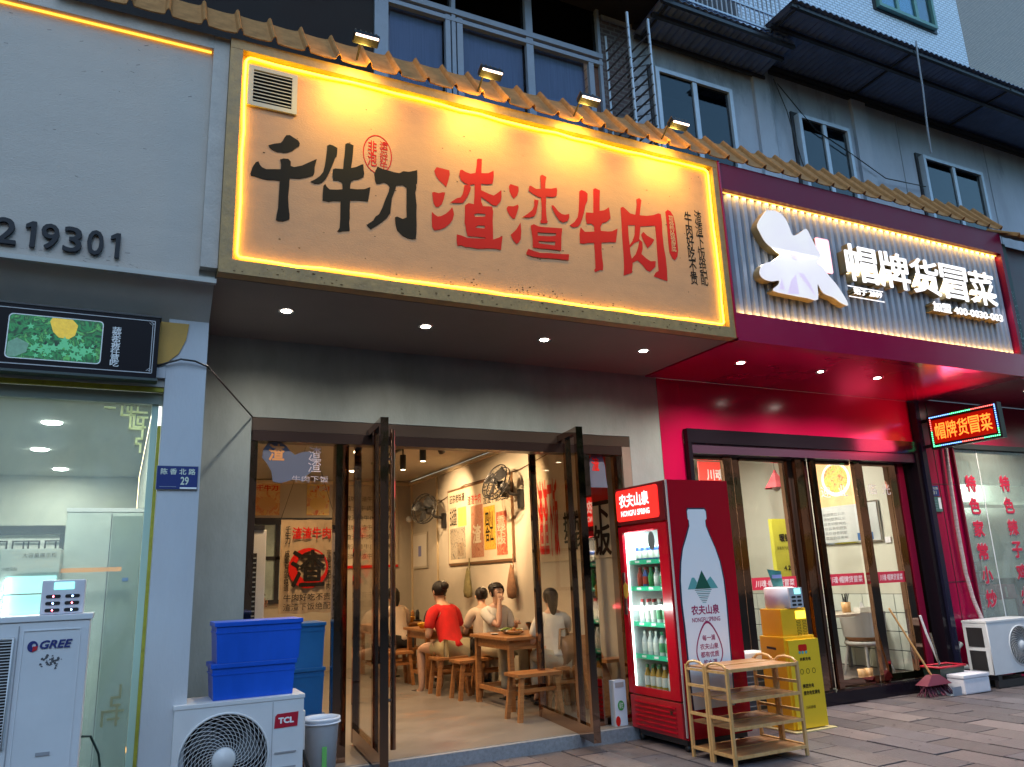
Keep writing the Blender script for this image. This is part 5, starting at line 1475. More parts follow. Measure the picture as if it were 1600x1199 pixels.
# big left outdoor unit
def spiral_grille(mb, cx, y, cz, r0, r1, n, turn, rings, wr=.0016):
    for k in range(n):
        a0 = 2*math.pi*k/n
        pts = []
        for q in range(9):
            f = q/8
            r_ = r0+(r1-r0)*f
            a = a0+turn*f
            pts.append((cx+r_*math.cos(a), y-.012*math.sin(math.pi*f*.5+.4), cz+r_*math.sin(a)))
        mb.tube(pts, wr, 4, cap=False)
    for q in range(rings):
        r_ = r0+(r1-r0)*(q+.5)/rings
        mb.tube([(cx+r_*math.cos(2*math.pi*i/28), y-.008, cz+r_*math.sin(2*math.pi*i/28)) for i in range(28)], wr*.7, 4, closed=True)
def ac_unit(name, lab, x0, x1, y0, y1, z0, z1, cx, cz, rad, turn=1.3):
    t = thing(name, lab, 'air conditioner', ((x0+x1)/2, (y0+y1)/2, z0))
    # front sheet with a round opening
    n = 40
    flat('front_panel', [[(x0, z0), (x1, z0), (x1, z1-.012), (x0, z1-.012)]], (0, y0+.006, 0), FR, white_p, t, [ell(cx, cz, rad, rad, 40)], .006)
    bx('top_cover', white_p, t, x0-.006, x1+.006, y0-.004, y1+.004, z1-.0115, z1+.012, bev=.004)
    bx('right_side', white_p, t, x1-.012, x1, y0+.013, y1, z0, z1-.013)
    bx('left_side', white_p, t, x0, x0+.012, y0+.013, y1, z0, z1-.013)
    bx('back', darkw, t, x0+.013, x1-.013, y1-.02, y1-.01, z0, z1-.013)
    bx('bottom', darkw, t, x0+.013, x1-.013, y0+.013, y1-.021, z0, z0+.01)
    bx('inner_shroud', darkw, t, x0+.02, x1-.02, y0+.10, y0+.105, z0+.02, z1-.03)
    MB().tube([(cx+(rad+.006)*math.cos(2*math.pi*i/40), y0-.003, cz+(rad+.006)*math.sin(2*math.pi*i/40)) for i in range(40)], .007, 6, closed=True).build('guard_ring', white_p, t)
    for b_ in range(3):
        a = 2*math.pi*b_/3
        vs = []
        for f in range(6):
            r_ = .05+(rad-.07)*f/5
            for s2 in (-1, 1):
                aa = a+s2*.45+f*.09
                vs.append((cx+r_*math.cos(aa), y0+.06+s2*.018, cz+r_*math.sin(aa)))
        fb = MB()._add(vs, [(2*i, 2*i+1, 2*i+3, 2*i+2) for i in range(5)]).build('fan_blade', M('fan_grey', (.06, .065, .07), .5), t)
    g = MB(); spiral_grille(g, cx, y0-.004, cz, rad*.28, rad, 32, turn, 9)
    g.build('fan_grille', white_p, t)
    MB().lathe([(0, .024), (rad*.24, .02), (rad*.28, .006), (rad*.28, 0)], (cx, y0+.002, cz), 28, (0, -1, 0)).build('grille_hub', white_p, t)
    for x in (x0+.06, x1-.12):
        bx('foot', darkf, t, x, x+.06, y0+.01, y1-.01, max(0, z0-.06), z0-.001)
    return t
t = ac_unit('outdoor_ac_unit', 'white outdoor unit with a red badge and blue crates stacked on it', .335, 1.04, 4.95, 5.25, .08, .718, .605, .425, .235)
flat('badge', [[(.873, .555), (1.005, .558), (1.01, .636), (.89, .632), (.878, .620)]], (0, 4.9478, 0), FR, M('badge_red', (.42, .01, .03), .4), t, (), .0008)
text('badge_lettering', 'TCL', .895, .985, .578, .612, (0, 4.9465, 0), FR, wl_, t, .05)
bx('seam', M('seam_grey', (.3, .3, .32), .6), t, .862, .865, 4.9475, 4.9495, .1, .70)
for z in (.42, .34, .26, .18): bx('moulded_slot', MATS['seam_grey'], t, .88, 1.0, 4.943, 4.9495, z, z+.008)
bx('valve_cover', white_p, t, 1.041, 1.075, 5.06, 5.2, .40, .62, bev=.008)
MB().tube([(1.06, 5.1, .42), (1.10, 5.08, .3), (1.10, 5.08, .1), (1.1, 5.1, .0)], .012, 6).build('pipe', black, t)
crate('lower blue crate standing on the outdoor unit with the red badge', .525, .995, 5.0, 5.26, .731, .925, blue, 'blue crates on the outdoor unit')
crate('upper blue crate stacked on the lower one over the outdoor unit', .535, 1.025, 4.995, 5.27, .930, 1.155, blue, 'blue crates on the outdoor unit')
# translucent bin
t = thing('plastic_bin', 'white translucent plastic bucket bin right of the outdoor unit with the red badge', 'bin', (1.27, 5.5, 0))
binm = M('milky_plastic', (.55, .62, .72), .3, var=.06)
MB().lathe([(.0, .0), (.085, 0), (.115, .48), (.125, .49), (.125, .505), (.112, .505), (.108, .48), (.08, .02), (0, .02)], (1.27, 5.5, 0), 28).build('bucket', binm, t)
MB().lathe([(.1172, .465), (.128, .47), (.128, .478), (.1175, .478)], (1.27, 5.5, 0), 28).build('rim_band', binm, t)
bx('green_reflection', M('green_reflection', (.15, .5, .12), .5), t, 1.255, 1.285, 5.388, 5.392, .1, .34)  # green strip painting a reflection on the bucket

# big GREE unit
t = thing('outdoor_ac_unit', 'tall white outdoor unit with a round logo at the lower left corner', 'air conditioner', (-.3, 4.4, 0))
bx('body', white_p, t, -.80, -.10, 4.30, 4.56, .05, 1.235, bev=.008)
bx('top_cover', white_p, t, -.81, -.09, 4.292, 4.568, 1.236, 1.262, bev=.004)
bx('feet', darkf, t, -.75, -.15, 4.33, 4.53, 0, .049)
bx('seam', MATS['seam_grey'], t, -.385, -.381, 4.2965, 4.2995, .08, 1.22)
for a in ((-.365, -.135, 1.195, 1.199), (-.365, -.135, .10, .103), (-.365, -.362, .103, 1.195), (-.138, -.135, .103, 1.195)):
    bx('pressed_line', M('press_line', (.7, .71, .73), .4), t, a[0], a[1], 4.2955, 4.2993, a[2], a[3])
bx('grille_recess', darkw, t, -.78, -.405, 4.2955, 4.2994, .72, 1.16)
for k in range(34): bx('grille_wire', white_p, t, -.78, -.405, 4.288, 4.2905, .73+k*.0128, .7335+k*.0128)
MB().tube([(-.785, 4.288, 1.17), (-.40, 4.288, 1.17), (-.40, 4.288, .71), (-.785, 4.288, .71)], .007, 6, closed=True).build('grille_frame', white_p, t)
navy = M('gree_navy', (.02, .03, .16), .4)
text('lettering', 'GREE', -.295, -.165, 1.115, 1.152, (0, 4.2945, 0), FR, navy, t, .03, shear=.25)
flat('logo', [ell(-.323, 1.128, .021, .024)], (0, 4.2975, 0), FR, navy, t, [ell(-.318, 1.132, .008, .009, 14)], .0006)
flat('logo_red', [[(-.323, 1.104), (-.304, 1.112), (-.302, 1.128), (-.322, 1.128)]], (0, 4.2962, 0), FR, M('gree_red', (.5, .02, .03), .4), t, (), .0004)
bx('handle_recess', MATS['seam_grey'], t, -.27, -.215, 4.2955, 4.2994, .66, .675)
st_ = MB()
for k in range(40):
    x = -.245+rl.gauss(0, .022); z = 1.06+rl.gauss(0, .014); s_ = rl.uniform(.001, .005)
    st_._add([(x-s_, 4.2990-.00002*k, z-s_), (x+s_*1.6, 4.2990-.00002*k, z-s_*.6), (x+s_*.7, 4.2990-.00002*k, z+s_*1.3), (x-s_*.8, 4.2990-.00002*k, z+s_)], [(0, 1, 2, 3)])
o = st_.build('scuff_marks', M('scuff', (.08, .08, .09), .8), t); o['kind'] = 'stuff'
MB().tube([(-.095, 4.45, .70), (-.06, 4.5, .69), (-.02, 4.55, .6), (.0, 4.6, .48), (.01, 4.7, .3), (.0, 4.7, .0)], .006, 6).build('hose', M('hose_dark', (.02, .05, .045), .5), t)
# power bank boxes
def pbank(lab, x0, x1, y0, y1, z0, z1):
    t = thing('power_bank_station', lab, 'charger', ((x0+x1)/2, (y0+y1)/2, z0))
    w_ = x1-x0; h_ = z1-z0
    bx('case', M('bank_white', (.62, .60, .64), .35), t, x0, x1, y0, y1, z0, z1, bev=.008)
    bx('screen', M('bank_screen', (.1, .5, .5), .3, emit=(.25, .9, .85), es=.35), t, x0+w_*.28, x0+w_*.74, y0-.003, y0-.0005, z0+h_*.72, z0+h_*.93)
    for r_ in range(3):
        for c in range(2):
            xx = x0+w_*(.28+.44*c); zz = z0+h_*(.52-.20*r_)
            flat('slot', [rrect(xx-w_*.17, xx+w_*.17, zz-h_*.05, zz+h_*.05, h_*.045)], (0, y0-.002, 0), FR, black, t, (), .001)
            flat('slot_led', [ell(xx, zz, h_*.022, h_*.022, 8)], (0, y0-.0045, 0), FR, M('led_%s' % ('rb'[(r_+c) % 2]), (1, .1, .1), .4, emit=((1, .1, .15) if (r_+c) % 2 == 0 else (.2, .4, 1)), es=6), t, (), .0004)
pbank('small white power bank station with a teal screen standing on the tall outdoor unit', -.315, -.135, 4.36, 4.48, 1.263, 1.42)

# ------------------------------------------------------------------ red shop front and interior
rw = M('red_shop_wall', (.46, .46, .38), .7, var=.06, vs=1.5)
st('red_shop_floor', M('red_shop_floor', (.16, .12, .10), .35, var=.2, vs=5), 4.5, 8.3, 6.2, 10.2, 0, .12)
st('red_shop_ceiling', M('red_shop_ceiling', (.45, .45, .40), .8), 4.5, 8.3, 6.301, 10.2, 2.95, 3.0)
RW = bx('red_shop_wall', rw, None, 8.3, 8.5, 6.302, 10.2, .12, 2.949); tag(RW, kind='structure')
st('red_shop_wall', rw, 4.5, 8.3, 10.1, 10.2, .12, 2.949)
gm_ = M('tile_grout', (.05, .06, .06), .7)
bx('grout', gm_, RW, 8.292, 8.2995, 6.32, 10.0, .12, .985)
wt = M('white_wall_tile', (.52, .56, .50), .2, var=.05)
mtile = None
for i in range(16):
    for j in range(4):
        if mtile is None:
            mtile = MB().box(8.283, 8.2915, -.11, .11, -.102, .102, bev=.002).mesh('wall_tile'); mtile.materials.append(wt)
            mtile.transform(Matrix.Translation((-RW.location)))
        o = bpy.data.objects.new('wall_tile', mtile); COL.objects.link(o); o.parent = RW
        o.location = (0, 6.46+i*.228, .235+j*.214)
RF = thing('glazed_shop_front', 'bronze mirror framed glass front with a black header on the red shop', 'door frame', (6.6, 6.1, .1))
gb = M('gloss_black_trim', (.008, .006, .010), .15, spec=.25)
bx('header', gb, RF, 4.89, 8.28, 5.93, 5.994, 2.56, 2.70)
bx('header_lower', M('dark_plum', (.035, .016, .035), .3), RF, 4.93, 8.26, 5.95, 6.2, 2.46, 2.5595)
bx('left_jamb', gb, RF, 4.89, 4.935, 5.93, 6.2, .12, 2.559)
bx('right_jamb', gb, RF, 8.20, 8.28, 5.93, 6.2, .12, 2.559)
bx('right_panel', mirror, RF, 7.95, 8.199, 6.08, 6.2, .12, 2.459)
bx('red_reflection', redd, RF, 8.03, 8.12, 6.06, 6.079, .12, 2.459)  # red strip painting the red reflection on the mirror panel
for a, b_, y in ((5.42, 5.53, 6.06), (5.57, 5.66, 6.10), (6.26, 6.33, 6.10), (6.37, 6.45, 6.02), (6.49, 6.56, 6.08), (6.60, 6.67, 6.02), (7.26, 7.345, 6.02), (7.37, 7.46, 6.08), (7.90, 7.949, 6.08)):
    bx('mullion', mirror, RF, a, b_, y, y+.05, .125, 2.459)
for a, b_ in ((4.94, 5.42), (5.66, 6.26), (6.67, 7.26), (7.46, 7.90)):
    bx('rail', mirror, RF, a, b_, 6.08, 6.12, .125, .20)
    bx('rail', mirror, RF, a, b_, 6.08, 6.12, 2.42, 2.459)
    MB().box(a, b_, 6.098, 6.104, .20, 2.42).build('glass_pane', clear, RF)
    bx('red_band', M('band_red', (.45, .02, .05), .5), RF, a, b_, 6.094, 6.0965, 1.13, 1.25)
    text('band_lettering', '川魂·帽牌货冒菜' if a != 4.94 else '货冒菜', a+.04, b_-.03, 1.155, 1.225, (0, 6.0925, 0), FR, M('band_white', (.7, .6, .62), .5), RF, .01, shear=.1)
bx('mullion_back', M('dark_bronze_infill', (.05, .03, .025), .3), RF, 6.27, 6.66, 6.135, 6.15, .125, 2.459)
bx('door_sill', gb, RF, 4.9, 8.28, 5.95, 6.2, .0, .119)
for x, z in ((6.78, 2.12), (7.05, 2.14), (7.52, 2.16), (7.75, 2.16)):
    text('glass_lettering', random.Random(x).choice('营业欢迎光临'), x, x+.14, z-.06, z+.06, (0, 6.094, 0), FR, M('etched_white', (.6, .65, .62), .6), RF)
for i, (x, y) in enumerate(((5.6, 7.2), (7.2, 7.2), (6.4, 8.8))):
    d = thing('ceiling_panel_light', 'white ceiling light inside the red shop, %s' % ('left front', 'right front', 'rear')[i], 'lamp', (x, y, 2.94), 'ceiling lights of the red shop')
    MB().lathe([(0, 0), (.09, 0), (.10, .006)], (x, y, 2.938), 16).build('diffuser', M('neutral_diffuser', (1, 1, 1), .4, emit=(1, .98, .9), es=9), d)
    lamp('AREA', (x, y, 2.93), (x, y, 0), E_RED, (1, .95, .84), .35, None, .6, d, 'panel')
p = thing('bowl_picture', 'lit picture of a red and green noodle bowl inside the red shop', 'picture', (8.28, 7.2, 2.3))
bx('sheet', M('wood_print', (.35, .2, .08), .5, var=.3, vs=8, emit=(.5, .32, .15), es=.25), p, 8.27, 8.282, 6.90, 7.50, 2.08, 2.72)
flat('bowl_rim', [ell(-7.17, 2.42, .23, .22)], (8.268, 0, 0), LF, M('bowl_white', (.7, .65, .55), .4, emit=(.8, .7, .55), es=.12), p, (), .0005)
flat('soup', [ell(-7.17, 2.43, .19, .18)], (8.266, 0, 0), LF, posterise('soup_print', [(.5, .08, .02), (.6, .35, .1), (.2, .35, .05), (.6, .2, .05)], 18, 1, .4, .12), p, (), .0005)
p = thing('price_board', 'grey framed notice board with faint text under the bowl picture in the red shop', 'board', (8.28, 7.05, 1.85))
bx('frame', chrome, p, 8.275, 8.29, 6.60, 7.52, 1.60, 2.10)
bx('sheet', M('board_sheet', (.42, .45, .44), .5, var=.06), p, 8.270, 8.2745, 6.62, 7.50, 1.62, 2.08)
for r_ in range(6):
    text('writing', '菜品价目表明厨亮灶公示'[r_:r_+6], -7.45, -7.1, 1.66+r_*.06, 1.70+r_*.06, (8.268, 0, 0), LF, M('grey_ink', (.2, .22, .22), .6), p)
bx('blue_notice', M('notice_blue', (.03, .10, .25), .5), p, 8.267, 8.2695, 6.72, 6.95, 1.63, 1.72)
o = bx('wall_switch', white_p, None, 8.285, 8.299, 6.50, 6.58, 1.58, 1.65); tag(o, 'small white wall switch right of the notice board in the red shop', 'switch')
t = thing('pendant_lamp', 'red conical pendant lamp shade hanging inside the red shop', 'lamp', (7.05, 7, 2.25))
MB().lathe([(.012, .22), (.03, .18), (.10, .07), (.155, .0), (.15, -.002), (.09, .06), (.02, .17)], (7.05, 7, 2.27), 6, smooth=False).build('shade', M('shade_red', (.45, .03, .04), .5), t)
MB().ball((7.05, 7, 2.275), .05).build('bulb', porc, t)
MB().tube([(7.05, 7, 2.48), (7.05, 7, 2.95)], .004, 4).build('cord', black, t)
t = thing('pendant_lamp', 'teal conical pendant lamp shade behind the leftmost pane of the red shop', 'lamp', (6.4, 8.2, 2.35))
MB().lathe([(.012, .22), (.03, .18), (.10, .07), (.155, .0), (.15, -.002), (.02, .17)], (6.35, 8.2, 2.45), 6, smooth=False).build('shade', M('shade_teal', (.05, .32, .27), .5), t)
MB().tube([(6.35, 8.2, 2.66), (6.35, 8.2, 2.95)], .004, 4).build('cord', black, t)
for i, (x, y, lab) in enumerate(((6.1, 7.4, 'black track spotlight behind the leftmost pane of the red shop'), (6.75, 7.2, 'black track spotlight behind the second pane of the red shop'))):
    t = thing('track_spot', lab, 'track light', (x, y, 2.75))
    d = Vector((.5, .1, -.9)).normalized()
    MB().lathe([(0, 0), (.035, 0), (.055, .15), (.05, .15)], (x, y, 2.80), 12, d).build('head', black, t)
    MB().tube([(x, y, 2.94), (x, y, 2.80)], .008, 5).build('stem', black, t)
o = bx('spot_rail', black, None, 5.4, 7.0, 7.39, 7.41, 2.90, 2.93); tag(o, 'thin black ceiling rail inside the red shop', 'rail')
p = thing('red_menu_poster', 'bright red wall poster with white print inside the red shop, behind its leftmost pane', 'poster', (7.4, 8.5, 2.4))
bx('sheet', M('poster_red', (.55, .04, .03), .5, emit=(.7, .06, .04), es=.15), p, 7.15, 7.66, 8.5, 8.52, 1.95, 2.82)
text('lettering', '川魂', 7.28, 7.58, 2.56, 2.72, (0, 8.495, 0), FR, wl_, p, .03)
text('lettering', '冒菜', 7.30, 7.62, 2.33, 2.50, (0, 8.495, 0), FR, wl_, p, .03)
text('lettering', '会员卡', 7.42, 7.62, 2.03, 2.12, (0, 8.495, 0), FR, wl_, p, .02)
t = thing('drinks_cabinet', 'dark glass-doored drinks cabinet with rows of bottles inside the red shop', 'fridge', (7.2, 8.3, .12))
bx('body', M('cabinet_grey', (.12, .13, .14), .4), t, 6.75, 7.44, 8.15, 8.7, .12, 1.95)
bx('lit_interior', M('cabinet_lit', (.35, .4, .4), .5, emit=(.5, .6, .6), es=.25, var=.4, vs=9), t, 6.78, 7.42, 8.12, 8.1495, .3, 1.85)
for z in (.5, .8, 1.1, 1.4, 1.65):
    bx('shelf_rail', chrome, t, 6.78, 7.42, 8.09, 8.11, z, z+.01)
rb = random.Random(4)
for z in (.51, .81, 1.11, 1.41):
    for k in range(8):
        x = 6.83+k*.077
        MB().lathe([(0, 0), (.026, 0), (.026, .13), (.01, .17), (.01, .2), (0, .2)], (x, 8.10, z+.001), 8).build('bottle', M('btl%d' % rb.randint(0, 3), [(.05, .2, .08), (.3, .05, .03), (.4, .35, .3), (.08, .06, .03)][rb.randint(0, 3)], .3), t)
t = thing('yellow_cooler_panel', 'tall yellow-green panel with black lettering inside the red shop behind the power bank station', 'panel', (7.7, 7.6, .12))
bx('panel', M('acid_yellow', (.45, .42, .03), .5, var=.1), t, 7.50, 7.90, 7.6, 7.66, .12, 1.95)
text('lettering', '暖锅', 7.60, 7.78, 1.66, 1.76, (0, 7.596, 0), FR, inkd, t, .03)
text('lettering', '冒着热气的好味道', 7.54, 7.86, 1.56, 1.60, (0, 7.596, 0), FR, inkd, t)
text('lettering', '4.28', 7.62, 7.78, 1.30, 1.36, (0, 7.596, 0), FR, inkd, t, .03)
# table and chair in the red shop
t = thing('cafe_table', 'pale cafe table against the tiled wall of the red shop', 'table', (7.9, 6.95, .12))
tt = M('table_laminate', (.42, .36, .28), .4, var=.08)
bx('tabletop', tt, t, 7.42, 8.22, 6.75, 7.30, .75, .78, bev=.005)
for x, y in ((7.47, 6.8), (8.15, 6.8), (7.47, 7.22), (8.15, 7.22)): bx('leg', M('leg_grey', (.2, .19, .18), .4), t, x, x+.04, y, y+.04, .12, .7495)
t = thing('shell_chair', 'pale grey moulded chair with a tan coat over its back inside the red shop', 'chair', (7.8, 6.55, .12))
cm = M('chair_grey', (.36, .34, .30), .5)
MB().lathe([(0, 0), (.20, 0), (.23, .02), (.22, .05), (0, .04)], (7.75, 6.62, .44), 20).build('seat', cm, t)
cb = MB(); vs = []; fs = []
for i in range(15):
    a = R(150+240*i/14)
    for j in range(4):
        h = .10+j*.09+(.0 if 3 < i < 11 else -.05*j/3)
        vs.append((7.75+.235*math.cos(a)*(1+.03*j), 6.62+.235*math.sin(a)*(1+.03*j), .44+h))
for i in range(14):
    for j in range(3):
        k = i*4+j; fs.append((k, k+1, k+5, k+4))
cb._add(vs, fs, True).build('backrest', cm, t)
for x, y in ((-.18, -.15), (.18, -.15), (-.18, .15), (.18, .15)):
    MB().tube([(7.75+x*.8, 6.62+y*.8, .44), (7.75+x*1.15, 6.62+y*1.15, .12)], [.018, .012], 7).build('leg', cm, t)
o = MB().lathe([(0, 0), (.16, .0), (.19, .06), (.12, .16), (.04, .20), (0, .2)], (7.72, 6.62, .49), 14).build('tan_coat', M('tan_cloth', (.42, .20, .08), .8, var=.4, vs=9, bump=.6, bs=18), None)
tag(o, 'crumpled tan cloth bundle lying on the moulded chair in the red shop', 'cloth')
t = thing('chopstick_holder', 'wooden chopstick holder with dark chopsticks on the cafe table', 'holder', (7.95, 7.0, .781))
MB().lathe([(0, 0), (.05, 0), (.055, .12), (.048, .12), (.045, .01), (0, .01)], (7.95, 7.0, .781), 12).build('pot', woodl, t)
for k in range(7): MB().tube([(7.95+rb.uniform(-.02, .02), 7+rb.uniform(-.02, .02), .8), (7.95+rb.uniform(-.06, .06), 7+rb.uniform(-.03, .03), 1.0)], .006, 5).build('chopstick', black, t)
t = thing('tissue_box', 'small white tissue box on the cafe table in the red shop', 'tissue box', (8.0, 6.85, .781))
bx('box', porc, t, 7.95, 8.14, 6.80, 6.90, .781, .84, bev=.006)
MB()._add([(8.0, 6.85, .84), (8.08, 6.85, .84), (8.06, 6.86, .91), (8.02, 6.84, .90)], [(0, 1, 2, 3)]).build('tissue', wl_, t)
o = bx('menu_card', wl_, None, 7.78, 7.83, 7.18, 7.24, .781, 1.0); tag(o, 'green and white bottle-like carton beside the chopstick holder', 'carton')
t = thing('paper_cups', 'pair of tan paper cups standing on the floor just inside the red shop glass', 'cup', (7.3, 6.3, .12))
for k in range(2): MB().lathe([(0, 0), (.035, 0), (.045, .12), (0, .12)], (7.28+k*.11, 6.32, .121), 12).build('cup', woodl, t)

# pole, matrix sign, plates, hose
o = bx('black_post', M('dark_post', (.012, .012, .03), .15), None, 8.285, 8.36, 5.90, 5.992, .0, 3.2); tag(o, 'glossy black corner post between the red shop entrance and the far right window', 'post')
LS = thing('led_matrix_sign', 'projecting LED matrix sign with dotted border and glowing orange characters', 'sign', (8.4, 5.4, 2.6))
bx('case', black, LS, 8.375, 8.45, 5.0, 5.84, 2.60, 2.99)
bx('face', M('matrix_red', (.12, .0, .0), .4, emit=(.55, .005, .0), es=.12), LS, 8.371, 8.3745, 5.055, 5.785, 2.66, 2.93)
org_ = M('matrix_orange', (1, .3, .05), .4, emit=(1, .16, .02), es=.55)
for i, ch in enumerate('帽牌货冒菜'):
    text('matrix_character', ch, -5.755+i*.136, -5.755+i*.136+.125, 2.70, 2.89, (8.3695, 0, 0), LF, org_, LS, .01)
dots = {'blue': ((.15, .35, 1), []), 'green': ((.1, 1, .35), []), 'red': ((1, .12, .1), [])}
seq = []
for k in range(34): seq.append((5.80-k*.0233, 2.965))
for k in range(13): seq.append((5.03, 2.945-k*.024))
for k in range(34): seq.append((5.03+k*.0233, 2.63))
for k in range(13): seq.append((5.80, 2.65+k*.024))
for i, (y, z) in enumerate(seq):
    dots[('blue', 'green', 'red')[(i//11) % 3]][1].append((y, z))
for nm, (c, ps) in dots.items():
    b = MB()
    for y, z in ps: b.box(8.369, 8.3725, y-.006, y+.006, z-.006, z+.006)
    b.build('%s_dots' % nm, M('dot_'+nm, c, .4, emit=c, es=.8), LS)
for z in (2.63, 2.93): bx('bracket', black, LS, 8.39, 8.43, 5.841, 5.99, z, z+.035)
lamp('AREA', (8.36, 5.4, 2.8), (7.0, 5.5, 2.8), E_LED, (1, .05, .14), .7, None, .6, LS, 'matrix_glow', .28)
t = thing('number_plate', 'small blue street plate over a green notice beside the black post', 'sign', (8.47, 5.99, 2))
bx('plate', MATS['plate_blue'], t, 8.365, 8.57, 5.975, 5.989, 2.08, 2.20)
text('lettering', '陈香北路', 8.38, 8.555, 2.155, 2.185, (0, 5.973, 0), FR, MATS['plate_letter'], t)
text('lettering', '31', 8.46, 8.52, 2.10, 2.14, (0, 5.973, 0), FR, MATS['plate_letter'], t)
bx('green_notice', M('notice_green', (.06, .16, .13), .5), t, 8.38, 8.585, 5.977, 5.989, 1.90, 2.07)
bx('white_column', wl_, t, 8.53, 8.575, 5.974, 5.9768, 1.93, 2.06)
for k in range(4): bx('printed_line', MATS['plate_print'], t, 8.39, 8.51, 5.975, 5.9768, 1.93+k*.03, 1.935+k*.03)
o = MB().tube([(8.80, 5.95, 2.75), (8.77, 5.95, 2.3), (8.75, 5.95, 1.7), (8.76, 5.95, 1.2), (8.80, 5.94, .9), (8.83, 5.9, .68)], .022, 8).build('white_hose', M('hose_wrap', (.45, .36, .36), .6, var=.3, vs=3, st=(1, 1, 25)), None)
tag(o, 'white taped refrigerant hose running down the red wall to the far right outdoor unit', 'hose')
# right window
RWN = thing('far_right_window', 'shop window on the far right with the red columns 特色家常小炒 and 特色辣子鸡', 'window', (9.6, 6, .56))
bx('frame_top', darkf, RWN, 8.931, 12.3, 5.95, 6.05, 2.66, 2.719)
bx('frame_left', redd, RWN, 8.931, 8.955, 5.96, 6.05, .56, 2.659)
bx('frame_bottom', darkf, RWN, 8.931, 12.3, 5.96, 6.05, .561, .60)
MB().box(8.955, 12.3, 6.0, 6.006, .60, 2.659).build('glass_pane', dusty, RWN)
bx('glass_joint', wl_, RWN, 9.42, 9.435, 5.996, 5.9995, .6, 2.659)
bx('room_back', M('pale_back', (.42, .46, .42), .6, var=.05), RWN, 8.95, 12.3, 6.6, 6.65, .56, 2.7)
bx('blind', M('blue_blind', (.16, .21, .24), .5, var=.3, vs=4, st=(8, 1, 1)), RWN, 8.96, 11.0, 6.1, 6.12, 2.24, 2.64)
bx('ledge', M('ledge_white', (.5, .52, .5), .5), RWN, 8.96, 12.3, 6.12, 6.55, 2.0, 2.03)
crs = M('window_red', (.55, .01, .05), .5)
hal = M('window_halo', (.62, .60, .60), .5)
for nm, s_, x0, z1 in (('column_lettering', '特色家常小炒', 9.11, 2.34), ('column_lettering', '特色辣子鸡火锅', 9.78, 2.35)):
    for k, ch in enumerate(s_):
        z = z1-k*.27
        if z-.2 < .60: break
        text('character_edge', ch, x0, x0+.21, z-.21, z+.005, (0, 5.9965, 0), FR, hal, RWN, .07)
        text('character', ch, x0, x0+.20, z-.20, z, (0, 5.990, 0), FR, crs, RWN, .035)
boxes = [(9.0, 9.35, .6, .78, (.02, .02, .025)), (9.02, 9.4, .785, .93, (.25, .24, .24)), (9.05, 9.42, .935, 1.06, (.16, .02, .04)), (9.06, 9.36, 1.065, 1.20, (.12, .015, .03)), (9.02, 9.28, 1.205, 1.32, (.05, .06, .07)),
         (9.45, 9.8, .6, .86, (.35, .33, .33)), (9.46, 9.84, .865, 1.03, (.20, .02, .05)), (9.85, 10.3, .6, .9, (.3, .05, .07)), (9.86, 10.3, .905, 1.1, (.02, .02, .03)), (10.35, 11, .6, 1.0, (.3, .25, .25))]
labs = ['lowest black box of the left stack behind the far right window', 'grey box second from the bottom of the left stack in the window', 'dark red carton in the middle of the left stack in the window', 'dark maroon carton second from the top of the left stack in the window', 'small slate box topping the left stack in the window',
        'pale grey carton at the bottom of the middle stack in the window', 'red carton on the pale grey carton in the window', 'reddish carton at the bottom of the right stack in the window', 'black bag-like box on the reddish carton in the window', 'greyish carton at the far right of the window']
for k, (a, b_, z0, z1, c) in enumerate(boxes):
    t = thing('stored_box', labs[k], 'box', ((a+b_)/2, 6.25, z0))
    bx('carton', M('carton%d' % k, c, .5, var=.2), t, a, b_, 6.08, 6.4, z0, z1, bev=.01)
    bx('tape', M('tape_pale', (.4, .36, .34), .5), t, (a+b_)/2-.02, (a+b_)/2+.02, 6.078, 6.0795, z0+.02, z1-.02)
lamp('AREA', (9.8, 6.35, 2.55), (9.8, 6.2, 0), E_RW, (.9, 1, .92), .9, None, .6, RWN, 'window_light', .2)
# far right AC
t = ac_unit('outdoor_ac_unit', 'white outdoor unit with ribbed fan guard in front of the far right window', 8.44, 9.28, 5.6, 5.88, .14, .68, 8.98, .41, .20, .7)
for z0, z1 in ((.42, .62), (.18, .38)):
    bx('side_opening', darkw, t, 8.434, 8.4395, 5.66, 5.84, z0, z1)
bx('stand', darkf, t, 8.5, 9.2, 5.62, 5.66, 0, .079)
bx('stand', darkf, t, 8.5, 9.2, 5.80, 5.84, 0, .079)
MB().tube([(8.42, 5.92, .45), (8.36, 5.93, .40), (8.34, 5.93, .28), (8.38, 5.93, .2), (8.44, 5.9, .2)], .03, 8).build('coiled_hose', M('hose_grey', (.3, .3, .28), .6), t)
# foam box
t = thing('foam_box', 'white styrofoam box with a lid on the paving before the far right outdoor unit', 'box', (8.07, 5.7, 0))
fm = M('styrofoam', (.60, .60, .66), .6, var=.06, vs=10, bump=.4, bs=80)
bx('body', fm, t, 7.86, 8.27, 5.56, 5.82, .005, .155, bev=.015)
bx('lid', fm, t, 7.855, 8.275, 5.555, 5.825, .1555, .19, bev=.008)
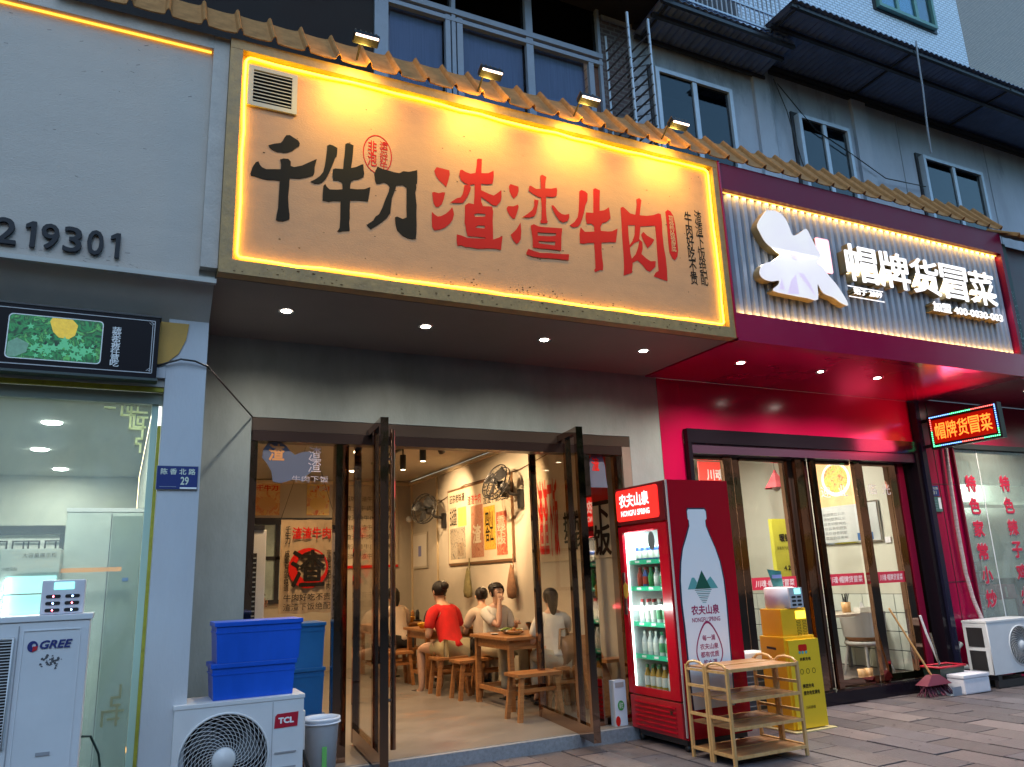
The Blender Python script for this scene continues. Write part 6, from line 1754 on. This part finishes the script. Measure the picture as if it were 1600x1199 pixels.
# bucket, mop, broom, dustpan
t = thing('mop_bucket', 'black crate-like mop bucket with a red rim beside the black post', 'bucket', (7.95, 5.88, 0))
MB()._add([(7.80, 5.76, 0), (8.10, 5.76, 0), (8.10, 5.93, 0), (7.80, 5.93, 0), (7.76, 5.74, .25), (8.16, 5.74, .25), (8.16, 5.945, .25), (7.76, 5.945, .25)], [(0, 1, 5, 4), (1, 2, 6, 5), (2, 3, 7, 6), (3, 0, 4, 7), (3, 2, 1, 0), (4, 5, 6, 7)]).build('tub', M('dark_green_plastic', (.01, .03, .022), .4), t)
MB().tube([(7.75, 5.735, .26), (8.17, 5.735, .26), (8.17, 5.948, .26), (7.75, 5.948, .26)], .012, 6, closed=True).build('rim', M('rim_red', (.45, .01, .03), .4), t)
o = MB().tube([(7.80, 5.90, .78), (7.84, 5.89, .60), (7.93, 5.86, .28)], .012, 8).build('mop', white_p, None); tag(o, 'white mop handle standing in the bucket with the red rim', 'mop')
t = thing('broom', 'broom with a bamboo stick and dark red bristles leaning at the red shop doorway', 'broom', (7.6, 5.75, 0))
MB().tube([(7.33, 5.9, .88), (7.66, 5.76, .17)], .011, 7).build('stick', woodl, t)
MB()._add([(7.60, 5.72, .20), (7.72, 5.72, .20), (7.72, 5.79, .20), (7.60, 5.79, .20), (7.45, 5.68, .11), (7.84, 5.68, .11), (7.84, 5.82, .11), (7.45, 5.82, .11)], [(0, 1, 5, 4), (1, 2, 6, 5), (2, 3, 7, 6), (3, 0, 4, 7), (0, 3, 2, 1), (4, 5, 6, 7)]).build('cap', M('broom_red', (.12, .012, .03), .6), t)
b = MB()
for k in range(60):
    f = k/59
    b.tube([(7.46+.36*f, 5.70+rb.random()*.10, .11), (7.43+.42*f+rb.uniform(-.01, .01), 5.66+rb.random()*.16, .005)], .005, 3, cap=False)
o = b.build('bristles', M('bristle', (.10, .015, .035), .7, var=.5, vs=20), t); o['kind'] = 'stuff'
t = thing('dustpan', 'grey metal dustpan with an upright silver handle next to the broom', 'dustpan', (7.86, 5.7, 0))
MB()._add([(7.70, 5.62, .004), (7.98, 5.62, .004), (7.96, 5.80, .004), (7.74, 5.80, .004), (7.70, 5.62, .012), (7.98, 5.62, .012), (7.96, 5.80, .10), (7.74, 5.80, .10)], [(3, 2, 1, 0), (2, 3, 7, 6), (1, 2, 6, 5), (3, 0, 4, 7)]).build('pan', M('pan_grey', (.22, .27, .34), .4, metal=.3), t)
bx('front_panel', MATS['pan_grey'], t, 7.72, 7.97, 5.60, 5.605, .0, .085)
MB().tube([(7.87, 5.79, .08), (7.84, 5.84, .60)], .010, 7).build('handle', chrome, t)

# ------------------------------------------------------------------ drinks fridge
FG = thing('drinks_fridge', 'red upright drinks fridge with lit red header and white bottle print', 'fridge', (4.3, 5.5, 0))
fr_ = M('fridge_red', (.42, .003, .014), .22, spec=.3)
bx('side_panel', fr_, FG, 3.985, 4.62, 5.15, 5.165, .09, 2.08)
bx('back_panel', fr_, FG, 4.605, 4.62, 5.166, 5.85, .09, 2.08)
bx('far_panel', fr_, FG, 3.985, 4.604, 5.835, 5.85, .09, 2.08)
bx('top_box', fr_, FG, 3.975, 4.604, 5.1655, 5.8345, 1.74, 2.079)
bx('base_box', fr_, FG, 3.985, 4.604, 5.166, 5.8345, .09, .36)
bx('inner_back', M('fridge_white', (.6, .66, .66), .4), FG, 4.50, 4.604, 5.166, 5.8345, .361, 1.739)
lin = M('fridge_liner', (.66, .72, .72), .35)
bx('liner', lin, FG, 3.986, 4.499, 5.1655, 5.170, .361, 1.739)
bx('liner', lin, FG, 3.986, 4.499, 5.830, 5.8348, .361, 1.739)
bx('liner', lin, FG, 3.986, 4.499, 5.171, 5.829, 1.733, 1.7385)
bx('liner', lin, FG, 3.984, 3.9885, 5.171, 5.289, .44, 1.73)
bx('edge_trim', M('trim_pale', (.55, .45, .42), .4), FG, 3.972, 3.984, 5.150, 5.162, .11, 2.08)
bx('header_frame', M('fridge_dark_red', (.12, .006, .012), .3), FG, 3.955, 3.9745, 5.166, 5.86, 1.755, 2.075)
lr = M('header_lit', (.8, .02, .02), .35, emit=(1, .022, .015), es=.22)
flat('header_light', [rrect(-5.85, -5.24, 1.785, 2.055, .03)], (3.950, 0, 0), LF, lr, FG, (), .004)
whl = M('lit_white', (.9, .9, .9), .4, emit=(1, 1, 1), es=.22)
text('lettering', '农夫山泉', -5.80, -5.36, 1.90, 2.02, (3.9445, 0, 0), LF, whl, FG, .03)
text('lettering', 'NONGFU SPRING', -5.78, -5.36, 1.825, 1.875, (3.9445, 0, 0), LF, whl, FG, .03)
# door
dr = bx('door', fr_, FG, 3.955, 3.983, 5.17, 5.86, 1.685, 1.738)
for a in ((5.17, 5.29, .37, 1.684), (5.80, 5.86, .37, 1.684), (5.291, 5.799, .37, .43)):
    bx('door_frame', fr_, FG, 3.955, 3.983, a[0], a[1], a[2], a[3])
MB().box(3.962, 3.967, 5.291, 5.799, .431, 1.684).build('glass_pane', clear, FG)
flat('door_handle', [[(-5.835, 1.0), (-5.80, 1.0), (-5.80, 1.35), (-5.835, 1.35)]], (3.95, 0, 0), LF, M('handle_dark', (.05, .003, .006), .4), FG, (), .006)
flat('door_sticker', [[(-5.82, 1.16), (-5.79, 1.13), (-5.755, 1.16), (-5.76, 1.20), (-5.75, 1.24), (-5.79, 1.27), (-5.82, 1.24)]], (3.942, 0, 0), LF, M('sticker_gold', (.45, .28, .04), .4), FG, (), .001)
flat('round_sticker', [ell(-5.38, 1.60, .045, .075)], (3.953, 0, 0), LF, M('sticker_grey', (.12, .14, .14), .4), FG, (), .001)
bx('base_grille', M('base_red', (.36, .01, .018), .3), FG, 3.955, 3.9845, 5.17, 5.85, .10, .355, bev=.006)
for k in range(6):
    bx('louvre', fr_, FG, 3.945, 3.9545, 5.24, 5.78, .125+k*.036, .138+k*.036, bev=.003)
bx('keyhole', chrome, FG, 3.944, 3.9546, 5.27, 5.30, .262, .29)
bx('plinth', darkf, FG, 4.0, 4.60, 5.19, 5.82, .045, .089)
for x in (4.02, 4.55):
    for y in (5.20, 5.80): MB().lathe([(0, -.02), (.026, -.02), (.026, .02), (0, .02)], (x, y, .026), 12, (1, 0, 0)).build('caster', black, FG)
# lit tubes and shelves
tub = M('fridge_tube', (1, 1, 1), .4, emit=(.80, 1, .95), es=1.2)
bx('light_tube', tub, FG, 3.99, 3.998, 5.795, 5.81, .40, 1.70)
bx('light_tube', tub, FG, 3.99, 4.0, 5.3, 5.79, 1.715, 1.73)
lamp('AREA', (4.05, 5.55, 1.70), (4.2, 5.55, 0), 2.2, (.84, 1, .95), .4, None, .6, FG, 'fridge_light', .2)
lamp('AREA', (4.0, 5.80, 1.05), (4.2, 5.3, 1.05), 2.2, (.84, 1, .95), 1.2, None, .6, FG, 'fridge_light', .03)
grn = M('shelf_green', (.01, .26, .14), .4, emit=(.0, .25, .13), es=.15)
zs = [.40, .67, .93, 1.22, 1.44]
for z in zs:
    bx('shelf', chrome, FG, 4.02, 4.49, 5.17, 5.83, z-.012, z-.006)
    bx('price_rail', grn, FG, 4.0, 4.012, 5.17, 5.82, z-.025, z+.012)
    for k in range(3): bx('price_tag', wl_, FG, 3.9975, 3.9997, 5.30+k*.17, 5.36+k*.17, z-.014, z+.004)
def bottle_proto(kind, lab, loc, cols, grp):
    t = thing('can' if kind == 'can' else 'drink_bottle', lab, 'can' if kind == 'can' else 'bottle', loc, grp)
    x, y, z = loc
    if kind == 'can':
        MB().lathe([(0, 0), (.022, .0), (.028, .008), (.028, .115), (.022, .125), (0, .125)], loc, 14).build('body', cols[0], t)
        MB().lathe([(.0285, .03), (.0288, .032), (.0288, .09), (.0285, .092)], loc, 14).build('label', cols[1], t)
        MB().lathe([(0, .126), (.021, .126), (.022, .122)], loc, 14).build('lid', chrome, t)
    else:
        h = .20 if kind == 'tall' else .175
        MB().lathe([(0, 0), (.027, 0), (.029, .01), (.029, h*.62), (.012, h*.84), (.012, h*.9), (0, h*.9)], loc, 14).build('body', cols[0], t)
        MB().lathe([(.0295, h*.2), (.0298, h*.21), (.0298, h*.55), (.0295, h*.56)], loc, 14).build('label', cols[1], t)
        MB().lathe([(.014, h*.88), (.0145, h), (0, h)], loc, 10).build('cap', cols[2], t)
    return t
wt1 = M('water_clear', (.50, .56, .55), .15); lw1 = M('label_white', (.62, .66, .62), .5); cr1 = M('cap_red', (.4, .02, .03), .4); cg1 = M('cap_green', (.02, .25, .1), .4)
tea = M('tea_amber', (.40, .24, .03), .2); lg1 = M('label_green', (.05, .28, .12), .5); cb1 = M('can_blue', (.05, .12, .38), .3, metal=.4); cr2 = M('can_red', (.40, .05, .03), .3, metal=.4); grb = M('bottle_green', (.02, .2, .06), .15)
rows = [(1.44, 'can', [(cb1, lw1), (cb1, lw1), (cb1, lw1), (cb1, lw1), (cb1, lw1), (cb1, lw1)], 'blue and white can on the top shelf of the drinks fridge', 'cans on the top fridge shelf'),
        (1.22, 'short', [(cr2, cr2, cr1), (cb1, cr2, cr1), (grb, grb, cg1), (wt1, lw1, lw1), (wt1, lg1, lw1), (grb, lw1, cg1)], 'short drink bottle on the second shelf of the drinks fridge, %s', 'bottles on the second fridge shelf'),
        (.93, 'tall', [(wt1, lw1, cr1)]*3+[(wt1, lg1, lw1)]*3, 'clear bottle with a white or green label on the middle shelf of the drinks fridge', 'bottles on the middle fridge shelf'),
        (.67, 'tall', [(wt1, lw1, lw1)]*3+[(wt1, lg1, cg1)]*3, 'pale water bottle on the fourth shelf of the drinks fridge', 'bottles on the fourth fridge shelf'),
        (.40, 'tall', [(tea, lw1, cg1)]*3+[(tea, lw1, lw1)]+[(wt1, lw1, cr1)]*2, 'bottle on the lowest shelf of the drinks fridge', 'bottles on the lowest fridge shelf')]
names6 = ('leftmost and red', 'second and blue-red', 'third and green', 'fourth, clear with white label', 'fifth, clear with green label', 'rightmost, green with white label')
for z, kind, cs_, lab, grp in rows:
    for k in range(6):
        y = 5.72-k*.079
        for dpt in range(2):
            shelf_n = {1.44: 'top', 1.22: 'second', .93: 'middle', .67: 'fourth', .40: 'lowest'}[z]
            look = {1.44: 'blue and white can', 1.22: 'short drink', .93: 'clear bottle', .67: 'pale bottle', .40: 'amber tea bottle' if k < 4 else 'clear bottle'}[z]
            place = ('leftmost', 'second', 'third', 'fourth', 'fifth', 'rightmost')[k]
            lb_ = '%s, %s in the front row on the %s fridge shelf' % (look, place, shelf_n)
            if dpt: lb_ = '%s hidden behind the front row on the %s fridge shelf' % (look, shelf_n)
            cc = cs_[k]
            bottle_proto(kind, lb_, (4.06+dpt*.075, y, z-.005), cc if len(cc) > 2 else (*cc, lw1), grp)
# bottle print on the side (facing the street)
outl = [(4.165, 1.82), (4.175, 1.838), (4.345, 1.838), (4.36, 1.82), (4.36, 1.76), (4.345, 1.745), (4.345, 1.70), (4.375, 1.62), (4.42, 1.52), (4.455, 1.41), (4.475, 1.27), (4.48, 1.10), (4.475, .9), (4.465, .5), (4.46, .30), (4.06, .30), (4.052, .5), (4.045, .9), (4.035, 1.10), (4.04, 1.27), (4.06, 1.41), (4.09, 1.52), (4.14, 1.62), (4.175, 1.70), (4.175, 1.745), (4.165, 1.76)]
cx_ = 4.26
flat('bottle_outline', [[(cx_+(x-cx_)*1.07, z+(.012 if z > 1.6 else 0)) for x, z in outl]], (0, 5.1485, 0), FR, M('outline_navy', (.015, .02, .05), .4), FG, (), .0004)
flat('bottle_print', [outl], (0, 5.147, 0), FR, M('bottle_white', (.86, .83, .82), .5, spec=.2), FG, (), .0004)
dg_ = M('mountain_green', (.01, .10, .06), .5); tq = M('mountain_teal', (.12, .38, .36), .5)
PY = 5.1455
flat('mountain', [[(4.175, 1.20), (4.335, 1.20), (4.255, 1.345)]], (0, PY, 0), FR, dg_, FG, (), .0003)
flat('mountain_left', [[(4.10, 1.20), (4.175, 1.20), (4.20, 1.25), (4.175, 1.29), (4.15, 1.29)]], (0, PY+.0003, 0), FR, tq, FG, (), .0002)
flat('mountain_right', [[(4.335, 1.20), (4.41, 1.20), (4.37, 1.26), (4.34, 1.295), (4.30, 1.26)]], (0, PY+.0003, 0), FR, tq, FG, (), .0002)
for k in range(8):
    w_ = .085-.0095*k
    bx('water_line', dg_ if k % 2 == 0 else tq, FG, 4.255-w_, 4.255+w_, PY-.0003, PY, 1.188-k*.014, 1.193-k*.014)
crm_ = M('print_crimson', (.35, .015, .09), .5)
text('side_lettering', '农夫山泉', 4.115, 4.40, 1.0, 1.075, (0, PY, 0), FR, crm_, FG, .03)
text('side_lettering', 'NONGFU SPRING', 4.115, 4.40, .945, .98, (0, PY, 0), FR, crm_, FG, .02)
def drop(s_):
    p = []
    for i in range(33):
        a = -math.pi/2+2*math.pi*i/33+math.pi
        x = math.cos(a)*.135*s_; z = math.sin(a)*.135*s_
        if z > 0: x *= (1-(z/(.135*s_))**1.5*.35); z *= 1.75
        p.append((4.262+x, .715+z))
    return p
flat('drop_outline', [drop(1.0)], (0, PY, 0), FR, crm_, FG, [drop(.92)], .0003)
text('drop_lettering', '每一滴', 4.20, 4.33, .80, .845, (0, PY, 0), FR, crm_, FG, .02)
text('drop_lettering', '农夫山泉', 4.17, 4.355, .735, .78, (0, PY, 0), FR, crm_, FG, .02)
text('drop_lettering', '都有优质', 4.17, 4.355, .675, .72, (0, PY, 0), FR, crm_, FG, .02)
text('drop_lettering', '的水源', 4.195, 4.33, .615, .66, (0, PY, 0), FR, crm_, FG, .02)

# ------------------------------------------------------------------ yellow power bank cabinet
YC = thing('power_bank_cabinet', 'tall yellow power bank cabinet with a white head before the red shop', 'charger', (5.3, 5.4, 0))
yl = M('cabinet_yellow', (.75, .42, .01), .4, var=.05)
bx('lower_body', yl, YC, 5.17, 5.53, 5.26, 5.55, .01, .76, bev=.01)
bx('front_board', M('board_yellow', (.78, .50, .015), .45), YC, 5.19, 5.545, 5.235, 5.2595, .02, .73)
bx('base_plate', M('base_cream', (.5, .42, .2), .5), YC, 5.12, 5.60, 5.19, 5.56, .0, .0095)
bx('upper_body', yl, YC, 5.19, 5.49, 5.28, 5.53, .7605, .99, bev=.01)
MB().lathe([(0, 0), (.135, 0), (.135, .17), (.12, .18), (0, .18)], (5.33, 5.405, .9905), 28).build('white_head', M('head_white', (.6, .56, .58), .35), YC)
bx('head_panel', M('head_panel', (.45, .47, .5), .4), YC, 5.30, 5.455, 5.262, 5.30, .995, 1.165)
bx('screen', MATS['bank_screen'], YC, 5.36, 5.43, 5.258, 5.2615, 1.11, 1.155)
for r_ in range(3):
    for c in range(2):
        xx = 5.345+c*.065; zz = 1.085-r_*.033
        flat('slot', [rrect(xx-.024, xx+.024, zz-.009, zz+.009, .008)], (0, 5.260, 0), FR, black, YC, (), .001)
bx('lit_label', M('lit_yellow', (1, .85, .1), .4, emit=(1, .8, .05), es=.4), YC, 5.36, 5.475, 5.275, 5.2795, .90, .965)
for r_ in range(5):
    for c in range(2):
        xx = 5.385+c*.07; zz = .875-r_*.027
        flat('slot_outline', [rrect(xx-.022, xx+.022, zz-.009, zz+.009, .004)], (0, 5.2785, 0), FR, inkd, YC, [rrect(xx-.019, xx+.019, zz-.006, zz+.006, .003)], .0003)
flat('van_print', [rrect(5.30, 5.40, .635, .69, .015)], (0, 5.2335, 0), FR, inkr, YC, (), .0004)
for x in (5.31, 5.345, 5.385): flat('dot_print', [ell(x, .625, .013, .013, 12)], (0, 5.2328, 0), FR, tq, YC, (), .0003)
text('lettering', '共享充电', 5.30, 5.43, .555, .585, (0, 5.233, 0), FR, inkd, YC, .03)
for x in (5.31, 5.38, 5.45): flat('icon_ring', [ell(x, .47, .02, .022, 18)], (0, 5.2335, 0), FR, inkd, YC, [ell(x, .47, .016, .018, 18)], .0004)
text('lettering', '美团充电', 5.30, 5.43, .335, .37, (0, 5.233, 0), FR, inkd, YC, .03)
text('lettering', '借充电宝满电', 5.30, 5.49, .28, .315, (0, 5.233, 0), FR, inkd, YC, .03)
text('lettering', '扫码即借', 5.31, 5.42, .17, .195, (0, 5.233, 0), FR, inkd, YC, 0)
flat('side_slot', [[(-5.47, .655), (-5.36, .648), (-5.36, .668), (-5.47, .675)]], (5.1685, 0, 0), LF, black, YC, (), .0006)
t = thing('flag_card', 'small slanted blue and green advertising card on top of the yellow cabinet', 'card', (5.3, 5.4, 1.17))
MB().tube([(5.34, 5.4, 1.17), (5.30, 5.4, 1.22)], .004, 5).build('clip', chrome, t)
MB()._add([(5.26, 5.40, 1.175), (5.36, 5.38, 1.175), (5.33, 5.36, 1.31), (5.19, 5.38, 1.33), (5.26, 5.403, 1.175), (5.36, 5.383, 1.175), (5.33, 5.363, 1.31), (5.19, 5.383, 1.33)], [(0, 1, 2, 3), (7, 6, 5, 4), (0, 4, 5, 1), (1, 5, 6, 2), (2, 6, 7, 3), (3, 7, 4, 0)]).build('card', M('card_teal', (.06, .28, .24), .5, var=.3, vs=12), t)
bx('card_strip', M('card_blue', (.25, .3, .6), .5), t, 5.215, 5.325, 5.352, 5.3585, 1.25, 1.28)

t = thing('small_floor_unit', 'small grey-white unit with a dark louvred front between the drinks fridge and the yellow cabinet', 'air conditioner', (5.2, 5.8, 0))
bx('case', white_p, t, 4.86, 5.42, 5.70, 5.93, .05, .60, bev=.01)
bx('dark_front', M('slate_panel', (.05, .06, .08), .5), t, 4.95, 5.34, 5.692, 5.6995, .12, .50)
for k in range(7): bx('louvre', M('slate_louvre', (.14, .16, .19), .5), t, 4.95, 5.34, 5.685, 5.6915, .15+k*.05, .158+k*.05)
for x in (4.9, 5.34): bx('foot', darkf, t, x, x+.04, 5.72, 5.90, 0, .049)

# ------------------------------------------------------------------ bamboo racks
def rack(lab, y0, y1):
    t = thing('bamboo_rack', lab, 'shelf', (4.3, (y0+y1)/2, 0), 'folding bamboo racks before the drinks fridge')
    x0, x1 = 3.94, 4.62
    for x in (x0, x1):
        for y in (y0, y1):
            bx('post', woodl, t, x, x+.022, y, y+.02, 0, .655)
        for z in (.06, .30, .50):
            bx('side_rail', woodl, t, x+.002, x+.02, y0+.0205, y1-.0005, z, z+.02)
        pts = [(x+.011, y0+.02, .655), (x+.011, y0+.05, .675), (x+.011, (y0+y1)/2+.01, .685), (x+.011, y1-.03, .675), (x+.011, y1, .655)]
        MB().tube(pts, .010, 6).build('arched_handle', woodl, t)
        bx('handle_rail', woodl, t, x+.002, x+.02, y0+.0205, y1-.0005, .615, .632)
    for z in (.06, .245, .43, .635):
        for q in range(2):
            ya = y0+.004+(y1-y0+.012)*q/2; yb = y0+.002+(y1-y0+.012)*(q+1)/2
            bx('shelf_board', woodp, t, x0+.0225, x1-.0005, ya, yb, z, z+.010)
        bx('front_rail', woodl, t, x0+.0225, x1-.0005, y0-.0045, y0+.0035, z-.008, z+.014)
rack('front half of the bamboo rack before the drinks fridge, nearest the camera', 4.60, 4.82)
rack('rear half of the bamboo rack, standing closer to the drinks fridge', 4.845, 5.05)
# buildings across the street, behind the viewer: they darken what glass and gloss mirror
ob_ = thing('opposite_building', 'dark row of buildings on the other side of the street behind the viewer', 'building', (5, -20, 0))
bx('wall', M('opposite_wall', (.16, .15, .15), .8, var=.2, vs=1), ob_, -45, 70, -30, -20, 0, 11)
ow = None
for i in range(28):
    for j in range(3):
        if ow is None:
            ow = MB().box(-1.1, 1.1, -19.99, -19.95, 0, 1.7).mesh('window'); ow.materials.append(wing); ow.transform(Matrix.Translation(-ob_.location))
        o = bpy.data.objects.new('window', ow); COL.objects.link(o); o.parent = ob_
        o.location = (-42+i*4.0, 0, 1.2+j*3.3)

# trees across the street behind the camera, seen mirrored in the upper windows
rt_ = random.Random(9)
leafm = M('leaf_green', (.05, .09, .03), .6, var=.4, vs=3)
barkm = M('bark', (.09, .07, .05), .9, var=.3, vs=8, bump=.6, bs=30)
def tree(x, y, h, lab):
    t = thing('street_tree', lab, 'tree', (x, y, 0))
    tk = MB().tube([(x, y, 0), (x+.1, y, h*.35), (x-.1, y+.1, h*.7), (x, y, h*.9)], [.28, .22, .14, .05], 10)
    for k in range(8):
        a = rt_.uniform(0, 6.28); z = h*rt_.uniform(.35, .75)
        tk.tube([(x, y, z), (x+math.cos(a)*h*.12, y+math.sin(a)*h*.12, z+h*.08), (x+math.cos(a)*h*.26, y+math.sin(a)*h*.26, z+h*.14)], [.10, .06, .02], 6)
    tk.build('trunk', barkm, t)
    c = MB(); vs = []; fs = []
    for k in range(5200):
        a = rt_.uniform(0, 6.28); el = math.acos(rt_.uniform(-1, 1)); r_ = h*.33*rt_.random()**.45
        lump = 1+.28*math.sin(a*3+el*4)+.2*math.sin(a*7)
        p = Vector((x+r_*lump*math.sin(el)*math.cos(a), y+r_*lump*math.sin(el)*math.sin(a), h*.66+r_*lump*math.cos(el)*.9))
        u_ = Vector((rt_.uniform(-1, 1), rt_.uniform(-1, 1), rt_.uniform(-1, 1))).normalized(); v_2 = u_.orthogonal().normalized()
        s_ = rt_.uniform(.10, .22)
        q = len(vs)
        vs += [p-u_*s_, p+v_2*s_*.6, p+u_*s_, p-v_2*s_*.6]; fs.append((q, q+1, q+2, q+3))
    c._add(vs, fs).build('crown', leafm, t)
tree(14, -9, 13, 'broad street tree across the road to the right')
tree(21, -7, 12, 'second street tree across the road, farther right')
tree(6.5, -13, 12, 'street tree across the road behind the viewer')
